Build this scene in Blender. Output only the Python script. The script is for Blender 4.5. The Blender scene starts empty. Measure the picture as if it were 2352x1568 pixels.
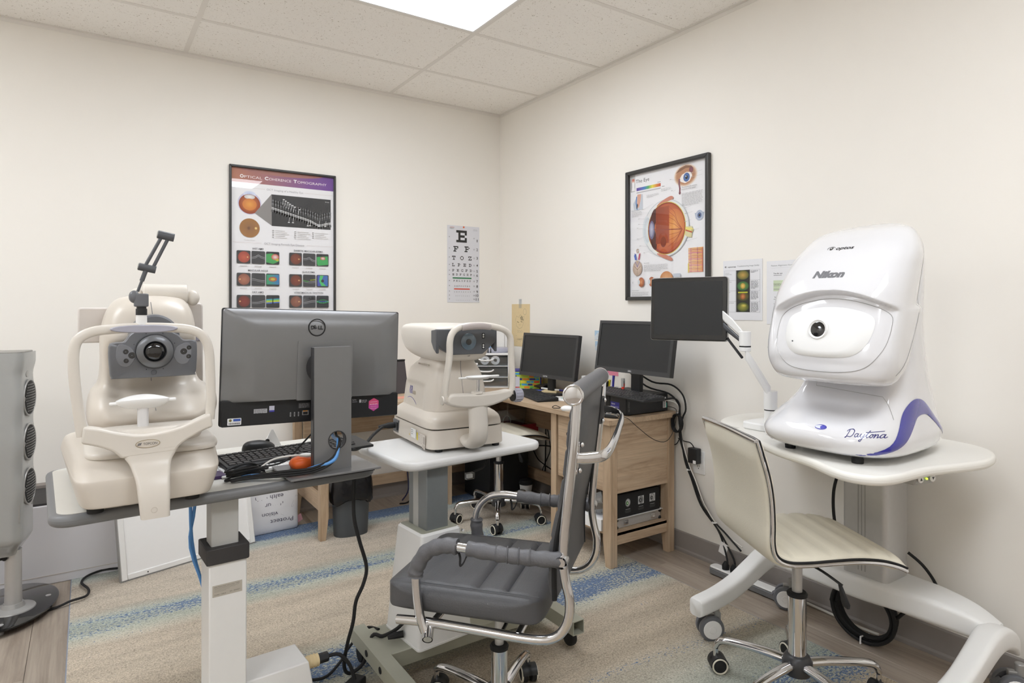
import bpy, math, random
from math import sin, cos, pi, radians as R
from mathutils import Vector as V, Matrix
from mathutils.bvhtree import BVHTree
C = bpy.context.scene.collection
SC = bpy.context.scene
random.seed(7)

# ---------------------------------------------------------------- camera, world, lights, exposure
cam = bpy.data.cameras.new('camera'); co = bpy.data.objects.new('camera', cam); C.objects.link(co)
cam.sensor_width = 36; cam.lens = 36*1464.4/2352; cam.shift_y = -(784-705.7)/2352
cam.clip_start = .05
co.location = (-2.5531, -3.9817, 1.2549); co.rotation_euler = (pi/2, 0, -.5884)
SC.camera = co
w = bpy.data.worlds.new('world'); SC.world = w; w.use_nodes = True
w.node_tree.nodes['Background'].inputs[0].default_value = (1, .97, .93, 1)
w.node_tree.nodes['Background'].inputs[1].default_value = .5
SC.view_settings.view_transform = 'Standard'; SC.view_settings.look = 'None'
SC.view_settings.gamma = 1; SC.view_settings.use_curve_mapping = False
SC.view_settings.exposure = 0.88
PANEL_STRENGTH = 7.0
SC.cycles.max_bounces = 10; SC.cycles.diffuse_bounces = 6; SC.cycles.glossy_bounces = 5
SC.cycles.transparent_max_bounces = 12; SC.cycles.transmission_bounces = 8
SC.cycles.use_denoising = True; SC.cycles.use_adaptive_sampling = True; SC.cycles.adaptive_threshold = .02; SC.cycles.caustics_reflective = False; SC.cycles.caustics_refractive = False; SC.cycles.sample_clamp_indirect = 6
HC = 2.6775   # ceiling height

# ---------------------------------------------------------------- materials
def lin(c):
    if isinstance(c, str):
        c = c.lstrip('#'); c = ''.join(k*2 for k in c) if len(c) == 3 else c; c = [int(c[i:i+2], 16)/255 for i in (0, 2, 4)]
    return tuple((x/12.92 if x <= .04045 else ((x+.055)/1.055)**2.4) for x in c[:3])
def mat(name, col, rough=.5, metal=0, spec=.5, coat=0, var=.03, nscale=40, bump=0, bscale=300, trans=0, ior=1.45, alpha=1, emit=0):
    m = bpy.data.materials.new(name); m.use_nodes = True
    nt = m.node_tree; N = nt.nodes; L = nt.links; b = N['Principled BSDF']
    c = lin(col)
    b.inputs['Base Color'].default_value = (*c, 1)
    b.inputs['Roughness'].default_value = rough; b.inputs['Metallic'].default_value = metal
    b.inputs['Specular IOR Level'].default_value = spec; b.inputs['Coat Weight'].default_value = coat
    b.inputs['Coat Roughness'].default_value = .03
    b.inputs['Transmission Weight'].default_value = trans; b.inputs['IOR'].default_value = ior
    b.inputs['Alpha'].default_value = alpha
    if emit:
        b.inputs['Emission Color'].default_value = (*c, 1); b.inputs['Emission Strength'].default_value = emit
    tc = N.new('ShaderNodeTexCoord')
    if var:
        n = N.new('ShaderNodeTexNoise'); n.inputs['Scale'].default_value = nscale; n.inputs['Detail'].default_value = 4
        L.new(tc.outputs['Object'], n.inputs['Vector'])
        mx = N.new('ShaderNodeMix'); mx.data_type = 'RGBA'
        L.new(n.outputs['Fac'], mx.inputs[0])
        mx.inputs[6].default_value = (*[x*(1-var) for x in c], 1); mx.inputs[7].default_value = (*[min(1, x*(1+var)) for x in c], 1)
        L.new(mx.outputs[2], b.inputs['Base Color'])
    if bump:
        n2 = N.new('ShaderNodeTexNoise'); n2.inputs['Scale'].default_value = bscale; n2.inputs['Detail'].default_value = 3
        L.new(tc.outputs['Object'], n2.inputs['Vector'])
        bp = N.new('ShaderNodeBump'); bp.inputs['Strength'].default_value = bump; bp.inputs['Distance'].default_value = .002
        L.new(n2.outputs['Fac'], bp.inputs['Height']); L.new(bp.outputs['Normal'], b.inputs['Normal'])
    return m
def wood(name, c1, c2, c3, axis='Z', rough=.55, scale=1.0, rand=False):
    m = bpy.data.materials.new(name); m.use_nodes = True
    nt = m.node_tree; N = nt.nodes; L = nt.links; b = N['Principled BSDF']
    tc = N.new('ShaderNodeTexCoord'); mp = N.new('ShaderNodeMapping')
    s = {'X': (1.1, 9, 9), 'Y': (9, 1.1, 9), 'Z': (9, 9, 1.1)}[axis]
    mp.inputs['Scale'].default_value = [x*scale for x in s]
    L.new(tc.outputs['Object'], mp.inputs['Vector'])
    if rand:
        oi = N.new('ShaderNodeObjectInfo'); cb = N.new('ShaderNodeCombineXYZ')
        mu = N.new('ShaderNodeMath'); mu.operation = 'MULTIPLY'; mu.inputs[1].default_value = 37
        L.new(oi.outputs['Random'], mu.inputs[0])
        for i in range(3): L.new(mu.outputs[0], cb.inputs[i])
        L.new(cb.outputs[0], mp.inputs['Location'])
    n = N.new('ShaderNodeTexNoise'); n.inputs['Scale'].default_value = 1.6; n.inputs['Detail'].default_value = 9; n.inputs['Roughness'].default_value = .68; n.inputs['Distortion'].default_value = .9
    L.new(mp.outputs[0], n.inputs['Vector'])
    r = N.new('ShaderNodeValToRGB'); e = r.color_ramp.elements
    e[0].position = .3; e[0].color = (*lin(c1), 1); e[1].position = .75; e[1].color = (*lin(c3), 1)
    k = e.new(.5); k.color = (*lin(c2), 1)
    L.new(n.outputs['Fac'], r.inputs[0])
    # fine grain streaks
    mp2 = N.new('ShaderNodeMapping'); s2 = {'X': (3, 120, 120), 'Y': (120, 3, 120), 'Z': (120, 120, 3)}[axis]
    mp2.inputs['Scale'].default_value = s2; L.new(tc.outputs['Object'], mp2.inputs['Vector'])
    n2 = N.new('ShaderNodeTexNoise'); n2.inputs['Scale'].default_value = 1; n2.inputs['Detail'].default_value = 5
    L.new(mp2.outputs[0], n2.inputs['Vector'])
    mx = N.new('ShaderNodeMix'); mx.data_type = 'RGBA'; mx.blend_type = 'MULTIPLY'
    mr = N.new('ShaderNodeMapRange'); mr.inputs[1].default_value = .3; mr.inputs[2].default_value = .7; mr.inputs[3].default_value = .82; mr.inputs[4].default_value = 1.06
    L.new(n2.outputs['Fac'], mr.inputs[0]); mx.inputs[0].default_value = 1
    L.new(r.outputs[0], mx.inputs[6]); L.new(mr.outputs[0], mx.inputs[7])
    last = mx.outputs[2]
    if rand:
        mx2 = N.new('ShaderNodeMix'); mx2.data_type = 'RGBA'; mx2.blend_type = 'MULTIPLY'; mx2.inputs[0].default_value = 1
        mr2 = N.new('ShaderNodeMapRange'); mr2.inputs[3].default_value = .86; mr2.inputs[4].default_value = 1.1
        L.new(oi.outputs['Random'], mr2.inputs[0]); L.new(last, mx2.inputs[6]); L.new(mr2.outputs[0], mx2.inputs[7]); last = mx2.outputs[2]
    L.new(last, b.inputs['Base Color']); b.inputs['Roughness'].default_value = rough
    bp = N.new('ShaderNodeBump'); bp.inputs['Strength'].default_value = .12; bp.inputs['Distance'].default_value = .001
    L.new(n2.outputs['Fac'], bp.inputs['Height']); L.new(bp.outputs['Normal'], b.inputs['Normal'])
    return m
def printmat(name, rough=.5, coat=0, emit=0):
    m = bpy.data.materials.new(name); m.use_nodes = True
    nt = m.node_tree; b = nt.nodes['Principled BSDF']
    a = nt.nodes.new('ShaderNodeAttribute'); a.attribute_name = 'Col'
    nt.links.new(a.outputs['Color'], b.inputs['Base Color'])
    b.inputs['Roughness'].default_value = rough; b.inputs['Coat Weight'].default_value = coat
    return m

M = dict(
    wall=mat('wall_paint', '#F1EDE6', .75, var=.012, nscale=3, bump=.05, bscale=220, spec=.2),
    grid=mat('ceiling_grid_metal', '#EAE6E0', .5, var=.02),
    base=mat('rubber_baseboard', '#97918D', .5, var=.03),
    white=mat('white_enamel', '#E9E8E6', .35, var=.012),
    gloss=mat('glossy_white_shell', '#E4E4E7', .08, coat=1, var=.004, spec=.5),
    matwhite=mat('matt_white_plastic', '#F0F0EF', .4, var=.006),
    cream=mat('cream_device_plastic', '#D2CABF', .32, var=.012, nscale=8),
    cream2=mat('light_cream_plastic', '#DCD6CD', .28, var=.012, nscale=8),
    creamd=mat('dark_cream_plastic', '#C9C0B5', .35, var=.012, nscale=8),  # darker cream for neck, bracket, slots and seam lines
    dgrey=mat('dark_grey_plastic', '#6B6D72', .3, var=.03),
    dgrey2=mat('slate_plastic', '#56585C', .38, var=.03),
    lilac=mat('lilac_grey_pad', '#A9A9B6', .45, var=.02),
    black=mat('black_plastic', '#222325', .45, var=.06),
    blackg=mat('glossy_black', '#0B0B0D', .06, var=.02, coat=.6),
    rubber=mat('black_rubber', '#1B1B1C', .65, var=.05),
    screen=mat('dark_screen', '#2C2D2E', .35, var=.03, nscale=3, spec=.4),
    chrome=mat('chrome', '#DADADC', .08, metal=1, var=.02),
    alu=mat('brushed_aluminium', '#C6C5C4', .38, metal=.55, var=.04, bump=.04),
    silver=mat('silver_paint', '#A6A5A3', .32, metal=.35, var=.03),
    tgrey=mat('grey_steel_column', '#85898A', .42, metal=.25, var=.05, bump=.08, bscale=500),
    tlight=mat('light_grey_column', '#B9B9B6', .45, var=.03),
    beam=mat('sage_grey_steel', '#A7A798', .5, var=.03),
    edge=mat('grey_edge_band', '#77787A', .4, var=.03),
    lamin=mat('light_grey_laminate', '#D6D4CD', .4, var=.02),
    lamwhite=mat('white_laminate', '#DDDDDC', .32, var=.01),
    tblwhite=mat('ivory_table_top', '#ECEAE4', .35, var=.01),
    monitor=mat('graphite_monitor_shell', '#808081', .38, metal=.3, var=.02, bump=.03, bscale=900),
    monitord=mat('graphite_dark', '#3A3A3C', .35, var=.04),
    leather=mat('black_leather', '#545456', .45, var=.06, bump=.35, bscale=260),
    leatherg=mat('grey_leather_sleeve', '#636366', .48, var=.06, bump=.4, bscale=200),
    ivory=mat('ivory_leatherette', '#E2DCCB', .42, var=.02, bump=.2, bscale=260),
    blue=mat('royal_blue_gloss', '#2E2F9A', .1, coat=1, var=.02),
    bluecable=mat('blue_cable', '#5E9BDD', .4, var=.03),
    whitecable=mat('white_cable', '#DFDCD6', .4, var=.03),
    orange=mat('orange_plastic', '#E5672B', .4, var=.04),
    towergrey=mat('glossy_tower_grey', '#A3A4A2', .15, coat=.5, var=.02),
    towerside=mat('matt_tower_grey', '#8B8882', .4, var=.02),
    mesh=mat('speaker_mesh', '#2A2A2A', .6, metal=.4, var=.1),
    bin=mat('slate_bin_plastic', '#4E5256', .5, var=.03),
    bag=mat('black_bin_liner', '#17171A', .22, var=.1, bump=.8, bscale=30),
    card=mat('white_cardboard', '#DCDBDF', .7, var=.015, nscale=6),
    paper=mat('white_paper', '#EEEDEC', .8, var=.01),
    kraft=mat('manila_paper', '#E0CBA0', .8, var=.04),
    red=mat('dark_red_plastic', '#8E1F28', .4, var=.05),
    yellow=mat('yellow_plastic', '#E6D33A', .5, var=.03),
    purple=mat('purple_plastic', '#3F2B55', .4, var=.05),
    frame=mat('black_picture_frame', '#3B3A39', .35, var=.06),
    lens=mat('lens_glass', '#07080C', .03, coat=1, var=.02),
    lensring=mat('grey_lens_ring', '#77797D', .3, metal=.3, var=.03),
    wood_y=wood('oak_laminate_along_y', '#A48A70', '#C2A98D', '#CEB89D', 'Y'),
    wood_x=wood('oak_laminate_along_x', '#A48A70', '#C2A98D', '#CEB89D', 'X'),
    wood_z=wood('oak_laminate_upright', '#AC9276', '#C2A98D', '#CEB89D', 'Z'),
    plank=wood('grey_brown_plank', '#8E8073', '#A79A8C', '#B8AC9E', 'Y', rand=True, scale=.8, rough=.42),
    pr=printmat('flat_print', .55), prg=printmat('glossy_print', .3, coat=0.3),
)
def glass(name, col=(1, 1, 1), rough=0.0, mixf=.12):
    # thin clear plastic: mostly transparent with a gloss layer
    m = bpy.data.materials.new(name); m.use_nodes = True
    nt = m.node_tree; N = nt.nodes; L = nt.links; N.remove(N['Principled BSDF']); out = N['Material Output']
    t = N.new('ShaderNodeBsdfTransparent'); t.inputs[0].default_value = (*col, 1)
    g = N.new('ShaderNodeBsdfGlossy'); g.inputs['Roughness'].default_value = rough
    fr = N.new('ShaderNodeFresnel'); fr.inputs[0].default_value = 1.5
    ad = N.new('ShaderNodeMath'); ad.inputs[1].default_value = mixf-.04; L.new(fr.outputs[0], ad.inputs[0]); ge = N.new('ShaderNodeNewGeometry'); iv = N.new('ShaderNodeMath'); iv.operation = 'SUBTRACT'; iv.inputs[0].default_value = 1; L.new(ge.outputs['Backfacing'], iv.inputs[1]); mu = N.new('ShaderNodeMath'); mu.operation = 'MULTIPLY'; L.new(ad.outputs[0], mu.inputs[0]); L.new(iv.outputs[0], mu.inputs[1])
    mx = N.new('ShaderNodeMixShader'); L.new(mu.outputs[0], mx.inputs[0]); L.new(t.outputs[0], mx.inputs[1]); L.new(g.outputs[0], mx.inputs[2])
    L.new(mx.outputs[0], out.inputs[0]); return m
M['glazing'] = glass('picture_glazing', (1, 1, 1), .0, .045)
M['clear'] = glass('clear_plastic', (.93, .95, .97), .08, .2)
M['polybag'] = glass('polythene_bag', (.9, .9, .92), .12, .25)

# ---------------------------------------------------------------- mesh builder
class B:
    def __init__(s): s.v = []; s.f = []; s.mi = []; s.m = 0
    def add(s, vs, fs):
        o = len(s.v); s.v += [tuple(p) for p in vs]
        for f in fs: s.f.append([i+o for i in f]); s.mi.append(s.m)
        return s
    def box(s, x0, x1, y0, y1, z0, z1):
        vs = [(x, y, z) for z in (z0, z1) for y in (y0, y1) for x in (x0, x1)]
        return s.add(vs, [(0, 2, 3, 1), (4, 5, 7, 6), (0, 1, 5, 4), (2, 6, 7, 3), (0, 4, 6, 2), (1, 3, 7, 5)])
    def loft(s, rings, cap=True, closed=False):
        n = len(rings[0]); vs = [p for r in rings for p in r]; fs = []
        m = len(rings)
        for i in range(m if closed else m-1):
            a = i*n; b = ((i+1) % m)*n
            for j in range(n):
                k = (j+1) % n; fs.append((a+j, a+k, b+k, b+j))
        if cap and not closed:
            fs.append(tuple(reversed(range(n)))); fs.append(tuple((m-1)*n+j for j in range(n)))
        return s.add(vs, fs)
    def prism(s, poly, axis, lo, hi):
        def P(a, b, c): return {'z': (a, b, c), 'y': (a, c, b), 'x': (c, a, b)}[axis]
        rings = [[P(a, b, c) for a, b in poly] for c in (lo, hi)]
        if axis == 'y': rings = rings[::-1]
        return s.loft(rings)
    def cyl(s, p0, p1, r0, r1=None, n=20, cap=True):
        r1 = r0 if r1 is None else r1
        return s.tube([p0, p1], [r0, r1], n, smooth=0, cap=cap)
    def tube(s, pts, r, n=10, smooth=4, cap=True, flat=None):
        pts = [V(p) for p in pts]
        rr = list(r) if isinstance(r, (list, tuple)) else [r]*len(pts)
        if smooth and len(pts) > 2:
            P = []; Q = []
            for i in range(len(pts)-1):
                a = pts[max(i-1, 0)]; b = pts[i]; c = pts[i+1]; d = pts[min(i+2, len(pts)-1)]
                for k in range(smooth):
                    t = k/smooth
                    P.append(.5*((2*b)+(c-a)*t+(2*a-5*b+4*c-d)*t*t+(3*b-a-3*c+d)*t**3)); Q.append(rr[i]*(1-t)+rr[i+1]*t)
            P.append(pts[-1]); Q.append(rr[-1]); pts = P; rr = Q
        rings = []; up = None
        for i, p in enumerate(pts):
            d = (pts[min(i+1, len(pts)-1)]-pts[max(i-1, 0)])
            if d.length < 1e-9: d = V((0, 0, 1))
            d.normalize()
            if up is None:
                up = d.cross(V((0, 0, 1)))
                if up.length < .1: up = d.cross(V((0, 1, 0)))
                up.normalize()
            up = (up-d*up.dot(d)); up.normalize(); q = d.cross(up)
            fx, fy = (flat if flat else (1, 1))
            rings.append([p+(up*cos(2*pi*j/n)*fx+q*sin(2*pi*j/n)*fy)*rr[i] for j in range(n)])
        return s.loft(rings, cap)
    def lathe(s, prof, c=(0, 0, 0), axis='z', n=28, cap=True):
        rings = []
        for r, h in prof:
            r = max(r, 1e-5); ring = []
            for j in range(n):
                a = 2*pi*j/n; u, v_ = r*cos(a), r*sin(a)
                ring.append({'z': (c[0]+u, c[1]+v_, c[2]+h), 'y': (c[0]+u, c[1]+h, c[2]-v_), 'x': (c[0]+h, c[1]+u, c[2]+v_)}[axis])
            rings.append(ring)
        return s.loft(rings, cap)
    def ell(s, c, rx, ry, rz, n=20, m=12):
        rings = []
        for i in range(m+1):
            a = -pi/2+pi*i/m; k = max(cos(a), 1e-4)
            rings.append([(c[0]+rx*k*cos(2*pi*j/n), c[1]+ry*k*sin(2*pi*j/n), c[2]+rz*sin(a)) for j in range(n)])
        return s.loft(rings)
    def xf(s, mtx):
        s.v = [tuple(mtx @ V(p)) for p in s.v]; return s
def link_mesh(name, me, parent=None):
    o = bpy.data.objects.new(name, me); C.objects.link(o)
    if parent is not None: o.parent = parent
    return o
def part(name, b, m, parent=None, bevel=0, seg=2, sub=0, smooth=True, ang=40, label=None, kind=None):
    me = bpy.data.meshes.new(name); me.from_pydata(b.v, [], b.f); me.update()
    ms = m if isinstance(m, (list, tuple)) else [m]
    for q in ms: me.materials.append(M[q] if isinstance(q, str) else q)
    if len(ms) > 1: me.polygons.foreach_set('material_index', b.mi)
    if smooth:
        me.polygons.foreach_set('use_smooth', [True]*len(me.polygons)); me.set_sharp_from_angle(angle=R(ang))
    o = link_mesh(name, me, parent)
    if bevel:
        md = o.modifiers.new('b', 'BEVEL'); md.width = bevel; md.segments = seg; md.limit_method = 'ANGLE'; md.angle_limit = R(35); md.harden_normals = False
    if sub:
        md = o.modifiers.new('s', 'SUBSURF'); md.levels = sub; md.render_levels = sub
    if label: o['label'] = label
    if kind: o['kind'] = kind
    return o
def parts(name, bs, *a, **k): return [part(name, b, *a, **k) for b in bs]
def thing(name, label, cat, loc=(0, 0, 0), rz=0, group=None):
    o = bpy.data.objects.new(name, None); C.objects.link(o); o.empty_display_size = .05
    o.location = loc; o.rotation_euler = (0, 0, R(rz)); o['label'] = label; o['category'] = cat
    if group: o['group'] = group
    return o
def tag(o, label, cat, group=None):
    o['label'] = label; o['category'] = cat
    if group: o['group'] = group
    return o
def struct(o): o['kind'] = 'structure'; return o
def dup(o, parent=None):
    c = o.copy(); C.objects.link(c)
    if parent is not None: c.parent = parent; c.matrix_parent_inverse = o.matrix_parent_inverse
    for ch in list(o.children): dup(ch, c)
    return c
def rrect(x0, x1, y0, y1, r, n=5):
    P = []
    for cx, cy, a in ((x1-r, y1-r, 0), (x0+r, y1-r, 90), (x0+r, y0+r, 180), (x1-r, y0+r, 270)):
        for k in range(n+1):
            t = R(a+90*k/n); P.append((cx+r*cos(t), cy+r*sin(t)))
    return P
def spl(P, k=6, closed=True):
    out = []; n = len(P)
    for i in range(n if closed else n-1):
        if closed: a, b, c, d = P[i-1], P[i], P[(i+1) % n], P[(i+2) % n]
        else: a, b, c, d = P[max(i-1, 0)], P[i], P[i+1], P[min(i+2, n-1)]
        for q in range(k):
            t = q/k
            out.append(tuple(.5*(2*b[m]+(c[m]-a[m])*t+(2*a[m]-5*b[m]+4*c[m]-d[m])*t*t+(3*b[m]-a[m]-3*c[m]+d[m])*t**3) for m in range(len(b))))
    if not closed: out.append(tuple(P[-1]))
    return out
def body(secs, n=48, k=5, egg=0, fn=None):
    """secs: (z, yfront, yback, halfwidth, exponent[, cx]); smooth stack of superellipse rings"""
    S = spl([tuple(s)+(0, egg)[len(s)-5:] for s in secs], k, closed=False)
    b = B(); rings = []
    for z, yf, yb, hx, e, cx, egg in S:
        cy = (yf+yb)/2; hy = (yb-yf)/2; ring = []
        for j in range(n):
            a = 2*pi*j/n; c_, s_ = cos(a), sin(a)
            y = abs(s_)**(2/e)*(1 if s_ > 0 else -1); x = abs(c_)**(2/e)*(1 if c_ > 0 else -1)
            X = hx*x*(1-egg*y); p = (cx+X, cy+hy*y, z)
            ring.append(fn(p) if fn else p)
        rings.append(ring)
    b.loft(rings); return b

# ---------------------------------------------------------------- lettering and flat print
_tc = {}
def text_mesh(s, bold=0.0):
    key = (s, bold)
    if key not in _tc:
        cu = bpy.data.curves.new('t', 'FONT'); cu.body = s; cu.size = 1; cu.offset = bold; cu.resolution_u = 3
        o = bpy.data.objects.new('t', cu); me = o.to_mesh()
        vs = [(v.co.x, v.co.y) for v in me.vertices]; fs = [tuple(p.vertices) for p in me.polygons]
        o.to_mesh_clear(); bpy.data.objects.remove(o); bpy.data.curves.remove(cu); _tc[key] = (vs, fs)
    return _tc[key]
GL = {'E': '#####.#..#.###..#..######', 'F': '#####.#..#.###..#...###..', 'P': '####..#..#.###..#...###..',
      'T': '######.#.#..#....#...###.', 'O': '.###.#...##...##...#.###.', 'Z': '######..#...#...#..######',
      'L': '###...#....#....#..######', 'D': '####..#..#.#..#.#..#####.', 'C': '.#####...##....#...#.####'}
class Print:
    """2D coloured shapes, u right, v up, painted on successive thin layers"""
    def __init__(s, step=.00005): s.v = []; s.f = []; s.c = []; s.l = 0; s.step = step
    def _add(s, vs, fs, cols):
        o = len(s.v); s.l += 1; d = s.l*s.step
        s.v += [(x, y, d) for x, y in vs]; s.f += [[i+o for i in f] for f in fs]
        s.c += cols if isinstance(cols, list) else [lin(cols)]*len(vs)
    def rect(s, x0, x1, y0, y1, c, c2=None, c3=None):
        # c2: colour on the right side (horizontal gradient)
        cc = lin(c); d = lin(c2) if c2 else cc
        s._add([(x0, y0), (x1, y0), (x1, y1), (x0, y1)], [(0, 1, 2, 3)], [cc, d, d, cc])
    def grad(s, x0, x1, y0, y1, cols):
        vs = []; fs = []; cl = []
        for i, c in enumerate(cols):
            x = x0+(x1-x0)*i/(len(cols)-1); vs += [(x, y0), (x, y1)]; cl += [lin(c)]*2
            if i: fs.append((2*i-2, 2*i, 2*i+1, 2*i-1))
        s._add(vs, fs, cl)
    def poly(s, P, c): s._add(P, [tuple(range(len(P)))], c)
    def ell(s, cx, cy, rx, ry, c, c2=None, n=28, a0=0, a1=2*pi, rot=0):
        full = abs(a1-a0-2*pi) < 1e-6; m = n if full else n+1
        P = []
        for j in range(m):
            a = a0+(a1-a0)*j/n; x = rx*cos(a); y = ry*sin(a)
            P.append((cx+x*cos(rot)-y*sin(rot), cy+x*sin(rot)+y*cos(rot)))
        cc = lin(c); d = lin(c2) if c2 else cc
        fs = [(0, 1+j, 1+(j+1) % m) for j in range(m if full else m-1)]
        s._add([(cx, cy)]+P, fs, [cc]+[d]*m)
    def line(s, pts, w, c):
        vs = []; fs = []
        for (x0, y0), (x1, y1) in zip(pts[:-1], pts[1:]):
            L = math.hypot(x1-x0, y1-y0) or 1; nx, ny = -(y1-y0)/L*w/2, (x1-x0)/L*w/2; ex, ey = (x1-x0)/L*w*.3, (y1-y0)/L*w*.3
            o = len(vs); vs += [(x0+nx-ex, y0+ny-ey), (x0-nx-ex, y0-ny-ey), (x1-nx+ex, y1-ny+ey), (x1+nx+ex, y1+ny+ey)]; fs.append((o, o+1, o+2, o+3))
        s._add(vs, fs, c)
    def text(s, t, x, y, h, c='#222222', w=None, al='l', bold=0, ital=0, rot=0):
        """h = cap height; w = total width if given"""
        vs, fs = text_mesh(t, bold)
        if not vs: return
        x0 = min(v[0] for v in vs); x1 = max(v[0] for v in vs)
        sy = h/.72; sx = sy if w is None else w/(x1-x0)
        W = (x1-x0)*sx; ox = {'l': 0, 'c': -W/2, 'r': -W}[al]
        P = [((a-x0)*sx+ox+ital*b_*sy, b_*sy) for a, b_ in vs]
        P = [(x+a*cos(rot)-b_*sin(rot), y+a*sin(rot)+b_*cos(rot)) for a, b_ in P]
        s._add(P, fs, c)
    def glyphs(s, t, x, y, cell, pitch, c='#2A2827'):
        vs = []; fs = []
        for i, ch in enumerate(t):
            g = GL[ch]
            for r in range(5):
                for q in range(5):
                    if g[r*5+q] == '#':
                        a = x+i*pitch+q*cell; b_ = y+(4-r)*cell; o = len(vs)
                        vs += [(a, b_), (a+cell, b_), (a+cell, b_+cell), (a, b_+cell)]; fs.append((o, o+1, o+2, o+3))
        s._add(vs, fs, c)
    def para(s, x, y, w, n, lh, c='#A5A2A0', th=.28):
        rd = random.Random(int(x*9999+y*777)); vs = []; fs = []
        for i in range(n):
            e = w*(rd.uniform(.55, .8) if i == n-1 else rd.uniform(.93, 1)); a = 0
            while a < e:
                b_ = min(e, a+lh*rd.uniform(1.2, 3.6)); o = len(vs); t = y-i*lh
                vs += [(x+a, t), (x+b_, t), (x+b_, t+lh*th), (x+a, t+lh*th)]; fs.append((o, o+1, o+2, o+3)); a = b_+lh*.5
        s._add(vs, fs, c)
    def mesh(s, name, m='pr', parent=None, upright=True, wrap=None, label=None):
        """upright: u->x, v->z, layers towards -y.  wrap=(bvh, fn) maps (u,v,layer) onto a surface"""
        if wrap: vs = [wrap(p) for p in s.v]
        elif upright: vs = [(x, -d, y) for x, y, d in s.v]
        else: vs = s.v
        me = bpy.data.meshes.new(name); me.from_pydata([tuple(p) for p in vs], [], s.f)
        at = me.color_attributes.new('Col', 'FLOAT_COLOR', 'POINT')
        at.data.foreach_set('color', [k for c in s.c for k in (*c, 1)])
        me.materials.append(M[m]); me.update()
        o = link_mesh(name, me, parent)
        if label: o['label'] = label
        return o
def bvh_of(o):
    dg = bpy.context.evaluated_depsgraph_get(); dg.update()
    e = o.evaluated_get(dg); me = e.to_mesh()
    t = BVHTree.FromPolygons([v.co.copy() for v in me.vertices], [tuple(p.vertices) for p in me.polygons])
    e.to_mesh_clear(); return t
def wrapper(o, org, U, W, D, lift=.0006):
    """project print plane (origin org, axes U, W) along D on to mesh o (local coordinates)"""
    t = bvh_of(o); org, U, W, D = V(org), V(U).normalized(), V(W).normalized(), V(D).normalized()
    def f(p):
        q = org+U*p[0]+W*p[1]; h = t.ray_cast(q-D*.6, D)
        return (h[0]-D*(lift+p[2])) if h[0] else q
    f.ok = lambda p: t.ray_cast(org+U*p[0]+W*p[1]-D*.6, D)[0] is not None
    return f
# ================================================================ ROOM
def quadwall(name, b, m): return struct(part(name, b, m, smooth=False))
XL, YF = -4.7, -5.6
quadwall('wall_left', B().box(XL-.1, .1, 0, .1, 0, 2.85), 'wall')
quadwall('wall_right', B().box(0, .1, YF-.1, 0, 0, 2.85), 'wall')
quadwall('wall_rear', B().box(XL-.1, .1, YF-.1, YF, 0, 2.85), 'wall')
quadwall('wall_west', B().box(XL-.1, XL, YF, 0, 0, 2.85), 'wall')
# baseboards: grey strip with a lighter toe
def baseb(name, along, a, b_):
    prof = [(0, 0), (-.012, 0), (-.012, .012), (-.006, .02), (-.006, .098), (-.003, .104), (0, .104)]
    bb = B()
    if along == 'y': bb.loft([[(p[0], t, p[1]) for p in prof] for t in (a, b_)])
    else: bb.loft([[(t, p[0], p[1]) for p in prof] for t in (a, b_)])
    return struct(part(name, bb, 'base', smooth=False))
baseb('baseboard_right', 'y', YF, 0); baseb('baseboard_left', 'x', XL, 0)

# floor: subfloor + planks, each its own piece
floor = struct(part('floor', B().box(XL, 0, YF, 0, -.05, -.004), 'rubber', smooth=False))
pw, pl = .182, 1.22
pme = {}
i = 0; x = 0
while x > XL:
    x0 = max(XL, x-pw); off = (i*.47) % 1.0*pl; y = 0+off-pl
    y = -off if off > .05 else -pl; yt = 0.0
    while yt > YF:
        y = max(YF, y)
        key = (round(x-x0, 3), round(yt-y, 3))
        if key not in pme:
            wx, wy = (x-x0)/2-.0006, (yt-y)/2-.0006
            me = bpy.data.meshes.new('plank'); bb = B().loft([[(sx*(wx-e), sy*(wy-e), z) for sx, sy in ((-1, -1), (1, -1), (1, 1), (-1, 1))] for z, e in ((-.004, 0), (-.0008, 0), (0, .0008))])
            me.from_pydata(bb.v, [], bb.f); me.materials.append(M['plank']); pme[key] = me
        o = link_mesh('plank', pme[key], floor); o.location = ((x+x0)/2, (yt+y)/2, 0)
        yt = y; y -= pl
    x = x0; i += 1

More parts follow.
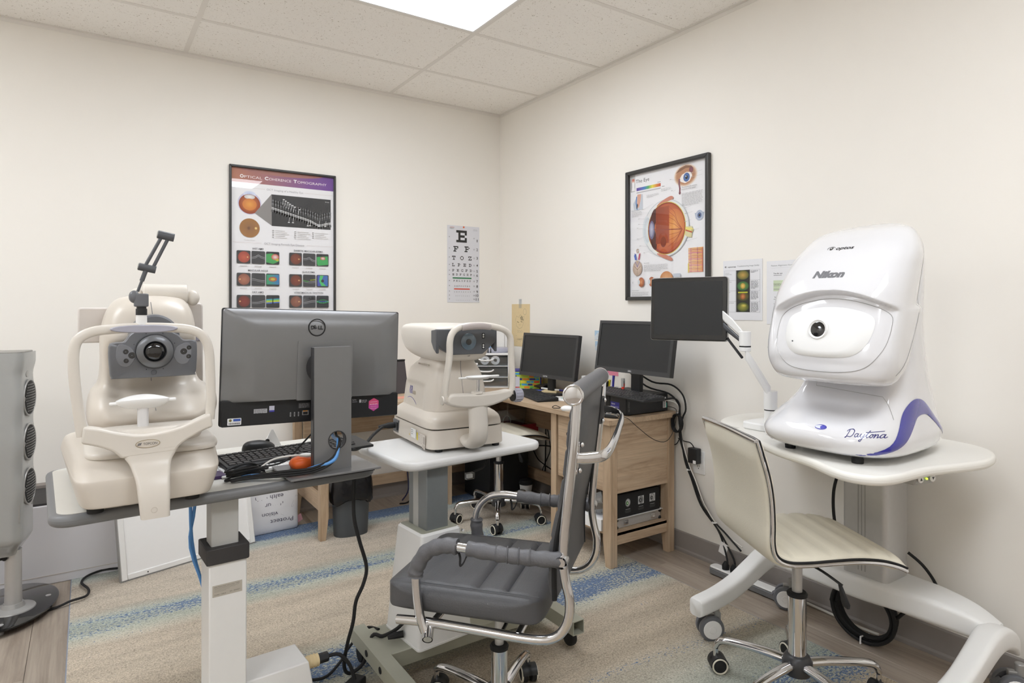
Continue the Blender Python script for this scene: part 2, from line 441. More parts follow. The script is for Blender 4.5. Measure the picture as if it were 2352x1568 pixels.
# ceiling: slab, acoustic tiles, tee grid
def tilemat():
    m = bpy.data.materials.new('fissured_acoustic_tile'); m.use_nodes = True
    nt = m.node_tree; N = nt.nodes; L = nt.links; b = N['Principled BSDF']; b.inputs['Roughness'].default_value = .9
    tc = N.new('ShaderNodeTexCoord'); oi = N.new('ShaderNodeObjectInfo'); ad = N.new('ShaderNodeVectorMath'); ad.operation = 'ADD'
    cb = N.new('ShaderNodeCombineXYZ'); mu = N.new('ShaderNodeMath'); mu.operation = 'MULTIPLY'; mu.inputs[1].default_value = 30
    L.new(oi.outputs['Random'], mu.inputs[0]); L.new(mu.outputs[0], cb.inputs[0]); L.new(mu.outputs[0], cb.inputs[1])
    L.new(tc.outputs['Object'], ad.inputs[0]); L.new(cb.outputs[0], ad.inputs[1])
    n = N.new('ShaderNodeTexNoise'); n.inputs['Scale'].default_value = 95; n.inputs['Detail'].default_value = 2; n.inputs['Roughness'].default_value = .55; n.inputs['Distortion'].default_value = 1.6
    L.new(ad.outputs[0], n.inputs['Vector'])
    r = N.new('ShaderNodeValToRGB'); e = r.color_ramp.elements
    e[0].position = .30; e[0].color = (*lin('#B3A99D'), 1); e[1].position = .355; e[1].color = (*lin('#FAF7F2'), 1)
    L.new(n.outputs['Fac'], r.inputs[0]); L.new(r.outputs[0], b.inputs['Base Color'])
    bp = N.new('ShaderNodeBump'); bp.inputs['Strength'].default_value = .4; bp.inputs['Distance'].default_value = .001
    L.new(n.outputs['Fac'], bp.inputs['Height']); L.new(bp.outputs['Normal'], b.inputs['Normal'])
    return m
M['tile'] = tilemat()
ceil = struct(part('ceiling', B().box(XL-.1, .1, YF-.1, .1, HC+.05, HC+.1), 'grid', smooth=False))
T = .6096; mains = [-.874-1.2192*k for k in range(0, 4)]; rows = [-.506-T*k for k in range(0, 9)]
xs = [0]+mains; ys = [0]+rows
lights = {(1, 2), (3, 2), (1, 6), (3, 6)}
tme = {}
for i in range(len(xs)-1):
    for j in range(len(ys)-1):
        x1, x0, y1, y0 = xs[i], max(xs[i+1], XL), ys[j], max(ys[j+1], YF)
        if x0 >= x1 or y0 >= y1: continue
        if (i, j) in lights: continue
        key = (round(x1-x0, 3), round(y1-y0, 3))
        if key not in tme:
            wx, wy = (x1-x0)/2-.001, (y1-y0)/2-.001
            me = bpy.data.meshes.new('ceiling_tile'); bb = B().box(-wx, wx, -wy, wy, .001, .016); me.from_pydata(bb.v, [], bb.f); me.materials.append(M['tile']); tme[key] = me
        o = link_mesh('ceiling_tile', tme[key], ceil); o.location = ((x0+x1)/2, (y0+y1)/2, HC)
# main tees run along y, cross tees along x
for m_ in mains[:-1]:
    part('tee_rail', B().box(m_-.012, m_+.012, YF, 0, HC-.001, HC+.001).box(m_-.0008, m_+.0008, YF, 0, HC+.001, HC+.03), 'grid', ceil, smooth=False)
for i in range(len(xs)-1):
    for rr_ in rows:
        if rr_ < YF: continue
        part('cross_tee', B().box(max(xs[i+1], XL)+.012, xs[i]-(.012 if i else 0), rr_-.012, rr_+.012, HC-.0014, HC+.0008), 'grid', ceil, smooth=False)
part('wall_angle', B().box(XL, 0, -.02, 0, HC-.002, HC+.0005).box(XL, 0, -.002, 0, HC-.02, HC), 'grid', ceil, smooth=False)
part('wall_angle', B().box(-.02, 0, YF, -.02, HC-.002, HC+.0005).box(-.002, 0, YF, -.002, HC-.02, HC), 'grid', ceil, smooth=False)
pm = mat('light_panel_diffuser', '#FFFFFF', .6, var=0)
nt = pm.node_tree; pb = nt.nodes['Principled BSDF']; pb.inputs['Emission Color'].default_value = (.95, 1, 1.07, 1); pb.inputs['Emission Strength'].default_value = PANEL_STRENGTH
M['panel'] = pm
for k, (i, j) in enumerate(sorted(lights)):
    x1, x0, y1, y0 = xs[i], xs[i+1], ys[j], ys[j+1]
    lab = ['flush white LED ceiling panel lit at the top edge of the photo', 'flush LED ceiling panel behind the viewer, nearer the right wall',
           'flush LED ceiling panel left of the view, nearer the back wall', 'flush LED ceiling panel behind and left of the viewer'][k]
    t = thing('ceiling_light', lab, 'ceiling light', ((x0+x1)/2, (y0+y1)/2, HC), 0, 'flush LED ceiling panels')
    hx, hy = (x1-x0)/2-.013, (y1-y0)/2-.013
    part('frame', B().box(-hx, hx, -hy, -hy+.012, -.003, .012).box(-hx, hx, hy-.012, hy, -.003, .012).box(-hx, -hx+.012, -hy+.012, hy-.012, -.003, .012).box(hx-.012, hx, -hy+.012, hy-.012, -.003, .012), 'matwhite', t, smooth=False)
    part('diffuser', B().box(-hx+.012, hx-.012, -hy+.012, hy-.012, .002, .008), 'panel', t, smooth=False)

# rug
def rugmat():
    m = bpy.data.materials.new('striped_wool_rug'); m.use_nodes = True
    nt = m.node_tree; N = nt.nodes; L = nt.links; b = N['Principled BSDF']; b.inputs['Roughness'].default_value = .95; b.inputs['Specular IOR Level'].default_value = .1
    tc = N.new('ShaderNodeTexCoord'); sx = N.new('ShaderNodeSeparateXYZ'); L.new(tc.outputs['Object'], sx.inputs[0])
    # wobble the stripe coordinate
    mp = N.new('ShaderNodeMapping'); mp.inputs['Scale'].default_value = (.9, 3.2, 1); L.new(tc.outputs['Object'], mp.inputs['Vector'])
    n0 = N.new('ShaderNodeTexNoise'); n0.inputs['Scale'].default_value = 1.5; n0.inputs['Detail'].default_value = 3; L.new(mp.outputs[0], n0.inputs['Vector'])
    ma = N.new('ShaderNodeMath'); ma.operation = 'MULTIPLY_ADD'; ma.inputs[1].default_value = .12; L.new(n0.outputs['Fac'], ma.inputs[0]); L.new(sx.outputs[1], ma.inputs[2])
    sub = N.new('ShaderNodeMath'); sub.operation = 'SUBTRACT'; sub.inputs[1].default_value = .06; L.new(ma.outputs[0], sub.inputs[0])
    mr = N.new('ShaderNodeMapRange'); mr.inputs[1].default_value = -3.4; mr.inputs[2].default_value = -.2; L.new(sub.outputs[0], mr.inputs[0])
    def ramp(stops, interp='LINEAR'):
        r = N.new('ShaderNodeValToRGB'); r.color_ramp.interpolation = interp; e = r.color_ramp.elements
        st = sorted((( y+3.4)/3.2, c) for y, c in stops)
        e[0].position, e[0].color = st[0][0], st[0][1]; e[1].position, e[1].color = st[-1][0], st[-1][1]
        for p, c in st[1:-1]:
            k = e.new(p); k.color = c
        L.new(mr.outputs[0], r.inputs[0]); return r
    g = lambda v: (v, v, v, 1)
    # blue speck density by y
    blue = ramp([(-.2, g(.9)), (-.36, g(.85)), (-.41, g(.3)), (-.46, g(.05)), (-.84, g(.05)), (-.93, g(.42)), (-1.02, g(.62)), (-1.08, g(.1)), (-1.2, g(.16)), (-1.28, g(.04)), (-1.64, g(.03)),
                 (-1.70, g(.66)), (-1.86, g(.7)), (-1.93, g(.12)), (-2.3, g(.05)), (-2.38, g(.35)), (-2.45, g(.1)), (-2.62, g(.2)), (-2.68, g(.55)), (-2.82, g(.6)), (-2.9, g(.1)), (-3.4, g(.1))])
    hue = ramp([(-.2, (*lin('#A9B4B5'), 1)), (-.45, (*lin('#B7BDB6'), 1)), (-.52, (*lin('#C9BEAF'), 1)), (-.85, (*lin('#C6BBAB'), 1)), (-.95, (*lin('#B4BCB2'), 1)), (-1.06, (*lin('#BDC0B2'), 1)), (-1.15, (*lin('#C8BBA9'), 1)),
                (-1.6, (*lin('#C2B5A2'), 1)), (-1.72, (*lin('#BEC0B2'), 1)), (-1.9, (*lin('#C2C2B4'), 1)), (-2.0, (*lin('#C3B6A4'), 1)), (-2.3, (*lin('#C1B4A1'), 1)), (-2.7, (*lin('#B4BCB2'), 1)), (-2.9, (*lin('#BEAE98'), 1)), (-3.4, (*lin('#B9AB95'), 1))])
    # speck noise, stretched along x
    mp2 = N.new('ShaderNodeMapping'); mp2.inputs['Scale'].default_value = (75, 125, 1); L.new(tc.outputs['Object'], mp2.inputs['Vector'])
    n1 = N.new('ShaderNodeTexNoise'); n1.inputs['Scale'].default_value = 1; n1.inputs['Detail'].default_value = 3; n1.inputs['Roughness'].default_value = .7; L.new(mp2.outputs[0], n1.inputs['Vector'])
    mp3 = N.new('ShaderNodeMapping'); mp3.inputs['Scale'].default_value = (2.2, 13, 1); L.new(tc.outputs['Object'], mp3.inputs['Vector'])
    n2 = N.new('ShaderNodeTexNoise'); n2.inputs['Scale'].default_value = 1; n2.inputs['Detail'].default_value = 3; L.new(mp3.outputs[0], n2.inputs['Vector'])
    # mask = smoothstep(density*? + noise)
    a1 = N.new('ShaderNodeMath'); a1.operation = 'MULTIPLY_ADD'; a1.inputs[1].default_value = .45; L.new(blue.outputs[0], a1.inputs[0]); L.new(n1.outputs['Fac'], a1.inputs[2])
    a2 = N.new('ShaderNodeMath'); a2.operation = 'MULTIPLY_ADD'; a2.inputs[1].default_value = .42; L.new(n2.outputs['Fac'], a2.inputs[0]); L.new(a1.outputs[0], a2.inputs[2])
    mk = N.new('ShaderNodeMapRange'); mk.interpolation_type = 'SMOOTHSTEP'; mk.inputs[1].default_value = .955; mk.inputs[2].default_value = 1.01; L.new(a2.outputs[0], mk.inputs[0])
    mx = N.new('ShaderNodeMix'); mx.data_type = 'RGBA'; L.new(mk.outputs[0], mx.inputs[0]); L.new(hue.outputs[0], mx.inputs[6]); mx.inputs[7].default_value = (*lin('#6C7F9C'), 1)
    # pile mottling
    n3 = N.new('ShaderNodeTexNoise'); n3.inputs['Scale'].default_value = 190; n3.inputs['Detail'].default_value = 4; L.new(tc.outputs['Object'], n3.inputs['Vector'])
    m3 = N.new('ShaderNodeMapRange'); m3.inputs[1].default_value = .3; m3.inputs[2].default_value = .7; m3.inputs[3].default_value = .62; m3.inputs[4].default_value = 1.12; L.new(n3.outputs['Fac'], m3.inputs[0])
    mm = N.new('ShaderNodeMix'); mm.data_type = 'RGBA'; mm.blend_type = 'MULTIPLY'; mm.inputs[0].default_value = 1; L.new(mx.outputs[2], mm.inputs[6]); L.new(m3.outputs[0], mm.inputs[7])
    m4 = N.new('ShaderNodeMapRange'); m4.inputs[1].default_value = .3; m4.inputs[2].default_value = .7; m4.inputs[3].default_value = .86; m4.inputs[4].default_value = 1.1; L.new(n2.outputs['Fac'], m4.inputs[0])
    mm2 = N.new('ShaderNodeMix'); mm2.data_type = 'RGBA'; mm2.blend_type = 'MULTIPLY'; mm2.inputs[0].default_value = 1; L.new(mm.outputs[2], mm2.inputs[6]); L.new(m4.outputs[0], mm2.inputs[7])
    mp5 = N.new('ShaderNodeMapping'); mp5.inputs['Scale'].default_value = (70, 150, 1); L.new(tc.outputs['Object'], mp5.inputs['Vector'])
    n5 = N.new('ShaderNodeTexNoise'); n5.inputs['Scale'].default_value = 1; n5.inputs['Detail'].default_value = 2; L.new(mp5.outputs[0], n5.inputs['Vector'])
    m5 = N.new('ShaderNodeMapRange'); m5.inputs[1].default_value = .60; m5.inputs[2].default_value = .68; m5.inputs[3].default_value = 1; m5.inputs[4].default_value = .66; L.new(n5.outputs['Fac'], m5.inputs[0])
    mm5 = N.new('ShaderNodeMix'); mm5.data_type = 'RGBA'; mm5.blend_type = 'MULTIPLY'; mm5.inputs[0].default_value = 1; L.new(mm2.outputs[2], mm5.inputs[6]); L.new(m5.outputs[0], mm5.inputs[7]); mm2 = mm5
    L.new(mm2.outputs[2], b.inputs['Base Color'])
    bp = N.new('ShaderNodeBump'); bp.inputs['Strength'].default_value = .7; bp.inputs['Distance'].default_value = .004
    L.new(n3.outputs['Fac'], bp.inputs['Height']); L.new(bp.outputs['Normal'], b.inputs['Normal'])
    return m
M['rug'] = rugmat(); M['rugedge'] = mat('rug_binding', '#8C93A0', .9, var=.2, nscale=200)
rug = part('rug', B().prism(rrect(-2.61, -.30, -3.4, -.25, .01, 2), 'z', .0003, .004), 'rug', smooth=False)
tag(rug, 'cream area rug with speckled blue stripes under the instrument tables', 'rug')
part('binding', B().tube([(-2.61, -3.4, -.0010), (-2.61, -.25, -.0010), (-.30, -.25, -.0010), (-.30, -3.4, -.0010)], .0055, 6, smooth=0), 'rugedge', rug)
# ================================================================ WALL PIECES
def frame_bars(t, W, H, fw, dep, m='frame', r=.003):
    for nm, b in (('frame_rail', B().prism([(0, 0), (W, 0), (W-fw, fw), (fw, fw)], 'y', -dep, 0)), ('frame_rail', B().prism([(0, H), (fw, H-fw), (W-fw, H-fw), (W, H)], 'y', -dep, 0)),
                  ('frame_stile', B().prism([(0, 0), (fw, fw), (fw, H-fw), (0, H)], 'y', -dep, 0)), ('frame_stile', B().prism([(W, 0), (W, H), (W-fw, H-fw), (W-fw, fw)], 'y', -dep, 0))):
        part(nm, b, m, t, bevel=r, seg=2)
# --- poster on the left wall (optical coherence tomography)
t = thing('framed_poster', 'tall black-framed poster with orange to purple title band and retina scans, on the left wall', 'poster', (-1.868, -.001, 1.17))
frame_bars(t, .625, .914, .013, .018)
part('backing', B().box(.005, .62, -.0012, 0, .005, .909), 'paper', t, smooth=False)
P = Print(); W = .612
P.rect(.013, W, .013, .901, '#EFEEF0')
P.grad(.013, W, .817, .901, ['#B4765A', '#A8706A', '#93627F', '#7E4F93', '#6F4596'])
P.ell(.30, .905, .25, .03, '#A0705F', '#A8706A', a0=pi, a1=2*pi)
P.rect(.013, W, .025, .044, '#D98A52', '#B86A5A'); P.rect(.013, W, .013, .025, '#EFEEF0')
for s_, x, wd in (('O', .060, .020), ('C', .198, .021), ('T', .366, .020)): P.text(s_, x, .845, .019, '#FFFFFF', w=wd, bold=.03)
for s_, x, wd in (('PTICAL', .083, .100), ('OHERENCE', .222, .130), ('OMOGRAPHY', .389, .180)): P.text(s_, x, .845, .0155, '#F3E9EC', w=wd)
P.text('OCT Imaging of a Healthy Eye', .317, .783, .0115, '#A9A6AA', w=.215, al='c'); P.rect(.02, .2, .7875, .7885, '#C9B6B0'); P.rect(.432, W-.006, .7875, .7885, '#C9B6B0')
P.ell(.113, .697, .066, .066, '#9D9AB8', '#CFCBE0'); P.ell(.113, .752, .034, .018, '#B9C4E4', '#DCE2F2'); P.ell(.113, .693, .060, .058, '#D9833B', '#8F3B22'); P.ell(.113, .735, .030, .014, '#F4F2F0', '#C9C2C0'); P.ell(.113, .690, .04, .035, '#E6A04A', '#D07B38')
P.poly([(.141, .642), (.238, .575), (.238, .764)], '#8E8A88')
ts = [i/24 for i in range(25)]
cv = lambda u: .712-.060*min(1, u*1.25)-.010*math.exp(-((u-.78)/.09)**2)+(.012 if u > .85 else 0)*(u-.85)/.15
P.rect(.238, .595, .573, .762, '#323234')
for dz, th, c in ((.015, .010, '#6E6E70'), (.004, .008, '#4C4C4E'), (-.006, .010, '#77777A'), (-.017, .007, '#5B5B5D'), (-.028, .005, '#D8D8D8'), (-.036, .005, '#BFBFC0'), (-.047, .014, '#565658')):
    P.line([(.239+.355*u, cv(u)+dz-.02*u*(dz < -.02)) for u in ts], th, c)
for x, z in ((.306, .735), (.318, .727), (.331, .719), (.343, .711), (.357, .704), (.371, .695), (.40, .682)): P.line([(x, z), (x-.006, z-.03)], .0016, '#F2F2F2'); P.rect(x-.004, x+.008, z, z+.004, '#F2F2F2')
for x, z in ((.338, .603), (.362, .603), (.452, .590), (.466, .592), (.520, .592), (.56, .594)): P.line([(x, z), (x+.005, z+.03)], .0016, '#F2F2F2'); P.rect(x-.006, x+.006, z-.004, z, '#F2F2F2')
P.text('B-Scan', .56, .742, .006, '#EEEEEE', w=.025)
P.ell(.113, .552, .056, .056, '#8E6440', '#A4733F', n=40); P.ell(.148, .552, .008, .008, '#F6E3A4', '#C99A55'); P.ell(.108, .550, .010, .012, '#6E4A33', '#8A6040')
P.text('Fundus Photo', .113, .478, .006, '#C9C4C2', w=.06, al='c')
for k, x in enumerate((.24, .37, .478)):
    for q in range(5 if k < 2 else 4): P.rect(x, x+.011, .545-q*.0105, .548-q*.0105, '#8F8C8A'); P.rect(x+.018, x+.075+.012*((q*7+k) % 3), .545-q*.0105, .5475-q*.0105, '#C8C5C3')
P.text('OCT Imaging Reveals Eye Disease', .312, .460, .0115, '#A9A6AA', w=.235, al='c'); P.rect(.02, .18, .466, .467, '#C9B6B0'); P.rect(.445, W-.006, .466, .467, '#C9B6B0')
def rr(x0, x1, y0, y1, c, r=.006): P.poly(rrect(x0, x1, y0, y1, r, 3), c)
rows_ = [(.342, .418, .427, 'WET AMD', 'DIABETIC MACULAR EDEMA'), (.212, .287, .298, 'MACULAR HOLE', 'GLAUCOMA'), (.083, .158, .170, 'DRY AMD', 'VITREOMACULAR TRACTION')]
fund = [('#C4614A', '#9D4234'), ('#8C4A36', '#6E382B'), ('#B5765C', '#8A5444'), ('#8A4834', '#6B3628'), ('#8E3F36', '#6E2F29'), ('#9A6450', '#7A4C3C')]
for r_, (y0, y1, ly, a, b_) in enumerate(rows_):
    P.text(a, .159, ly, .010, '#4A4850', w=.0072*len(a)*1.28, al='c', bold=.012); P.text(b_, .456, ly, .010, '#4A4850', w=.0072*len(b_)*1.12 if len(b_) > 10 else .078, al='c', bold=.012)
    for g, (xa) in enumerate(([.041, .123, .205], [.339, .422, .504])):
        for k in range(3): rr(xa[k], xa[k]+.076, y0, y1, ('#3A3A3C', '#3F3F42', '#2E3133')[k]); P.rect(xa[k]+.018, xa[k]+.058, y0-.016, y0-.0125, '#CFCBC9')
        c1, c2 = fund[r_*2+g]; cx = xa[0]+.038; cy = (y0+y1)/2
        P.ell(cx+.002, cy, .033, .033, c1, c2); P.ell(cx+(.022 if g == 0 and r_ == 0 else (-.02 if g == 0 else .02)), cy, .005, .005, '#F0C98A', '#B9805A')
        x0 = xa[1]+.003; pts = [(x0+.07*u, cy+.006*math.sin(3*u+r_*2+g)+(.010*math.exp(-((u-.5)/.15)**2) if r_ == 0 else 0)) for u in [q/10 for q in range(11)]]
        P.line(pts, .0025, '#BDBDC0'); P.line([(x, y-.008) for x, y in pts], .003, '#9B9B9F')
        if r_ == 1 and g == 1: P.line(pts[:5], .006, '#5FAE5A'); P.line([(x, y+.01) for x, y in pts[6:]], .006, '#B9C24A')
        if r_ == 2 and g == 1: P.ell(xa[1]+.05, cy+.02, .018, .009, '#1E1E20')
        x0 = xa[2]
        if r_ == 0 and g == 0: P.poly([(x0, y0+.012), (x0+.04, y0+.003), (x0+.075, y0+.02), (x0+.07, y1-.02), (x0+.03, y1-.01), (x0, y1-.015)], '#47A35A'); P.ell(x0+.052, cy+.006, .022, .018, '#E9E2DC', '#C94B33'); P.ell(x0+.064, cy-.01, .01, .008, '#E0A13B', '#B8C24A')
        if r_ == 0 and g == 1: P.poly([(x0+.004, y0+.012), (x0+.012, y0+.002), (x0+.074, y0+.01), (x0+.070, y1-.014), (x0+.002, y1-.02)], '#3FA85A'); P.ell(x0+.040, cy+.010, .016, .010, '#E6E6E6', '#C8402E')
        if r_ == 1 and g == 0: P.rect(x0+.002, x0+.074, y0+.010, y1-.006, '#3D9C63', '#3D7CB8'); P.ell(x0+.038, cy+.004, .024, .014, '#3FA35A', '#C8402E'); P.ell(x0+.038, cy+.004, .013, .007, '#E0A13B', '#B8C24A')
        if r_ == 1 and g == 1: P.rect(x0+.006, x0+.07, y0+.006, y1-.004, '#4652A8', '#3A6FB5'); P.poly([(x0+.022, y1-.004), (x0+.044, y1-.004), (x0+.03, cy), (x0+.06, y0+.006), (x0+.03, y0+.006), (x0+.016, cy)], '#4DBE6E'); P.ell(x0+.038, cy, .009, .009, '#22232A')
        if r_ == 2 and g == 0:
            for dz, c in ((.01, '#3A8FB0'), (.004, '#7CC35A'), (-.003, '#C9CC3F'), (-.010, '#4C6EC0')): P.line([(x0+.002+.072*u, cy+dz+.005*u) for u in (0, .5, 1)], .007, c)
        if r_ == 2 and g == 1:
            for dz, c in ((.012, '#3E8F5A'), (0, '#4C6EC0'), (-.008, '#49B266')): P.line([(x0+.002+.072*u, cy+dz*math.sin(u*3.1)) for u in [q/6 for q in range(7)]], .006, c)
P.mesh('print', 'pr', t).location = (0, -.0014, 0)
part('glazing', B().box(.012, .613, -.0125, -.011, .012, .902), 'glazing', t, smooth=False)

# --- letter chart
t = thing('eye_chart', 'white eye test chart with block letters, red and green bars, pinned on the left wall', 'eye chart', (-.445, -.001, 1.29))
part('sheet', B().box(0, .262, -.0012, 0, 0, .545), 'paper', t, smooth=False)
P = Print(); P.rect(0, .262, 0, .545, '#D9D9DE')
P.glyphs('E', .072, .427, .0172, 0); P.glyphs('F', .049, .360, .0078, 0); P.glyphs('P', .139, .360, .0082, 0)
for s_, x, y, c, pi_ in (('TOZ', .038, .302, .0056, .066), ('LPED', .038, .256, .0043, .0455), ('PECFD', .040, .219, .0034, .0355), ('EDFCZP', .041, .191, .0028, .029), ('FELOPZD', .049, .148, .00225, .0216), ('DEFPOTEC', .056, .111, .0019, .0170), ('LEFODPCT', .055, .0715, .0014, .0183), ('FDPLTCEO', .067, .044, .0010, .0153), ('PEZOLCFTD'[:8], .071, .014, .0008, .0147)): P.glyphs(s_, x, y, c, pi_, '#3A3836' if c > .002 else '#77757A')
P.rect(.043, .196, .1685, .178, '#2C7A4B'); P.rect(.054, .182, .0915, .100, '#D24A33')
for n_, y in zip(range(1, 12), (.436, .372, .311, .258, .216, .186, .143, .107, .068, .041, .013)): P.text(str(n_), .243, y, .019, '#2E2C2B', w=(.006 if n_ == 1 else (.013 if n_ < 10 else .021)), al='c', bold=.01)
for y in (.46, .38, .317, .265, .224, .194, .151, .116, .077, .049, .022): P.rect(.013, .019, y, y+.006, '#8B898C'); P.rect(.212, .222, y-.003, y, '#A09EA2'); P.rect(.211, .223, y+.003, y+.0055, '#A09EA2')
P.rect(.02, .055, .531, .533, '#C9695C'); P.rect(.018, .056, .525, .5265, '#9A989B'); P.rect(.022, .050, .521, .5225, '#9A989B'); P.rect(.21, .242, .523, .5245, '#9A989B'); P.rect(.207, .242, .516, .5175, '#9A989B')
P.mesh('print', 'pr', t).location = (0, -.0013, 0)
part('push_pin', B().lathe([(.002, 0), (.002, -.004), (.006, -.005), (.0065, -.008), (.004, -.0095), (.0001, -.010)], (.129, -.001, .536), 'y', 12), 'orange', t)

# --- anatomy poster on the right wall
t = thing('framed_poster', 'black-framed poster titled The Eye with a large orange eyeball drawing, on the right wall', 'poster', (-.001, -1.342, 1.294), -90)
frame_bars(t, .578, .721, .020, .024)
part('backing', B().box(.008, .57, -.0012, 0, .008, .713), 'paper', t, smooth=False)
P = Print(); P.rect(.019, .559, .019, .702, '#EDECEE')
P.rect(.023, .058, .607, .702, '#A9A6A6', '#C9C7C7'); P.ell(.043, .665, .013, .016, '#E6CFC4', '#D9BBAF'); P.poly([(.034, .66), (.052, .66), (.05, .635), (.056, .612), (.03, .612), (.035, .635)], '#F1EFEF'); P.ell(.043, .673, .010, .008, '#C86A5A', '#D98C7C')
P.text('The Eye', .063, .652, .020, '#2E2B2B', w=.102)
P.grad(.068, .248, .608, .625, ['#5A3C94', '#5E57B0', '#3E7CC0', '#4FAE62', '#E8D94A', '#E08A3C', '#C8452F']); P.rect(.068, .248, .600, .601, '#8F8C8C'); P.rect(.068, .248, .595, .599, '#B5B3B6')
P.rect(.225, .248, .631, .634, '#A5A2A2'); P.text('Vision', .256, .602, .006, '#555', w=.02)
# brow and eye
for k in range(6): P.ell(.418, .637, .078-.004*k, .058-.003*k, ('#EAE1DA', '#E0CDBE', '#D3B49C', '#C79E80', '#BD8E6E', '#B88563')[k])
P.poly([(.352, .655), (.38, .678), (.42, .688), (.455, .680), (.47, .665), (.455, .670), (.42, .674), (.385, .663)], '#8A6248')
P.poly([(.375, .618), (.395, .643), (.425, .653), (.452, .648), (.462, .63), (.445, .605), (.415, .597), (.39, .607)], '#F0E9E4')
P.ell(.425, .626, .021, .023, '#5F86C4', '#3E5E98'); P.ell(.425, .626, .009, .010, '#15161A'); P.ell(.421, .631, .003, .003, '#FFFFFF'); P.ell(.455, .660, .013, .015, '#8A5560', '#7A4652', rot=.5)
P.line([(.378, .622), (.376, .600), (.381, .575), (.380, .552)], .010, '#86525E'); P.ell(.3805, .552, .007, .008, '#7A4652')
# corner picture, retina strip, small eye, brain
P.poly([(.05, .505), (.044, .54), (.079, .588), (.115, .585), (.117, .50)], '#C3C9D2'); P.poly([(.076, .588), (.105, .587), (.100, .55), (.086, .51), (.074, .53)], '#D9A58F'); P.line([(.07, .575), (.066, .54), (.074, .505)], .007, '#4E7FBF'); P.poly([(.068, .51), (.076, .51), (.082, .53), (.074, .54)], '#33333A')
P.poly([(.478, .436), (.538, .436), (.53, .405), (.486, .405)], '#A9B3C6'); P.ell(.508, .422, .024, .026, '#C4CCDA', '#AEB8CB'); P.ell(.508, .422, .013, .014, '#6C7FA8', '#4E6190'); P.ell(.508, .422, .006, .006, '#1A1C24')
P.rect(.437, .531, .138, .263, '#F2DDBF', '#E9B978')
for k in range(16):
    z = .142+.0078*k; P.line([(.44, z), (.47, z+.002), (.50, z-.001), (.53, z)], .0028, ('#D24A7E', '#E07A3C', '#C8622F', '#E6A15A')[k % 4])
    P.ell(.455, z, .003, .002, '#C23A78'); P.ell(.497, z+.003, .002, .002, '#8C4AA0')
P.rect(.437, .442, .138, .185, '#E6D53F'); P.rect(.526, .531, .14, .26, '#C8543F', '#D98A6A')
P.text('G', .079, .264, .022, '#B5977A', w=.018, al='c', bold=.02)
P.poly([(.056, .262), (.066, .258), (.075, .225), (.064, .225)], '#6F5FB0'); P.poly([(.102, .262), (.092, .258), (.083, .225), (.094, .225)], '#C0506A'); P.poly([(.066, .258), (.07, .225), (.06, .225), (.052, .25)], '#4E6FC0')
P.ell(.079, .178, .036, .042, '#D8C4B4', '#B7A08F'); P.line([(.079, .215), (.079, .142)], .002, '#8F7A6C'); P.line([(.062, .215), (.079, .185), (.096, .215)], .003, '#5A5AA8'); P.line([(.055, .19), (.079, .17), (.103, .19)], .0025, '#7C5A4A')
# main eyeball
P.ell(.285, .380, .160, .152, '#D9DCDC', '#C9CDCF', n=48); P.ell(.285, .380, .155, .147, '#ECECEA', '#E4E5E4', n=48)
P.poly(spl([(.225, .50), (.245, .52), (.32, .545), (.338, .528), (.27, .512)], 4), '#C98470'); P.poly(spl([(.225, .25), (.25, .232), (.325, .205), (.328, .222), (.27, .245)], 4), '#C98470')
P.ell(.150, .382, .030, .078, '#C5CDD4', '#DDE3E6'); P.ell(.158, .382, .024, .068, '#E3E8EA', '#C9D2D8')
P.poly([(.40, .375), (.465, .372), (.462, .315), (.43, .322), (.395, .35)], '#D9D0A0'); P.line([(.41, .365), (.465, .352)], .018, '#E6D878'); P.line([(.41, .360), (.462, .342)], .007, '#C0503A')
P.ell(.292, .379, .132, .139, '#E0CC62', '#D9C24E', n=48); P.ell(.291, .379, .129, .136, '#A93F2A', '#8C3322', n=48)
P.ell(.296, .380, .120, .128, '#D98A4A', '#B4532E', n=48); P.ell(.345, .385, .070, .090, '#E6A45C', '#C9713D', n=40)
P.poly(spl([(.19, .47), (.215, .49), (.225, .44), (.21, .39), (.225, .33), (.22, .27), (.19, .29), (.178, .34), (.176, .42)], 4), '#4E2A24')
P.ell(.188, .379, .021, .050, '#8E8CA6', '#6C6A86'); P.ell(.186, .381, .014, .038, '#B9BACB', '#9290AA')
P.rect(.218, .312, .30, .495, '#8C3D22', '#A34A28'); P.ell(.272, .308, .020, .028, '#7E331D')
P.line([(.205, .38), (.26, .374), (.40, .364)], .005, '#8E4030')
for a in (1.0, .75, .5, .25, -.3, -.55, -.8, -1.05): P.line([(.402, .362), (.38-.012*abs(a), .362+.045*a), (.35, .372+.085*a), (.305, .378+.12*a)], .0018, '#A2402C')
for x, y, wd, n_ in ((.397, .545, .138, 11), (.256, .590, .07, 3), (.15, .571, .09, 3), (.13, .190, .18, 6), (.038, .489, .08, 5), (.038, .043, .13, 4)): P.para(x, y, wd, n_, .0062 if n_ > 5 else .0058)
P.text('The structure & accessory', .397, .574, .007, '#6B6867', w=.10); P.text('structures of the eyeball', .397, .563, .007, '#6B6867', w=.09); P.text('Visual field', .13, .200, .006, '#7A7777', w=.04); P.text('Retinal structure', .038, .497, .005, '#777', w=.06); P.text('Accommodation', .038, .052, .005, '#777', w=.055)
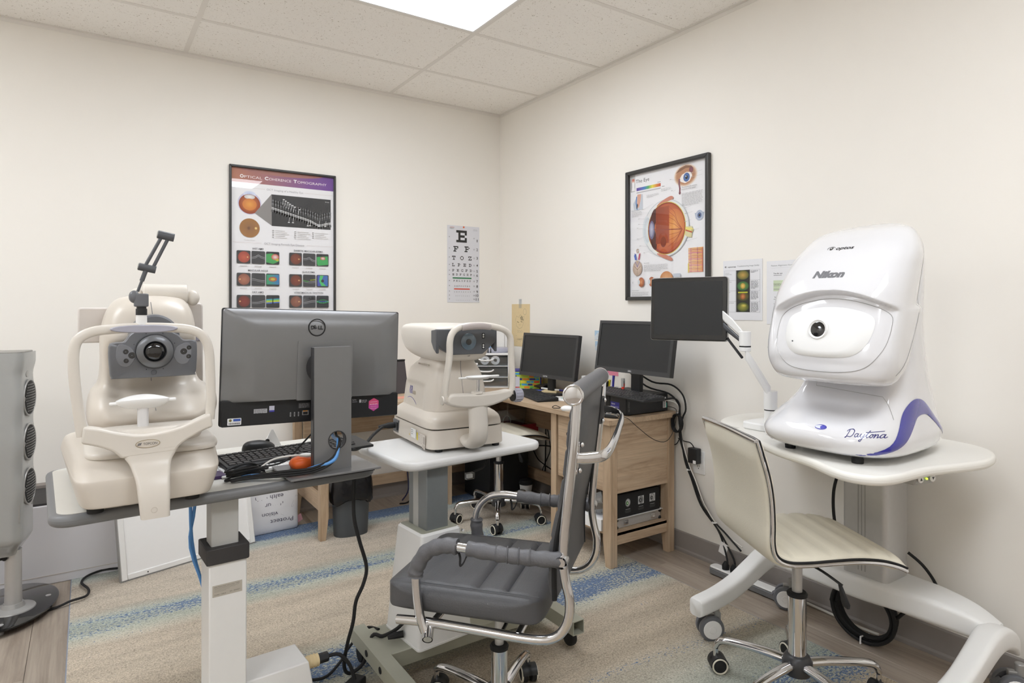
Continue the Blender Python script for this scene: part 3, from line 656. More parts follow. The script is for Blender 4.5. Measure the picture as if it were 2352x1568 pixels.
for x0, y0, x1, y1 in ((.13, .50, .20, .52), (.10, .45, .17, .44), (.10, .42, .16, .41), (.09, .40, .14, .39), (.09, .34, .14, .35), (.11, .30, .17, .29), (.14, .26, .20, .27), (.43, .47, .46, .475), (.43, .44, .47, .445), (.43, .40, .46, .405), (.44, .30, .50, .31), (.47, .352, .51, .355), (.33, .63, .36, .62), (.47, .64, .53, .645), (.47, .62, .53, .622), (.36, .57, .34, .565)): P.line([(x0, y0), (x1, y1)], .0008, '#B5B3B3'); P.rect(min(x0, x1)-.012, min(x0, x1)-.001, y0-.0015, y0+.0015, '#B9B7B7')
for cx in (.112, .19): P.ell(cx, .100, .022, .026, '#D9935C', '#A85A3A'); P.ell(cx-.018, .100, .008, .014, '#CFD6DC'); P.text('C', cx-.068, .095, .008, '#333', w=.007)
P.ell(.295, .110, .045, .042, '#E2B083', '#C98A5A'); P.rect(.344, .39, .118, .137, '#C2C8D2')
P.mesh('print', 'pr', t).location = (0, -.0014, 0)
part('glazing', B().box(.018, .560, -.0145, -.013, .018, .703), 'glazing', t, smooth=False)

# --- papers on the right wall
t = thing('wall_sheet', 'white printed sheet with a column of four round retina photos taped on the right wall', 'paper sheet', (-.001, -1.992, 1.195), -90, None)
part('sheet', B().box(0, .214, -.0012, 0, 0, .282), 'paper', t, smooth=False)
P = Print(); P.rect(0, .214, 0, .282, '#E4E4E7')
P.text('optomap', .027, .249, .0065, '#222', w=.045, bold=.02); P.ell(.015, .2525, .006, .004, '#444'); P.ell(.0165, .2525, .003, .0025, '#ddd'); P.text('Troubleshooting Image Quality', .080, .2505, .0058, '#4A4A4A', w=.118)
for y in (.234, .187, .138, .087, .038): P.rect(.008, .202, y-.0005, y+.0005, '#A5A5A8')
for x in (.008, .070, .149, .202): P.rect(x-.0005, x+.0005, .038, .234, '#A5A5A8')
P.rect(.074, .148, .038, .234, '#2B2A26')
for cy, a, b_ in ((.211, '#C09A4C', '#4E5A2A'), (.160, '#7AA04A', '#2E5A34'), (.111, '#8A7A38', '#3A3A1E'), (.062, '#A09A42', '#3F4E22')): P.ell(.111, cy, .032, .022, a, b_)
P.ell(.111, .160, .013, .013, '#E8C86A', '#B08A3A'); P.ell(.111, .111, .014, .014, '#D08A4A', '#8A4A2A'); P.rect(.085, .137, .127, .133, '#C9C83A'); P.ell(.115, .068, .016, .008, '#D9C45A', '#8A8A3A')
for y, s_ in ((.222, 'Correct'), (.215, 'Positioning'), (.178, 'Too Far Out'), (.130, 'Too Close'), (.079, 'Too Much Eyelid')): P.text(s_, .013, y, .0035, '#555', w=.0032*len(s_))
for y, n_ in ((.227, 2), (.180, 7), (.131, 7), (.080, 8)): P.para(.154, y, .040, n_, .0055, '#8A8A8C', .4)
P.mesh('print', 'pr', t).location = (0, -.0013, 0)
t = thing('wall_sheet', 'white sheet with a pale green highlighted box taped beside the white scanner', 'paper sheet', (-.001, -2.228, 1.180), -90, None)
part('sheet', B().box(0, .214, -.0012, 0, 0, .282), 'paper', t, smooth=False)
P = Print(); P.rect(0, .214, 0, .282, '#E4E4E7')
P.text('Patient Alignment Guide', .023, .258, .0062, '#5A5A5C', w=.108); P.rect(.023, .19, .250, .2505, '#B5B5B8')
P.text('Too far out', .034, .223, .0058, '#333', w=.044, bold=.02); P.rect(.034, .17, .147, .195, '#C6D3B4'); P.text('Correct positioning', .035, .176, .0058, '#333', w=.078, bold=.02); P.text('Too close', .038, .117, .0058, '#333', w=.038, bold=.02)
for y in (.216, .170, .155, .110, .09): P.rect(.035, .075, y, y+.0022, '#8E8E90')
P.para(.038, .082, .12, 4, .005, '#A0A0A2'); P.line([(.038, .047), (.044, .056), (.047, .048), (.041, .038), (.05, .036), (.056, .05), (.055, .036), (.062, .046), (.064, .036)], .0016, '#B0303A'); P.para(.038, .030, .14, 5, .0045, '#8A8A8C')
P.mesh('print', 'pr', t).location = (0, -.0013, 0)
t = thing('wall_drawing', 'manila paper with a pencil drawing taped in the corner by the desk', 'drawing', (-.001, -.156, .979), -90)
part('sheet', B().box(0, .224, -.0012, 0, 0, .299), 'kraft', t, smooth=False)
P = Print(); c = '#8D8168'
P.line([(.05, .19), (.06, .215), (.085, .205), (.11, .225), (.135, .205), (.155, .215), (.150, .17), (.13, .135), (.095, .125), (.06, .145), (.05, .19)], .0014, c)
for k in range(7): P.line([(.105+.004*k, .205+.002*k), (.12+.005*k, .185)], .0022, '#6F6552')
P.ell(.165, .245, .020, .022, '#A5987C'); P.ell(.165, .245, .018, .020, '#E0CBA0'); P.line([(.07, .175), (.09, .168)], .004, '#6F6552'); P.line([(.115, .178), (.135, .172)], .004, '#6F6552'); P.line([(.095, .155), (.105, .150), (.112, .156)], .0012, c)
for x in (.08, .10, .125): P.ell(x, .105, .009, .008, '#A5987C'); P.ell(x, .105, .0075, .0065, '#E0CBA0')
P.text('cat!', .075, .045, .016, '#A5987C', w=.055)
for x, y in ((.06, .075), (.14, .07), (.07, .035), (.11, .035), (.142, .04)): P.ell(x, y, .0018, .0018, '#5A5244')
P.mesh('print', 'pr', t).location = (0, -.0013, 0)
part('tape', B().box(.09, .125, -.0018, -.0012, .27, .335), 'clear', t, smooth=False)
for k, (z, lab) in enumerate(((1.060, 'upper pale blue note slip taped on the wall left of the wide monitor'), (.996, 'lower pale blue note slip taped on the wall left of the wide monitor'))):
    t = thing('note_slip', lab, 'paper slip', (-.001, -1.058-.004*k, z), -90, 'blue note slips on the right wall')
    part('slip', B().box(0, .072, -.001, 0, 0, .056), 'paper', t, smooth=False)
    P = Print(); P.rect(0, .072, 0, .056, '#DCE3E8'); P.poly([(0, .056), (.072, .056), (.072, .040), (.03, .045), (.008, .0)][:4]+[(0, .02)], '#B5D0E4'); P.para(.02, .036, .045, 4, .007, '#9AA6AE'); P.mesh('print', 'pr', t).location = (0, -.0011, 0)
tag(part('sticky_note', B().box(-.002, -.001, -1.262, -1.145, .858, .93), mat('pink_note', '#E58FA5', .8), smooth=False), 'pink sticky note on the wall below the wide monitor', 'sticky note')

# --- outlet with adapter
t = thing('wall_outlet', 'white double wall outlet on the right wall below the desk height', 'outlet', (-.0005, -1.848, .48), -90)
part('cover_plate', B().prism(rrect(-.036, .036, -.058, .058, .005, 3), 'y', -.006, 0), 'matwhite', t, bevel=.002)
for z in (.022, -.022):
    so = part('socket', B().prism(rrect(-.017, .017, z-.015, z+.015, .008, 4), 'y', -.008, -.006), 'matwhite', t)
    part('slot', B().box(-.0075, -.0055, -.0085, -.0079, z-.001, z+.009).box(.0055, .0075, -.0085, -.0079, z, z+.008).box(-.002, .002, -.0085, -.0079, z-.010, z-.005), 'black', so, smooth=False)
t = thing('power_adapter', 'small black power adapter plugged into the wall outlet', 'power adapter', (-.0095, -1.838, .525), -90)
part('housing', B().box(-.028, .028, -.036, 0, -.048, .028), 'black', t, bevel=.004)
part('rating_label', B().box(.006, .024, -.0366, -.036, -.046, -.030), 'paper', t, smooth=False)
# ================================================================ CORNER DESK
DZ = .718
t = thing('corner_desk', 'L-shaped light oak desk filling the corner along both walls', 'desk', (-.24, -.85, 0))
def dp(name, b, m='wood_z', **k):
    b.v = [(x+.24, y+.85, z) for x, y, z in b.v]; return part(name, b, m, t, **k)
# tops
dp('tabletop', B().box(-.495, -.012, -1.725, -.605, DZ-.026, DZ), 'wood_y', bevel=.0015)
dp('tabletop', B().box(-1.54, -.012, -.604, -.012, DZ-.026, DZ), 'wood_x', bevel=.0015)
def leg(x0, x1, y0, y1, zt=DZ-.026, z0=0, tx=0, ty=0):
    # legs taper over the lowest 14 cm; tx, ty choose the side that tapers
    rings = []
    for z, k in ((z0, .35), (.13, 0), (zt, 0)):
        a, b_, c, d = x0, x1, y0, y1
        if tx > 0: b_ -= (x1-x0)*k
        if tx < 0: a += (x1-x0)*k
        if ty > 0: d -= (y1-y0)*k
        if ty < 0: c += (y1-y0)*k
        rings.append([(a, c, z), (b_, c, z), (b_, d, z), (a, d, z)])
    dp('leg', B().loft(rings), 'wood_z', bevel=.0015)
leg(-.472, -.427, -1.71, -1.655, ty=1, z0=.0042); leg(-.075, -.030, -1.71, -1.655, ty=1)
leg(-.472, -.427, -1.285, -1.24, ty=-1, z0=.0042); leg(-.075, -.030, -1.285, -1.24)
leg(-1.515, -1.47, -.585, -.54, tx=1, z0=.0042); leg(-1.515, -1.47, -.075, -.03, tx=1)
# cabinet under the right wing
dp('side_panel', B().box(-.427, -.075, -1.703, -1.685, .355, DZ-.026), 'wood_x')
dp('side_panel', B().box(-.427, -.075, -1.275, -1.257, .355, DZ-.026), 'wood_x')
dp('back_panel', B().box(-.06, -.05, -1.685, -1.275, .355, DZ-.026), 'wood_y')
dp('cabinet_floor', B().box(-.44, -.06, -1.684, -1.276, .355, .372), 'wood_y')
dr = dp('drawer_front', B().box(-.464, -.446, -1.648, -1.292, .362, DZ-.03), 'wood_y', bevel=.0015)
part('pull_knob', B().lathe([(.004, 0), (.004, -.012), (.009, -.016), (.010, -.022), (.0001, -.024)], (-.464+.24, -1.40+.85, .60), 'x', 14), 'black', dr)
dp('bottom_shelf', B().box(-.455, -.04, -1.70, -1.25, .150, .164), 'wood_y')
dp('rail', B().box(-.427, -.075, -1.70, -1.682, .105, .165), 'wood_x', bevel=.0015)
dp('rail', B().box(-.427, -.075, -1.275, -1.257, .105, .165), 'wood_x', bevel=.0015)
dp('rail', B().box(-.066, -.048, -1.24, -.06, .105, .180), 'wood_y', bevel=.0015)
dp('rail', B().box(-1.47, -.06, -.066, -.048, .105, .170), 'wood_x', bevel=.0015)
dp('rail', B().box(-1.505, -1.482, -.545, -.07, .150, .235), 'wood_y', bevel=.0015)
dp('apron', B().box(-1.47, -.055, -.115, -.097, .47, DZ-.026), 'wood_x')
dp('apron', B().box(-.085, -.067, -1.25, -.115, .47, DZ-.026), 'wood_y')
dp('corner_panel', B().box(-.64, -.622, -.40, -.12, .0, DZ-.026), 'wood_z')

# ---------------- things on the desk
def keyboard(t, W=.44, D=.13, h0=.010, h1=.022, m='black', keym='rubber'):
    part('keyboard_shell', B().loft([[(-W/2, -D/2, z0), (W/2, -D/2, z0), (W/2, D/2, z1), (-W/2, D/2, z1)] for z0, z1 in ((.001, .001), (h0, h1))]), m, t, bevel=.003)
    rowsy = [-.050, -.030, -.011, .008, .027, .052]
    cnt = 0
    me = None
    for ri, y in enumerate(rowsy):
        zz = h0+(h1-h0)*(y+D/2)/D
        xk = -W/2+.012
        widths = {0: [.022, .018, .022, .106, .022, .018, .022], 1: [.040]+[.0175]*10+[.046]}.get(ri, [.024]+[.0175]*12+[.030])
        for blk in (widths, [.0175]*3, [.0175]*4):
            for wd in blk:
                me_ = B().loft([[(-wd/2+e, -.0085+e, z), (wd/2-e, -.0085+e, z), (wd/2-e, .0085-e, z), (-wd/2+e, .0085-e, z)] for z, e in ((0, .0006), (.004, .0022))])
                k = (round(wd, 4), keym)
                if k not in KEYM:
                    q = bpy.data.meshes.new('key'); q.from_pydata(me_.v, [], me_.f); q.materials.append(M[keym]); KEYM[k] = q
                if xk+wd <= W/2-.004:
                    o = link_mesh('key', KEYM[k], t); o.location = (xk+wd/2, y, zz-.0005); o.rotation_euler = (math.atan2(h1-h0, D), 0, 0); cnt += 1
                xk += wd+.0018
            xk += .009
KEYM = {}
M['keycap'] = mat('keycap_black', '#2E2E30', .4, var=.05)
def mouse(t, m='black'):
    b = body([(0.000, -.050, .050, .026, 2.4), (.006, -.056, .056, .031, 2.4), (.018, -.054, .055, .030, 2.3), (.030, -.036, .050, .024, 2.2), (.037, -.012, .040, .012, 2), (.0385, .0, .028, .004, 2)], 24, 3)
    part('mouse_shell', b, m, t); part('scroll_wheel', B().cyl((-.003, -.032, .031), (.003, -.032, .031), .007, n=14), 'rubber', t)
def monitor(t, W, H, zb, tilt=6, logo='', lc='#D5D5D7', neck=(.05, .03), foot=(.24, .18), bez=.016, chin=.022):
    """screen faces local -y; stand base at z=0; zb = bottom of screen"""
    a = R(tilt); ca, sa = cos(a), sin(a)
    def T_(b): b.v = [(x, y*ca+(z-zb)*sa, zb+(z-zb)*ca-y*sa) for x, y, z in b.v]; return b
    hs = part('housing', T_(B().box(-W/2, W/2, -.006, .020, zb, zb+H).loft([[(-W*.33, .020, zb+H*.2), (W*.33, .020, zb+H*.2), (W*.33, .020, zb+H*.8), (-W*.33, .020, zb+H*.8)], [(-W*.25, .042, zb+H*.28), (W*.25, .042, zb+H*.28), (W*.25, .042, zb+H*.72), (-W*.25, .042, zb+H*.72)]])), 'black', t, bevel=.003)
    fr = B()
    for x0, x1, z0, z1 in ((-W/2, W/2, zb, zb+chin), (-W/2, W/2, zb+H-bez, zb+H), (-W/2, -W/2+bez, zb+chin, zb+H-bez), (W/2-bez, W/2, zb+chin, zb+H-bez)): fr.box(x0, x1, -.011, -.006, z0, z1)
    part('bezel', T_(fr), 'dkbez', t, smooth=False)
    part('screen', T_(B().box(-W/2+bez, W/2-bez, -.008, -.0065, zb+chin, zb+H-bez)), 'screen', t, smooth=False)
    part('neck', B().loft([[(-neck[0]/2, .03-.0, .010), (neck[0]/2, .03, .010), (neck[0]/2, .03+neck[1], .010), (-neck[0]/2, .03+neck[1], .010)], [(-neck[0]/2, .035, zb+H*.45), (neck[0]/2, .035, zb+H*.45), (neck[0]/2, .035+neck[1], zb+H*.45), (-neck[0]/2, .035+neck[1], zb+H*.45)]]), 'black', t, bevel=.004)
    part('foot', B().prism(rrect(-foot[0]/2, foot[0]/2, -foot[1]*.45, foot[1]*.55, .02, 4), 'z', 0, .012), 'black', t, bevel=.004)
    if logo:
        P = Print(); P.text(logo, 0, zb+chin*.32, chin*.36, lc, al='c', bold=.02)
        P.v = [(x, y, d) for x, y, d in P.v]
        o = P.mesh('logo', 'pr', t); me = o.data
        for v in me.vertices:
            x, y, z = v.co; y -= .0112; v.co = (x, y*ca+(z-zb)*sa, zb+(z-zb)*ca-y*sa)
M['dkbez'] = mat('dark_bezel', '#3B3B3C', .4, var=.03)
t = thing('computer_monitor', 'squarish black desktop monitor in the desk corner beside a colourful box', 'monitor', (-.20, -.835, DZ), -88)
monitor(t, .535, .272, .102, 8, 'SCEPTRE', foot=(.20, .12), neck=(.055, .025))
t = thing('computer_monitor', 'wide black monitor at the right end of the desk above the flat black computer', 'monitor', (-.245, -1.615, DZ+.095), -89)
monitor(t, .525, .268, .105, 9, 'DELL', foot=(.20, .15), neck=(.065, .025))
# small form computer lying flat
t = thing('desktop_computer', 'flat black desktop computer under the wide monitor on the oak desk', 'computer', (-.168, -1.535, DZ), -90)
part('case', B().box(-.147, .147, -.17, .12, .004, .094), 'black', t, bevel=.002)
part('front_grille', B().box(-.145, .03, -.176, -.170, .008, .090), 'rubber', t, bevel=.002)
part('front_panel', B().box(.032, .145, -.175, -.170, .008, .090), 'black', t, bevel=.002)
P = Print(); P.ell(-.108, .054, .011, .015, '#A5A5A8'); P.ell(-.108, .054, .009, .013, '#1C1C1D'); P.rect(-.110, -.106, .045, .063, '#C5C5C8'); P.rect(-.062, -.059, .03, .075, '#8A8A8C')
P.mesh('front_print', 'pr', t).location = (0, -.1765, 0)
P = Print(); P.rect(.036, .100, .030, .062, '#2D2C86'); P.text('Optos', .042, .049, .007, '#F2F2F5', w=.026); P.text('Please call customer support', .039, .037, .0042, '#D8D8EA', w=.056)
P.mesh('sticker', 'pr', t).location = (0, -.1755, 0)
parts('foot', [B().cyl((x, y, 0), (x, y, .005), .01) for x, y in ((-.12, -.15), (.12, -.15), (.12, .1), (-.12, .1))], 'rubber', t)
P = Print(); P.rect(.085, .108, .02, .075, '#D8D8D6'); P.rect(.108, .115, .02, .045, '#3FA08A')
for k in range(10): P.rect(.088, .100, .024+.005*k, .0265+.005*k, '#333')
o = P.mesh('service_label', 'pr', t); o.location = (.1475, -.002, 0); o.rotation_euler = (0, 0, pi/2)
P = Print(); P.text('DELL OPTIPLEX', -.15, .02, .008, '#8E8E90', w=.05, rot=pi/2); o = P.mesh('side_print', 'pr', t); o.location = (.1475, -.002, 0); o.rotation_euler = (0, 0, pi/2)
t = thing('keyboard', 'black keyboard lying on top of the flat computer under the wide monitor', 'keyboard', (-.325, -1.655, DZ+.0945), -96); keyboard(t, keym='keycap')
t = thing('keyboard', 'black keyboard on the oak desk in front of the squarish monitor', 'keyboard', (-.315, -.87, DZ), -105); keyboard(t, keym='keycap')
t = thing('computer_mouse', 'black corded mouse on the oak desk in front of the flat computer', 'mouse', (-.425, -1.655, DZ), 17); mouse(t)
part('cord', B().tube([(-.408, -1.703, DZ+.008), (-.385, -1.735, DZ+.003), (-.34, -1.755, DZ-.04), (-.24, -1.765, DZ-.11), (-.15, -1.765, DZ-.13), (-.09, -1.76, DZ-.08), (-.06, -1.75, DZ-.01), (-.055, -1.74, DZ+.02), (-.07, -1.70, DZ+.03)], .0016, 6).xf((Matrix.Translation((-.425, -1.655, DZ)) @ Matrix.Rotation(R(17), 4, 'Z')).inverted()), 'rubber', t)
t = thing('flash_drive', 'red and silver flash drive standing against the wide monitor neck', 'flash drive', (-.262, -1.575, DZ+.107), -89)
part('drive_body', B().box(-.008, .008, -.004, .004, 0, .040), mat('bright_red_plastic', '#D8402E', .35), t, bevel=.002)
part('swivel_cover', B().box(-.009, .009, -.0055, -.0042, .022, .066).box(-.009, .009, .0042, .0055, .022, .066), 'silver', t, bevel=.0005)
part('plug_tip', B().box(-.006, .006, -.002, .002, .040, .052), 'chrome', t)
# plastic drawers in the corner
def drawers(t):
    part('drawer_tower_shell', B().box(-.15, .15, -.12, .12, .218, .230).box(-.15, -.144, -.12, .12, .01, .218).box(.144, .15, -.12, .12, .01, .218).box(-.15, .15, .115, .12, .01, .218).box(-.15, .15, -.12, .12, 0, .010).box(-.144, .144, -.12, .12, .068, .074).box(-.144, .144, -.12, .12, .142, .148), 'matwhite', t, bevel=.002)
    for k, z in enumerate((.012, .076, .150)):
        d = part('drawer', B().box(-.140, .140, -.128, -.124, z, z+.056).box(-.140, .140, -.124, .10, z, z+.003).box(-.140, -.137, -.124, .10, z, z+.05).box(.137, .140, -.124, .10, z, z+.05), 'clear', t, smooth=False)
        part('drawer_handle', B().tube([(-.05, -.130, z+.046), (-.03, -.142, z+.036), (.03, -.142, z+.036), (.05, -.130, z+.046)], .005, 8), 'matwhite', d)
        part('drawer_label', B().box(-.135, -.055, -.1295, -.1285, z+.006, z+.018), 'paper', d, smooth=False)
        P = Print(); P.text(('SHEET PROTECTORS', 'OFFICE SUPPLIES', 'LIGHT PAPER')[k], -.128, z+.010, .005, '#444', w=.062); P.mesh('label_print', 'pr', d).location = (0, -.1297, 0)
t = thing('drawer_tower', 'three-drawer clear plastic storage tower in the desk corner behind the small instrument', 'storage drawers', (-.27, -.255, DZ), -35)
drawers(t)
for k, x in enumerate((-.01, .06)):
    o = part('paper_roll', B().lathe([(.012, -.02), (.030, -.02), (.030, .02), (.012, .02)], (0, 0, 0), 'y', 24, cap=False), 'paper'); o.location = t.matrix_world @ V((0, 0, 0))
    a = R(-35); lx, ly = x, -.085
    o.location = (-.27+lx*cos(a)-ly*sin(a), -.255+lx*sin(a)+ly*cos(a), DZ+.150+.0335); o.rotation_euler = (0, 0, a)
    tag(o, ('left', 'right')[k]+' white paper roll in the top clear drawer', 'paper roll', 'paper rolls in the top drawer')
t = thing('tape_holder', 'lilac grey rounded tray with a dark notch on top of the plastic drawers', 'tray', (-.27, -.265, DZ+.2305), -35)
b = body([(0, -.06, .06, .140, 3), (.01, -.065, .065, .150, 3), (.028, -.062, .062, .148, 3), (.034, -.05, .05, .135, 3)], 36, 3); part('tray_shell', b, 'lilac', t)
for x in (-.015, .004, .022): part('clip', B().loft([[(x-.004, -.068, .0), (x+.004, -.068, .0), (x+.004, -.064, .0), (x-.004, -.064, .0)], [(x-.001, -.067, .032), (x+.003, -.067, .032), (x+.003, -.063, .032), (x-.001, -.063, .032)]]), 'rubber', t)
t = thing('notepad', 'yellow topped note block with a blue and white base on top of the plastic drawers', 'note block', (-.26, -.245, DZ+.265), -35)
part('base_card', B().box(-.07, .055, -.05, .04, 0, .006), mat('sky_blue_card', '#3E8FD0', .5), t); part('upper_card', B().box(-.08, .065, -.055, .04, .006, .012), 'paper', t); part('yellow_pad', B().box(-.06, .05, .0, .006, .012, .060), 'yellow', t)
t = thing('document_holder', 'white sheets standing behind the plastic drawers with a round sun emblem', 'documents', (-.19, -.105, DZ), -35)
part('sheet', B().box(-.15, .13, .0, .002, 0, .395), 'paper', t); part('sheet', B().box(-.05, .15, .010, .012, 0, .36), 'paper', t, smooth=False)
part('stand', B().box(-.12, .12, -.004, .03, 0, .02), 'clear', t)
P = Print()
for k in range(18): a = 2*pi*k/18; P.line([(-.11+.014*cos(a), .348+.014*sin(a)), (-.11+.026*cos(a), .348+.026*sin(a))], .003, '#9FA6B5')
P.text('Signing Up for Customer', -.06, .335, .009, '#8E949E', w=.12); P.mesh('print', 'pr', t).location = (0, -.0003, 0)
# colourful box
t = thing('activity_box', 'box printed with multicoloured bars, behind the squarish monitor', 'box', (-.125, -.52, DZ), -40)
part('carton', B().box(-.10, .10, -.075, .075, 0, .125), mat('navy_carton', '#2E2C8C', .5), t, bevel=.001)
rd = random.Random(4)
def barcols(w):
    P = Print(); P.rect(-w+.008, w-.008, .008, .117, '#B9D14A')
    for r_ in range(6):
        x = -w+.010
        while x < w-.02:
            l = rd.uniform(.015, .045); l = min(l, w-.010-x); c = rd.choice(['#D8392B', '#E8852E', '#3E9FD8', '#D8392B', '#EADB45', '#2E2C8C', '#5FBE5A'])
            if rd.random() < .75: P.rect(x, x+l-.003, .011+.0175*r_, .023+.0175*r_, c)
            x += l
    return P
P = barcols(.10); P.rect(-.085, -.04, .02, .085, '#CFCFDA'); P.mesh('print', 'pr', t).location = (0, -.0755, 0)
o = barcols(.075).mesh('print', 'pr', t); o.location = (.1005, 0, 0); o.rotation_euler = (0, 0, pi/2)
o = barcols(.075).mesh('print', 'pr', t); o.location = (-.1005, 0, 0); o.rotation_euler = (0, 0, -pi/2)
part('tissue', B().loft([[(-.05, -.02, .12), (.05, -.02, .12), (.05, .02, .12), (-.05, .02, .12)], [(-.045, -.01, .16), (.03, -.02, .165), (.035, .015, .16), (-.03, .012, .16)], [(-.015, -.004, .21), (.0, -.005, .205), (.006, .006, .20), (-.012, .008, .20)]]), 'paper', t, sub=2)
# stapler, pens, cards
t = thing('stapler', 'black stapler lying under the squarish monitor', 'stapler', (-.10, -.68, DZ), -70)
part('stapler_base', B().prism(rrect(-.075, .075, -.018, .018, .015, 4), 'z', 0, .008), 'black', t, bevel=.002)
part('stapler_arm', B().loft([[(x, -w_, z0), (x, w_, z0), (x, w_, z1), (x, -w_, z1)] for x, w_, z0, z1 in ((-.075, .012, .022, .030), (-.03, .016, .018, .042), (.03, .016, .012, .050), (.07, .014, .008, .045))]), 'blackg', t, bevel=.004)
for k, (x, y, rz, m_, lab) in enumerate(((-.150, -.69, -60, mat('blue_pen_plastic', '#5468C8', .4), 'blue pen lying behind the keyboard near the squarish monitor'), (-.165, -.80, -80, 'matwhite', 'white marker lying on cards under the squarish monitor'), (-.150, -.86, -75, 'matwhite', 'white marker nearest the squarish monitor neck'))):
    t = thing('pen', lab, 'pen', (x, y, DZ+.0235 if k else DZ), rz, 'pens under the squarish monitor')
    part('barrel', B().cyl((-.05, 0, .006), (.035, 0, .006), .006, n=12), m_, t); part('cap', B().cyl((.035, 0, .006), (.062, 0, .006), .0066, .005, n=12), 'blue' if k != 1 else 'blackg', t)
tag(part('card_stack', B().prism(rrect(-.05, .05, -.035, .035, .003, 2), 'z', 0, .011).xf(Matrix.Translation((-.16, -.83, DZ+.0122)) @ Matrix.Rotation(R(-60), 4, 'Z')), 'kraft', bevel=.001), 'small stack of tan and white cards below the squarish monitor', 'cards')
t = thing('folded_cloth', 'white folded wipe with a teal print at the desk edge behind the black chair', 'cloth', (-.245, -1.045, DZ), -60)
part('cloth_sheet', B().loft([[(-.075+e, -.055+e*.6, z), (.07-e, -.06+e, z), (.08-e, .05-e, z), (-.06+e, .055-e, z)] for z, e in ((0, 0), (.004, .001), (.006, .006), (.011, .012))]), 'paper', t)
P = Print(); P.ell(.03, -.02, .028, .018, '#5FA8A0', '#7FBBB4'); P.rect(.0, .06, -.03, -.027, '#DDE8E6'); P.v = [(x, y, d+.0113) for x, y, d in P.v]; P.mesh('print', 'pr', t, upright=False)
t = thing('white_handset', 'small white rounded scanner with a black cord at the desk front edge', 'handset', (-.475, -1.385, DZ), -60)
part('shell', body([(0, -.020, .020, .03, 2.4), (.010, -.024, .024, .036, 2.4), (.020, -.02, .02, .03, 2.3), (.026, -.01, .01, .015, 2)], 24, 3), 'matwhite', t)
part('cord', B().tube([(-.034, 0, .012), (-.06, -.01, .024), (-.085, .005, .014), (-.09, .03, .004), (-.06, .045, .003)], .002, 6), 'rubber', t)
# supplies between the monitors
t = thing('gauze_pack', 'green and white carton lying between the two desk monitors', 'box', (-.14, -1.05, DZ), -80)
part('carton', B().box(-.045, .045, -.04, .04, 0, .06), 'paper', t, bevel=.001); part('green_band', B().box(-.0455, .0455, -.0405, .0405, .018, .034).box(-.0455, .0455, -.0405, .0405, .05, .0605), mat('green_print', '#2F8A57', .5), t, smooth=False)
t = thing('leaflet_box', 'upright white carton with small black print between the two desk monitors', 'box', (-.15, -1.15, DZ+.0005), -85)
part('carton', B().box(-.055, .055, .018, .05, 0, .135), 'paper', t, bevel=.001)
P = Print(); P.rect(-.045, -.01, .095, .125, '#6E6E70'); P.rect(.0, .02, .095, .125, '#4A4A4C'); P.rect(.026, .045, .1, .125, '#7A7A7C'); P.para(-.045, .085, .05, 5, .009, '#A5A5A8'); P.mesh('print', 'pr', t).location = (0, .0176, 0)
t = thing('pen_cup', 'clear square pen cup behind the flat computer', 'pen cup', (-.10, -1.30, DZ), -70)
part('cup', B().box(-.035, .035, -.035, -.033, 0, .09).box(-.035, .035, .033, .035, 0, .09).box(-.035, -.033, -.033, .033, 0, .09).box(.033, .035, -.033, .033, 0, .09).box(-.033, .033, -.033, .033, 0, .003), 'clear', t, smooth=False)
a_ = R(-70)
for k, (lx, ly, m_, lab, h_) in enumerate(((-.012, .0, 'yellow', 'yellow highlighter standing in the clear pen cup', .125), (.008, .012, 'blue', 'blue marker standing in the clear pen cup', .15), (-.02, -.015, 'black', 'black pen standing in the clear pen cup', .12))):
    o = part('pen', B().tube([(0, 0, .004), (.006, -.002, h_*.75), (.009, -.003, h_)], [.006, .007, .008], 10, smooth=0), m_)
    o.location = (-.10+lx*cos(a_)-ly*sin(a_), -1.30+lx*sin(a_)+ly*cos(a_), DZ+.003); tag(o, lab, 'pen', 'pens in the clear cup')
tag(part('paper_sheet', B().prism(rrect(-.10, .05, -.04, .04, .002, 1), 'z', 0, .001).xf(Matrix.Translation((-.20, -1.43, DZ+.0945)) @ Matrix.Rotation(R(-20), 4, 'Z')), 'paper', smooth=False), 'small white paper lying on the flat computer behind the keyboard', 'paper sheet')
tag(part('orange_bottle', B().lathe([(.018, 0), (.018, .05), (.008, .062), (.008, .075), (.0001, .076)], (-.07, -1.09, DZ), 'z', 16), 'orange'), 'small orange bottle half hidden between the desk monitors', 'bottle')
t = thing('tablet_folio', 'dark folded tablet standing on the desk behind the wide monitor back', 'tablet', (-1.00, -.30, DZ), 4)
part('cover', B().loft([[(-.13, 0, 0), (.13, 0, 0), (.13, .012, 0), (-.13, .012, 0)], [(-.13, .05, .20), (.13, .05, .20), (.13, .062, .20), (-.13, .062, .20)]]), mat('mauve_black_folio', '#4A4446', .5), t, bevel=.003)
part('top_edge', B().box(-.13, .13, .045, .066, .200, .208), 'rubber', t, bevel=.002)
tag(part('pink_card', B().prism(rrect(-1.03, -.93, -.50, -.42, .003, 1), 'z', DZ, DZ+.002), mat('salmon_card', '#E5A08C', .7), smooth=False), 'salmon pink card lying on the left wing of the desk', 'card')

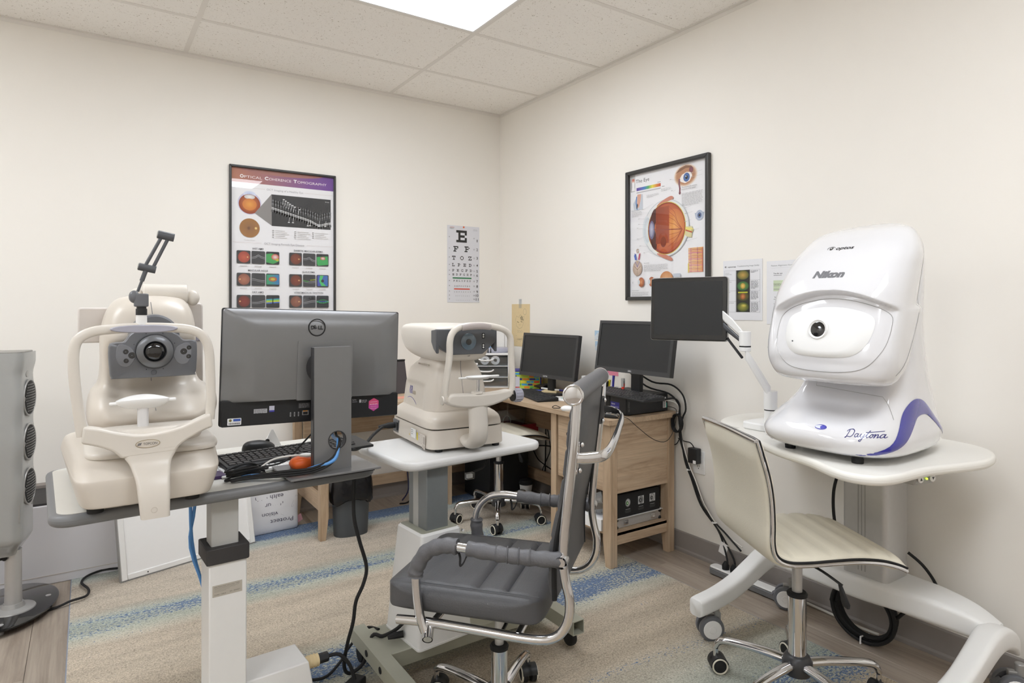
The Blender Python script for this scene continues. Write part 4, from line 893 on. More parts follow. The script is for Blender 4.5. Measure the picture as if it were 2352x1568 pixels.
# ---------------- under the desk
t = thing('computer_tower', 'large black cabinet standing under the desk in the corner', 'cabinet', (-.268, -.38, 0))
part('case', B().box(-.16, .14, -.16, .16, .01, .43), 'rubber', t, bevel=.004); part('foot', B().box(-.14, -.10, -.15, .15, 0, .012).box(.08, .12, -.15, .15, 0, .012), 'black', t)
t = thing('red_tray', 'dark red open tray on top of the black cabinet under the desk', 'tray', (-.268, -.39, .4305))
part('tray_shell', B().box(-.20, .20, -.18, .16, 0, .006).box(-.20, .20, -.18, -.174, .006, .06).box(-.20, .20, .154, .16, .006, .06).box(-.20, -.194, -.174, .154, .006, .06).box(.194, .20, -.174, .154, .006, .06), 'red', t)
t = thing('clear_bin', 'clear plastic bin with a pale cable inside standing in the red tray', 'storage bin', (-.268, -.39, .437))
part('bin_wall', B().loft([[(x, y, z) for x, y in rrect(-.15-e, .15+e, -.11-e, .11+e, .02, 4)] for z, e in ((0, 0), (.15, .012), (.155, .018), (.155, .010), (.15, .006), (.004, -.006))]), 'clear', t)
part('cable_coil', B().tube([(.03+.03*cos(a/3), -.06, .06+.04*sin(a/3)) for a in range(0, 38)], .003, 6, smooth=0), 'whitecable', t)
t = thing('paper_cup', 'white takeaway coffee cup with black lid on the floor under the desk', 'cup', (-.209, -.629, 0))
part('cup_wall', B().lathe([(.029, 0), (.030, .002), (.041, .125), (.0425, .128)], (0, 0, 0), 'z', 32), 'paper', t)
part('lid', B().lathe([(.0435, .124), (.045, .130), (.044, .137), (.040, .139), (.039, .150), (.034, .152), (.0001, .151)], (0, 0, 0), 'z', 32), 'rubber', t)
P = Print(); P.text('the', 0, .085, .005, '#444', al='c'); P.text('FRESH', 0, .072, .008, '#444', al='c'); P.text('Roast', 0, .058, .009, '#444', al='c')
o = P.mesh('print', 'pr', t, wrap=lambda p: ((.0395-.0)*sin(p[0]/.037+.5)*(1+(p[1]-.09)*2.1), -(.0395)*cos(p[0]/.037+.5)*(1+(p[1]-.09)*2.1), p[1]))
# waste bin
t = thing('waste_bin', 'slate grey oval waste bin with a black liner beside the desk leg', 'waste bin', (-1.335, -.545, .0042), -4)
part('bin_shell', body([(0, -.055, .055, .085, 2.4), (.004, -.060, .060, .092, 2.5), (.15, -.066, .066, .098, 2.6), (.325, -.072, .072, .104, 2.67)], 40, 3), 'bin', t)
rd = random.Random(3); rings = []
for z, e in ((.185, .004), (.195, .011), (.23, .013), (.27, .010), (.31, .007), (.332, .002), (.330, -.010), (.28, -.022), (.22, -.035)):
    ring = []
    for j in range(48):
        a = 2*pi*j/48; nx = rd.uniform(-.0015, .002)+.002*sin(9*a+z*60)+.0015*sin(17*a-z*90); x = abs(cos(a))**.75*(1 if cos(a) > 0 else -1); y = abs(sin(a))**.75*(1 if sin(a) > 0 else -1)
        ring.append(((.1075+e+nx)*x, (.074+e+nx)*y, z+(rd.uniform(-.008, .008)+.016*sin(3*a) if z < .20 and e > 0 else rd.uniform(-.002, .002))))
    rings.append(ring)
part('liner', B().loft(rings), 'bag', t, sub=1)
# shelf contents of the cabinet wing
t = thing('headset_box', 'black product box with three small pictures on the lower desk shelf', 'box', (-.245, -1.60, .219))
part('carton', B().box(-.15, .15, -.07, .28, 0, .115), 'rubber', t, bevel=.002)
P = Print()
for k, x in enumerate((-.075, .015, .095)):
    if k: P.rect(x-.020, x+.020, .048, .088, '#C9C9C9')
    P.ell(x, .068, .017, .020, '#E2E2DF' if k != 1 else '#555', '#8A8A8A'); P.ell(x-.004, .066, .009, .010, '#3D6E3A' if k == 0 else '#222'); P.ell(x-.003, .066, .004, .005, '#BFD8B0' if k == 0 else '#999'); P.rect(x-.016, x+.016, .034, .037, '#8A8A8A'); P.rect(x-.02, x+.02, .026, .028, '#5A5A5A'); P.rect(x-.018, x+.018, .020, .022, '#5A5A5A')
P.mesh('print', 'pr', t).location = (0, -.0705, 0)
P = Print(); P.rect(-.11, -.02, -.03, .01, '#6E6C68'); P.rect(-.03, .0, -.045, -.015, '#B9B7B2'); P.rect(.06, .12, .03, .05, '#8A8A88'); P.v = [(x, y, d+.1152) for x, y, d in P.v]; P.mesh('top_print', 'pr', t, upright=False)
t = thing('metal_case', 'flat silver metal case with black corners on the lower desk shelf', 'case', (-.235, -1.565, .1645))
part('case_body', B().box(-.155, .155, -.095, .25, 0, .048), 'alu', t, bevel=.003)
for x in (-.150, .150):
    for z in (.006, .042): part('corner', B().ell((x, -.092, z), .011, .010, .009, 12, 8), 'rubber', t)
for x in (-.09, .10): part('latch', B().box(x-.016, x+.016, -.099, -.095, .012, .036).box(x-.010, x+.010, -.102, -.099, .016, .030), 'chrome', t, bevel=.001)
rd = random.Random(9)
for k in range(4):
    z = .2128+.0014*k; dx, dy = rd.uniform(-.01, .01), rd.uniform(-.012, .008)
    tag(part('paper_sheet', B().box(-.395+dx, -.085+dx, -1.665+dy, -1.45+dy, z, z+.0011), 'paper', smooth=False), ('lowest', 'second', 'third', 'topmost')[k]+' white paper of the thin pile between the silver case and the black box', 'paper sheet', 'papers on the silver case')
t = thing('white_carton', 'flat white carton on the lower desk shelf beside the silver case', 'box', (-.425, -1.565, .1645), 0)
part('carton', B().box(-.045, .028, -.075, .22, 0, .055), 'paper', t, bevel=.001)
t = thing('bagged_goods', 'clear plastic bag holding a dark roll on the lower desk shelf', 'plastic bag', (-.415, -1.54, .2205))
def lump(rx, ry, rz, seed, amp, cz):
    rd = random.Random(seed); b = B().ell((0, 0, cz), rx, ry, rz, 22, 14); off = [rd.uniform(-6, 6) for _ in range(9)]
    b.v = [tuple(V(p)*(1+amp*sin(p[0]*90+off[0])*cos(p[1]*80+off[1])+amp*.8*sin(p[2]*110+off[2]+p[0]*60))) for p in b.v]
    b.v = [(x, y, max(z, 0)) for x, y, z in b.v]; return b
part('film', lump(.052, .11, .075, 5, .10, .068), 'polybag', t); part('dark_roll', B().lathe([(.012, -.03), (.038, -.03), (.040, 0), (.038, .03), (.012, .03)], (0, .02, .045), 'y', 24), 'dgrey2', t)
part('dark_roll', lump(.03, .05, .03, 8, .06, .03), 'rubber', t)
# ================================================================ RETINAL SCANNER ON ITS WHITE TABLE
TZ = .80
def ss(x): x = max(0, min(1, x)); return x*x*(3-2*x)
def sweep(b, path, r=.35, n=4, axis='x'):
    """path (p, q, z, w, h): rounded-rect cross sections; axis x: moving along x, width along y; axis y: moving along y, width along x"""
    rings = []
    for a, c, z, w_, h in path:
        P = rrect(-w_/2, w_/2, -h/2, h/2, min(w_, h)*r*.7, n)
        rings.append([(a, c+u, z+v) if axis == 'x' else (c+u, a, z+v) for u, v in P])
    return b.loft(rings)
t = thing('instrument_table', 'white height-adjustable table on casters with a grey lift column, against the right wall', 'table', (-.26, -2.75, 0))
def ep(name, b, m, par=None, **k):
    b.v = [(x+.26, y+2.75, z) for x, y, z in b.v]; return part(name, b, m, par or t, **k)
out = spl([(-.545, -2.43), (-.60, -2.56), (-.697, -2.736), (-.738, -2.867), (-.796, -2.975), (-.812, -3.045), (-.785, -3.10), (-.721, -3.124), (-.558, -3.135), (-.407, -3.175), (-.309, -3.19), (-.193, -3.165), (-.115, -3.10), (-.075, -2.98), (-.06, -2.75), (-.06, -2.45), (-.10, -2.30), (-.22, -2.25), (-.40, -2.29)], 5)
ep('tabletop', B().prism(out, 'z', TZ-.028, TZ), 'tblwhite', bevel=.011, seg=4)
ep('under_tray', B().prism(rrect(-.50, -.12, -2.98, -2.50, .03, 3), 'z', TZ-.05, TZ-.028), 'matwhite', bevel=.004)
t2 = ep('control_panel', B().loft([[(-.545, -3.085, .735), (-.470, -3.105, .735), (-.470, -3.03, .735), (-.545, -3.03, .735)], [(-.545, -3.095, .772), (-.470, -3.115, .772), (-.470, -3.03, .772), (-.545, -3.03, .772)]]), 'silver', bevel=.004)
def disc(name, x, y, z, r, m, par, n=(-.26, -.96)):
    b = B().lathe([(r, 0), (r, -.0025), (r*.9, -.0032), (.0001, -.0032)], (0, 0, 0), 'y', 20); a = math.atan2(-n[0], n[1])+pi
    o = part(name, b, m, par); o.location = (x, y, z); o.rotation_euler = (0, 0, math.atan2(n[1], n[0])+pi/2); return o
for k, (q, up) in enumerate(((-.530, 1), (-.484, -1))):
    yy = -3.092-(q+.545)*.26
    o = disc('button', q+.26, yy+2.75, .7535, .0105, 'matwhite', t2)
    P = Print(); P.poly([(-.005, -.004*up), (.005, -.004*up), (0, .005*up)] if up > 0 else [(-.005, .004), (0, -.005), (.005, .004)], '#4A4A4C'); a = P.mesh('arrow', 'pr', t2); a.location = (q+.26-.0034*.26, yy+2.75-.0034*.96, .7535); a.rotation_euler = o.rotation_euler
o = disc('indicator', -.507+.26, -3.102+2.75, .7535, .003, mat('green_led', '#B8E03A', .4, emit=1.5), t2)
col = ep('lift_column', B().prism(rrect(-.262, -.105, -2.872, -2.715, .018, 4), 'z', .30, TZ-.05), 'alu')
for k in range(3): ep('groove', B().box(-.2632, -.2618, -2.800+.012*k, -2.797+.012*k, .32, TZ-.06), 'silver', smooth=False)
ep('column_cap', B().prism(rrect(-.268, -.10, -2.877, -2.71, .02, 4), 'z', .715, .735), 'silver', bevel=.002)
# base: two arched legs and a cross beam
def arch(y):
    # x, z centre, width, height
    xs_ = [(-.665, .135, .050, .060), (-.65, .138, .064, .062), (-.55, .145, .066, .064), (-.44, .165, .066, .070), (-.34, .200, .068, .075), (-.26, .228, .072, .078), (-.20, .232, .074, .074), (-.14, .212, .072, .066), (-.10, .185, .066, .06), (-.075, .165, .052, .05)]
    return [(x, y, z, w_, h) for x, z, w_, h in spl(xs_, 4, closed=False)]
ep('base_leg', sweep(B(), arch(-2.385)), 'matwhite', ang=50); ep('base_leg', sweep(B(), arch(-3.165)), 'matwhite', ang=50)
cb = spl([(-3.17, -.19, .232, .085, .06), (-3.10, -.19, .252, .12, .075), (-3.0, -.19, .262, .16, .08), (-2.90, -.185, .262, .19, .075), (-2.79, -.184, .262, .215, .08), (-2.66, -.185, .258, .19, .075), (-2.55, -.19, .245, .12, .07), (-2.45, -.19, .235, .095, .062), (-2.38, -.19, .232, .08, .06)], 4, closed=False)
ep('cross_beam', sweep(B(), cb, axis='y'), 'matwhite', ang=50)
def twin_caster(x, y, ang, par, r=.047, lock=False):
    c = bpy.data.objects.new('caster', None); C.objects.link(c); c.parent = par; c.location = (x+.26, y+2.75, 0); c.rotation_euler = (0, 0, R(ang))
    part('stem', B().cyl((0.022, 0, .085), (0.022, 0, .125), .014).box(-.012, .040, -.010, .010, .07, .10), 'silver', c, bevel=.003)
    part('wheel', B().lathe([(.012, -.034), (r*.72, -.034), (r*.95, -.031), (r, -.026), (r, -.015), (r*.95, -.011), (.012, -.011)], (0, 0, r), 'y', 28).lathe([(.012, .011), (r*.95, .011), (r, .015), (r, .026), (r*.95, .031), (r*.72, .034), (.012, .034)], (0, 0, r), 'y', 28), 'dgrey', c)
    part('hub_cap', B().lathe([(r*.74, 0), (r*.70, -.0022), (r*.30, -.0022), (r*.27, -.004), (.0001, -.0045)], (0, -.034, r), 'y', 24).lathe([(r*.74, 0), (r*.70, .0022), (.0001, .0025)], (0, .034, r), 'y', 24), 'matwhite', c)
    if lock: part('brake_pedal', B().loft([[(-.03, -.018, .066), (-.03, .018, .066), (-.03, .018, .072), (-.03, -.018, .072)], [(-.056, -.016, .045), (-.056, .016, .045), (-.056, .016, .052), (-.056, -.016, .052)]]), 'dgrey', c, bevel=.002)
    return c
twin_caster(-.585, -2.385, -32, t); twin_caster(-.12, -2.40, -60, t, lock=True); twin_caster(-.10, -3.175, -50, t, lock=True); twin_caster(-.575, -3.165, 20, t)
ep('table_print', (lambda b: b)(B().box(-.52, -.50, -2.455, -2.40, TZ+.0002, TZ+.0006)), 'lamin', smooth=False)

# --- scanner
t = thing('retinal_scanner', 'large glossy white retinal scanner with a blue side swoosh, on the white table', 'retinal scanner', (-.455, -2.905, TZ), -91)
def bfn(p):
    x, y, z = p
    if y < -.05 and .10 < z < .30: y += .05*ss((z-.10)/.06)*ss((.15-abs(x))/.10)
    return (x, y, z)
base = part('base_shell', body([(.016, -.215, .20, .160, 3, -.02), (.020, -.25, .235, .182, 3.1, -.023), (.035, -.285, .258, .200, 3.2, -.025), (.065, -.298, .262, .206, 3.2, -.025), (.095, -.284, .258, .199, 3.1, -.024), (.125, -.245, .248, .186, 3, -.02), (.155, -.205, .235, .174, 3, -.014), (.19, -.175, .220, .163, 2.9, -.008), (.24, -.15, .19, .154, 2.8, -.002), (.31, -.12, .165, .150, 2.7, 0), (.40, -.09, .14, .149, 2.6, 0), (.50, -.05, .125, .149, 2.6, 0), (.60, -.01, .115, .146, 2.6, 0), (.66, .0, .105, .140, 2.6, 0), (.70, .02, .09, .11, 2.4, 0), (.712, .03, .07, .07, 2.2, 0)], 112, 7, egg=.12, fn=bfn), 'gloss', t, ang=80)
def hfn(p):
    x, y, z = p
    if y < 0:
        x0 = x-.022; zt = .508-.044*(x0/.16)**2
        m_ = ss((zt-z)/.016)*ss((.185-abs(x0))/.028)*ss((z-.245)/.05)
        y += m_*(.012+.024*ss((z-.30)/.2))
    return (x, y, z)
head = part('head_shell', body([(.226, -.19, -.10, .10, 2.4, .005), (.228, -.245, -.09, .145, 2.5, .005), (.240, -.282, -.075, .168, 2.6, .004), (.265, -.300, -.06, .182, 2.7, .003), (.30, -.307, -.045, .190, 2.9, .002), (.35, -.302, -.025, .193, 3, 0), (.42, -.287, .0, .192, 3, 0), (.48, -.270, .025, .190, 3, 0), (.52, -.250, .04, .189, 2.9, 0), (.57, -.212, .058, .186, 2.8, 0), (.62, -.165, .072, .181, 2.7, 0), (.665, -.108, .080, .166, 2.5, -.004), (.698, -.055, .080, .142, 2.4, -.008), (.716, -.005, .075, .105, 2.3, -.01), (.724, .025, .065, .06, 2.2, 0), (.725, .035, .05, .02, 2, 0)], 160, 12, egg=.10, fn=hfn), 'gloss', t, ang=70)
FW = wrapper(head, (0, -.6, 0), (1, 0, 0), (0, 0, 1), (0, 1, 0)); FB = wrapper(base, (0, -.6, 0), (1, 0, 0), (0, 0, 1), (0, 1, 0))
SBr = wrapper(base, (.5, 0, 0), (0, 1, 0), (0, 0, 1), (-1, 0, 0)); SHr = wrapper(head, (.5, 0, 0), (0, 1, 0), (0, 0, 1), (-1, 0, 0))
def patch(name, outl, W_, m, par, lift=.003, rings=8, thick=.003, c=None):
    cx = sum(p[0] for p in outl)/len(outl) if c is None else c[0]; cy = sum(p[1] for p in outl)/len(outl) if c is None else c[1]
    vs = [W_((cx, cy, lift))]; fs = []; n = len(outl)
    for r_ in range(1, rings+1):
        k = r_/rings; l = lift*(1-ss((k-.9)/.1)*.9)
        vs += [W_((cx+(x-cx)*k, cy+(y-cy)*k, l)) for x, y in outl]
    for j in range(n): fs.append((0, 1+j, 1+(j+1) % n))
    for r_ in range(rings-1):
        a = 1+r_*n; b_ = a+n
        for j in range(n): fs.append((a+j, b_+j, b_+(j+1) % n, a+(j+1) % n))
    b = B(); b.add(vs, fs); return part(name, b, m, par, ang=70)
def seam(name, pts, W_, par, w_=.0009, m='silver', closed=True):
    P3 = [W_((x, y, .0001)) for x, y in pts if W_.ok((x, y))]
    if closed: P3.append(P3[0])
    return part(name, B().tube(P3, w_, 5, smooth=0), m, par)
outl = [(x+.022, z) for x, z in spl([(-.152, .44), (-.09, .468), (0, .481), (.09, .468), (.152, .44), (.164, .40), (.156, .335), (.12, .285), (.055, .268), (-.055, .268), (-.12, .285), (-.156, .335), (-.164, .40)], 5)]
seam('panel_seam', outl, FW, t, .0008)
mask = [(x+.022, z) for x, z in spl([(-.120, .43), (-.065, .450), (0, .456), (.065, .450), (.120, .43), (.131, .395), (.120, .348), (.09, .318), (.04, .309), (-.04, .309), (-.09, .318), (-.120, .348), (-.131, .395)], 5)]
patch('face_rest', mask, FW, mat('frosted_face_mask', '#ECECEB', .5, var=.003), t, lift=.006)
# eye window
c0 = V(FW((.006, .389, .0075)))
part('window_ring', B().lathe([(.024, .004), (.030, .002), (.031, -.003), (.028, -.007), (.024, -.004)], (0, 0, 0), 'y', 36), 'matwhite', t).matrix_basis = Matrix.Translation(c0) @ Matrix.Rotation(R(-10), 4, 'X')
part('eye_window', B().lathe([(.026, .002), (.0255, -.003), (.018, -.0055), (.0001, -.0065)], (0, 0, 0), 'y', 36), 'lens', t).matrix_basis = Matrix.Translation(c0) @ Matrix.Rotation(R(-10), 4, 'X')
part('marker_dot', B().cyl((0, 0, 0), (0, -.0015, 0), .0022, n=10), 'dgrey2', t).location = FW((-.072, .352, .0062))
for S, W_ in (('h', FW),):
    P = Print(); P.ell(-.037, .641, .013, .0060, '#8A8A8E'); P.ell(-.035, .639, .0105, .0048, '#EFEFF1'); P.ell(-.035, .6395, .006, .0052, '#2A2A2E'); P.ell(-.036, .641, .0018, .0018, '#F5F5F5')
    P.text('optos', -.020, .635, .0105, '#232327', w=.056, bold=.025, ital=.15); P.mesh('maker_lettering', 'prg', t, wrap=W_)
    P = Print(); P.text('Nikon', -.044, .546, .0200, '#77787C', w=.096, bold=.06, ital=.22); P.mesh('maker_lettering', 'prg', t, wrap=W_)
P = Print(); P.ell(.013, .099, .018, .0065, '#3F3FA3'); P.ell(.010, .0995, .0145, .0042, '#D8DCEE'); P.ell(.018, .0995, .007, .004, '#4A4AB8'); P.mesh('eye_emblem', 'prg', t, wrap=FB)
def cursive(P, S, x, y, k, w_, c):
    for st in S: P.line([(x+a*k, y+b_*k) for a, b_ in spl(st, 4, closed=False)], w_, c)
Day = [[(.2, 1.5), (.22, .8), (.0, -.1), (-.15, -.15), (.2, .12), (.8, .1), (1.15, .6), (1.1, 1.3), (.6, 1.6), (.0, 1.4), (-.15, 1.1)],
       [(2.0, .75), (1.65, .8), (1.5, .35), (1.7, .1), (1.95, .3), (2.05, .8), (2.02, .3), (2.2, .1), (2.4, .4)],
       [(2.4, .4), (2.5, .8), (2.5, .3), (2.7, .12), (2.95, .4), (3.05, .8), (2.95, 0), (2.7, -.7), (2.45, -.55), (2.9, -.05), (3.3, .4)],
       [(3.3, .4), (3.6, 1.5), (3.45, .5), (3.6, .1), (3.85, .4)], [(3.1, 1.15), (3.7, 1.2), (5.4, 1.45)],
       [(3.85, .4), (4.1, .8), (4.35, .5), (4.15, .12), (3.92, .4), (4.1, .78), (4.5, .7)],
       [(4.5, .7), (4.6, .8), (4.55, .1), (4.7, .6), (4.9, .8), (5.0, .5), (5.0, .15), (5.2, .3)],
       [(5.75, .75), (5.45, .8), (5.3, .4), (5.45, .12), (5.7, .3), (5.8, .8), (5.78, .3), (5.95, .12), (6.1, .3)]]
P = Print(); cursive(P, Day, .090, .084, .0128, .0018, '#2E2E72'); P.mesh('model_lettering', 'prg', t, wrap=FB)
up_ = spl([(-.275, .030), (-.21, .062), (-.15, .110), (-.10, .155), (-.04, .180), (.02, .172), (.08, .132), (.13, .095), (.20, .06), (.235, .045)], 5, closed=False)
lo_ = spl([(-.262, .028), (-.18, .050), (-.12, .080), (-.07, .110), (-.03, .130), (.03, .130), (.08, .103), (.13, .072), (.20, .04), (.235, .03)], 5, closed=False)
def strip(name, A, Bt, W_, m, par, lift=.0018, k=5):
    vs = []; fs = []
    for (a0, a1), (b0, b1) in zip(A, Bt):
        for q in range(k): u = q/(k-1); l = lift*(1 if 0 < q < k-1 else .25); vs.append(W_((a0+(b0-a0)*u, a1+(b1-a1)*u, l)))
    for i_ in range(len(A)-1):
        for q in range(k-1): o_ = i_*k+q; fs.append((o_, o_+1, o_+k+1, o_+k))
    b = B(); b.add(vs, fs); return part(name, b, m, par, ang=80)
strip('blue_swoosh', up_, lo_, SBr, 'blue', t)
SBl = wrapper(base, (-.5, 0, 0), (0, 1, 0), (0, 0, 1), (1, 0, 0)); strip('blue_swoosh', up_, lo_, SBl, 'blue', t)
seam('side_seam', spl([(.03, .690), (.0, .60), (-.05, .46), (-.10, .36), (-.16, .29), (-.20, .262)], 5, closed=False), SHr, t, .0007, closed=False)
seam('side_seam', spl([(-.085, .30), (-.105, .25), (-.135, .19), (-.155, .13)], 5, closed=False), SBr, t, .0007, closed=False)
for x, y in ((-.14, -.20), (.09, -.22), (-.12, .16), (.08, .16)): part('foot', B().lathe([(.016, 0), (.017, .012), (.013, .020)], (x, y, 0), 'z', 16), 'rubber', t)

# --- touch screen on its arm
t = thing('touch_screen', 'black touch screen on a white articulated arm clamped to the white table', 'touch screen', (-.44, -2.545, TZ))
def ap(name, b, m, **k):
    b.v = [(x+.44, y+2.545, z-TZ) for x, y, z in b.v]; return part(name, b, m, t, **k)
ap('clamp_block', B().prism(rrect(-.50, -.36, -2.56, -2.46, .02, 4), 'z', TZ, TZ+.028), 'matwhite', bevel=.006)
ap('post', B().cyl((-.44, -2.545, TZ+.02), (-.44, -2.545, TZ+.074), .022, n=28).cyl((-.44, -2.545, TZ+.077), (-.44, -2.545, TZ+.145), .024, n=28), 'matwhite')
ap('post_gasket', B().cyl((-.44, -2.545, TZ+.073), (-.44, -2.545, TZ+.078), .0225, n=28), 'rubber')
pe = V((-.495, -2.475, 1.085)); p0 = V((-.44, -2.545, .935))
ap('lower_arm', B().loft([[tuple(p+V((dx, dy, dz))) for dx, dy, dz in ((-.018, -.013, -h), (.018, .013, -h), (.018, .013, h), (-.018, -.013, h))] for p, h in ((p0, .026), (p0.lerp(pe, .5), .028), (pe, .024))]), 'matwhite', bevel=.009, seg=3)
ap('elbow_gasket', B().cyl((-.495, -2.475, 1.106), (-.495, -2.475, 1.110), .021, n=24), 'rubber')
ap('elbow', B().cyl((-.495, -2.475, 1.110), (-.495, -2.475, 1.165), .0215, n=28).cyl((-.495, -2.475, 1.09), (-.495, -2.475, 1.106), .0215, n=28), 'matwhite', bevel=.002)
pt = V((-.435, -2.275, 1.250)); pe2 = V((-.500, -2.470, 1.145))
ap('upper_arm', B().loft([[tuple(p+V((dx, dy, dz))) for dx, dy, dz in ((-.015, -.012, -.008), (.015, .012, -.008), (.015, .012, h), (-.015, -.012, h))] for p, h in ((pe2, .020), (pe2.lerp(pt, .35), .032), (pt, .030))]), 'matwhite', bevel=.006, seg=3)
ap('arm_cover', B().loft([[tuple(p+V((dx, dy, dz))) for dx, dy, dz in ((-.014, -.011, -h), (.014, .011, -h), (.014, .011, 0), (-.014, -.011, 0))] for p, h in ((pe2+V((0, 0, -.012)), .018), (pe2.lerp(pt, .45)+V((0, 0, -.012)), .026), (pt+V((0, 0, -.010)), .035))]), 'dgrey2', bevel=.008, seg=3)
ap('arm_cable', B().tube([(-.445, -2.31, 1.20), (-.455, -2.36, 1.14), (-.49, -2.43, 1.095), (-.498, -2.465, 1.065)], .005, 8), 'rubber')
A0 = V((-.595, -2.091, 0)); A1 = V((-.464, -2.370, 0))
mid = (A0+A1)/2; Wt = (A1-A0).length; ang = math.degrees(math.atan2((A1-A0).y, (A1-A0).x))
def tp(name, b, m, par=None, **k):
    Mx = Matrix.Translation((mid.x+.44, mid.y+2.545, 1.249-TZ)) @ Matrix.Rotation(R(ang), 4, 'Z') @ Matrix.Rotation(R(-3), 4, 'X'); b.xf(Mx); return part(name, b, m, par or t, **k)
hw, hh = Wt/2, .127
tp('bezel_shell', B().prism(rrect(-hw, hw, -hh, hh, .010, 4), 'y', 0, .028), 'blackg', bevel=.003)
tp('rim', B().prism(rrect(-hw-.002, hw+.002, -hh-.002, hh+.002, .011, 4), 'y', .006, .026), 'silver', bevel=.002)
tp('display', B().box(-hw+.015, hw-.018, -.0012, -.0002, -hh+.022, hh-.016), 'screen', smooth=False)
tp('mount_plate', B().box(-.03, .07, .028, .038, -.05, .05).cyl((0.05, .038, 0), (0.05, .075, 0), .02), 'matwhite')
# ================================================================ LEFT INSTRUMENT TABLE, RETINAL CAMERA, MONITOR
ZT = .745
t = thing('instrument_table', 'grey-edged motorised instrument table with white post base in the left foreground', 'table', (-2.24, -1.80, .0042), 3)
def fp(name, b, m, par=None, **k):
    b.v = [(x+2.24, y+1.80, z) for x, y, z in b.v]; return part(name, b, m, par or t, **k)
fp('tabletop', B().prism(rrect(-2.645, -1.795, -2.085, -1.50, .05, 6), 'z', ZT-.030, ZT-.0005), 'edge', bevel=.012, seg=4)
fp('top_surface', B().prism(rrect(-2.628, -1.812, -2.068, -1.517, .038, 6), 'z', ZT-.0006, ZT+.0004), 'lamin', smooth=False)
fp('support_plate', B().box(-2.45, -2.05, -1.92, -1.66, ZT-.045, ZT-.030), 'silver')
fp('inner_column', B().box(-2.277, -2.205, -2.040, -1.975, .50, ZT-.03), 'tlight', bevel=.003)
fp('column_collar', B().loft([[(x, y, z) for x, y in rrect(-2.293, -2.180, -2.060, -1.945, .004, 2)] for z in (.538, .583)]), mat('charcoal_collar', '#3A3838', .6), bevel=.003)
fp('outer_column', B().box(-2.286, -2.186, -2.053, -1.950, .10, .538), 'white', bevel=.004)
P = Print(); P.rect(0, .078, 0, .032, '#B9B2A6')
P.text('600 Motorized Instrument Table', .005, .0255, .0032, '#5A554E', w=.066); P.rect(.005, .07, .0225, .0231, '#6A655E'); P.rect(.005, .06, .0195, .0201, '#8A857E'); P.rect(.005, .045, .0165, .0171, '#8A857E'); P.rect(.005, .035, .0135, .0141, '#8A857E'); P.text('CLASSI   TYPE B', .005, .004, .0032, '#5A554E', w=.030); P.text('S/N : 55025071', .045, .006, .0032, '#5A554E', w=.027)
o = P.mesh('rating_label', 'pr', t); o.location = (-2.277+2.24, -2.0535+1.80, .447)
fp('base_beam', B().box(-2.62, -2.10, -2.10, -1.99, .03, .105), 'white', bevel=.004)
fp('motor_housing', B().loft([[(-2.218, -2.03, .09), (-1.985, -2.03, .09), (-1.985, -1.90, .09), (-2.218, -1.90, .09)], [(-2.218, -2.03, .165), (-2.00, -2.03, .165), (-1.985, -2.03, .13), (-1.985, -1.90, .13), (-2.00, -1.90, .165), (-2.218, -1.90, .165)][:0] or [(-2.218, -2.03, .17), (-2.0, -2.03, .17), (-2.0, -1.90, .17), (-2.218, -1.90, .17)]]), 'white', bevel=.004)
fp('cord_inlet', B().cyl((-1.985, -1.955, .125), (-1.945, -1.955, .125), .019, n=20).lathe([(.020, -.002), (.021, 0), (.020, .002)], (-1.975, -1.955, .125), 'x', 20).lathe([(.020, -.002), (.021, 0), (.020, .002)], (-1.965, -1.955, .125), 'x', 20).lathe([(.020, -.002), (.021, 0), (.020, .002)], (-1.955, -1.955, .125), 'x', 20), 'kraft')
fp('plug', B().cyl((-1.946, -1.955, .125), (-1.912, -1.955, .125), .016, n=6), 'black', bevel=.002)
fp('power_cord', B().tube([(-1.912, -1.955, .125), (-1.875, -1.96, .12), (-1.845, -1.975, .08), (-1.835, -1.995, .03), (-1.83, -2.02, .016), (-1.815, -2.06, .016)], .006, 8), 'rubber')
for x, y in ((-2.58, -2.045), (-2.04, -1.965), (-2.04, -2.005), (-2.30, -2.045)): fp('pad', B().cyl((x, y, 0), (x, y, .092 if x > -2.1 else .03), .016, n=18), 'rubber')
fp('hanging_cable', B().tube([(-2.235, -1.53, .715), (-2.24, -1.53, .55), (-2.23, -1.53, .40), (-2.20, -1.60, .25), (-2.16, -1.68, .06), (-2.10, -1.74, .014)], .0055, 8), 'bluecable')
fp('hanging_cable', B().tube([(-2.230, -1.53, .715), (-2.227, -1.53, .56), (-2.240, -1.53, .42), (-2.19, -1.60, .24), (-2.15, -1.67, .06), (-2.09, -1.72, .014)], .0055, 8), 'bluecable')

# --- retinal camera
ZT += .0042
t = thing('retinal_camera', 'cream retinal camera with grey lens housing and chin rest frame on the left table', 'retinal camera', (-2.41, -1.85, ZT+.0004))
parts('foot', [B().lathe([(.018, 0), (.019, .018)], (x, y, 0), 'z', 16) for x, y in ((-.125, -.25), (.09, -.25), (-.15, .25), (.15, .25))], 'rubber', t)
bs = part('base_shell', body([(.018, -.292, .30, .163, 10, -.010), (.021, -.298, .305, .168, 10, -.010), (.055, -.300, .305, .178, 11, -.008), (.080, -.299, .302, .184, 11, -.007), (.088, -.293, .300, .184, 10, -.006), (.100, -.268, .295, .183, 9, -.005), (.114, -.235, .288, .180, 8, -.003), (.121, -.22, .28, .172, 6, 0), (.123, -.20, .26, .160, 5, 0)], 96, 6, egg=-.13), 'cream', t, ang=60)
part('slide_plate', body([(.118, -.215, .22, .150, 7, .008), (.121, -.228, .23, .158, 7, .008), (.133, -.228, .23, .158, 7, .008), (.139, -.212, .22, .148, 7, .008)], 60, 3), 'cream2', t)
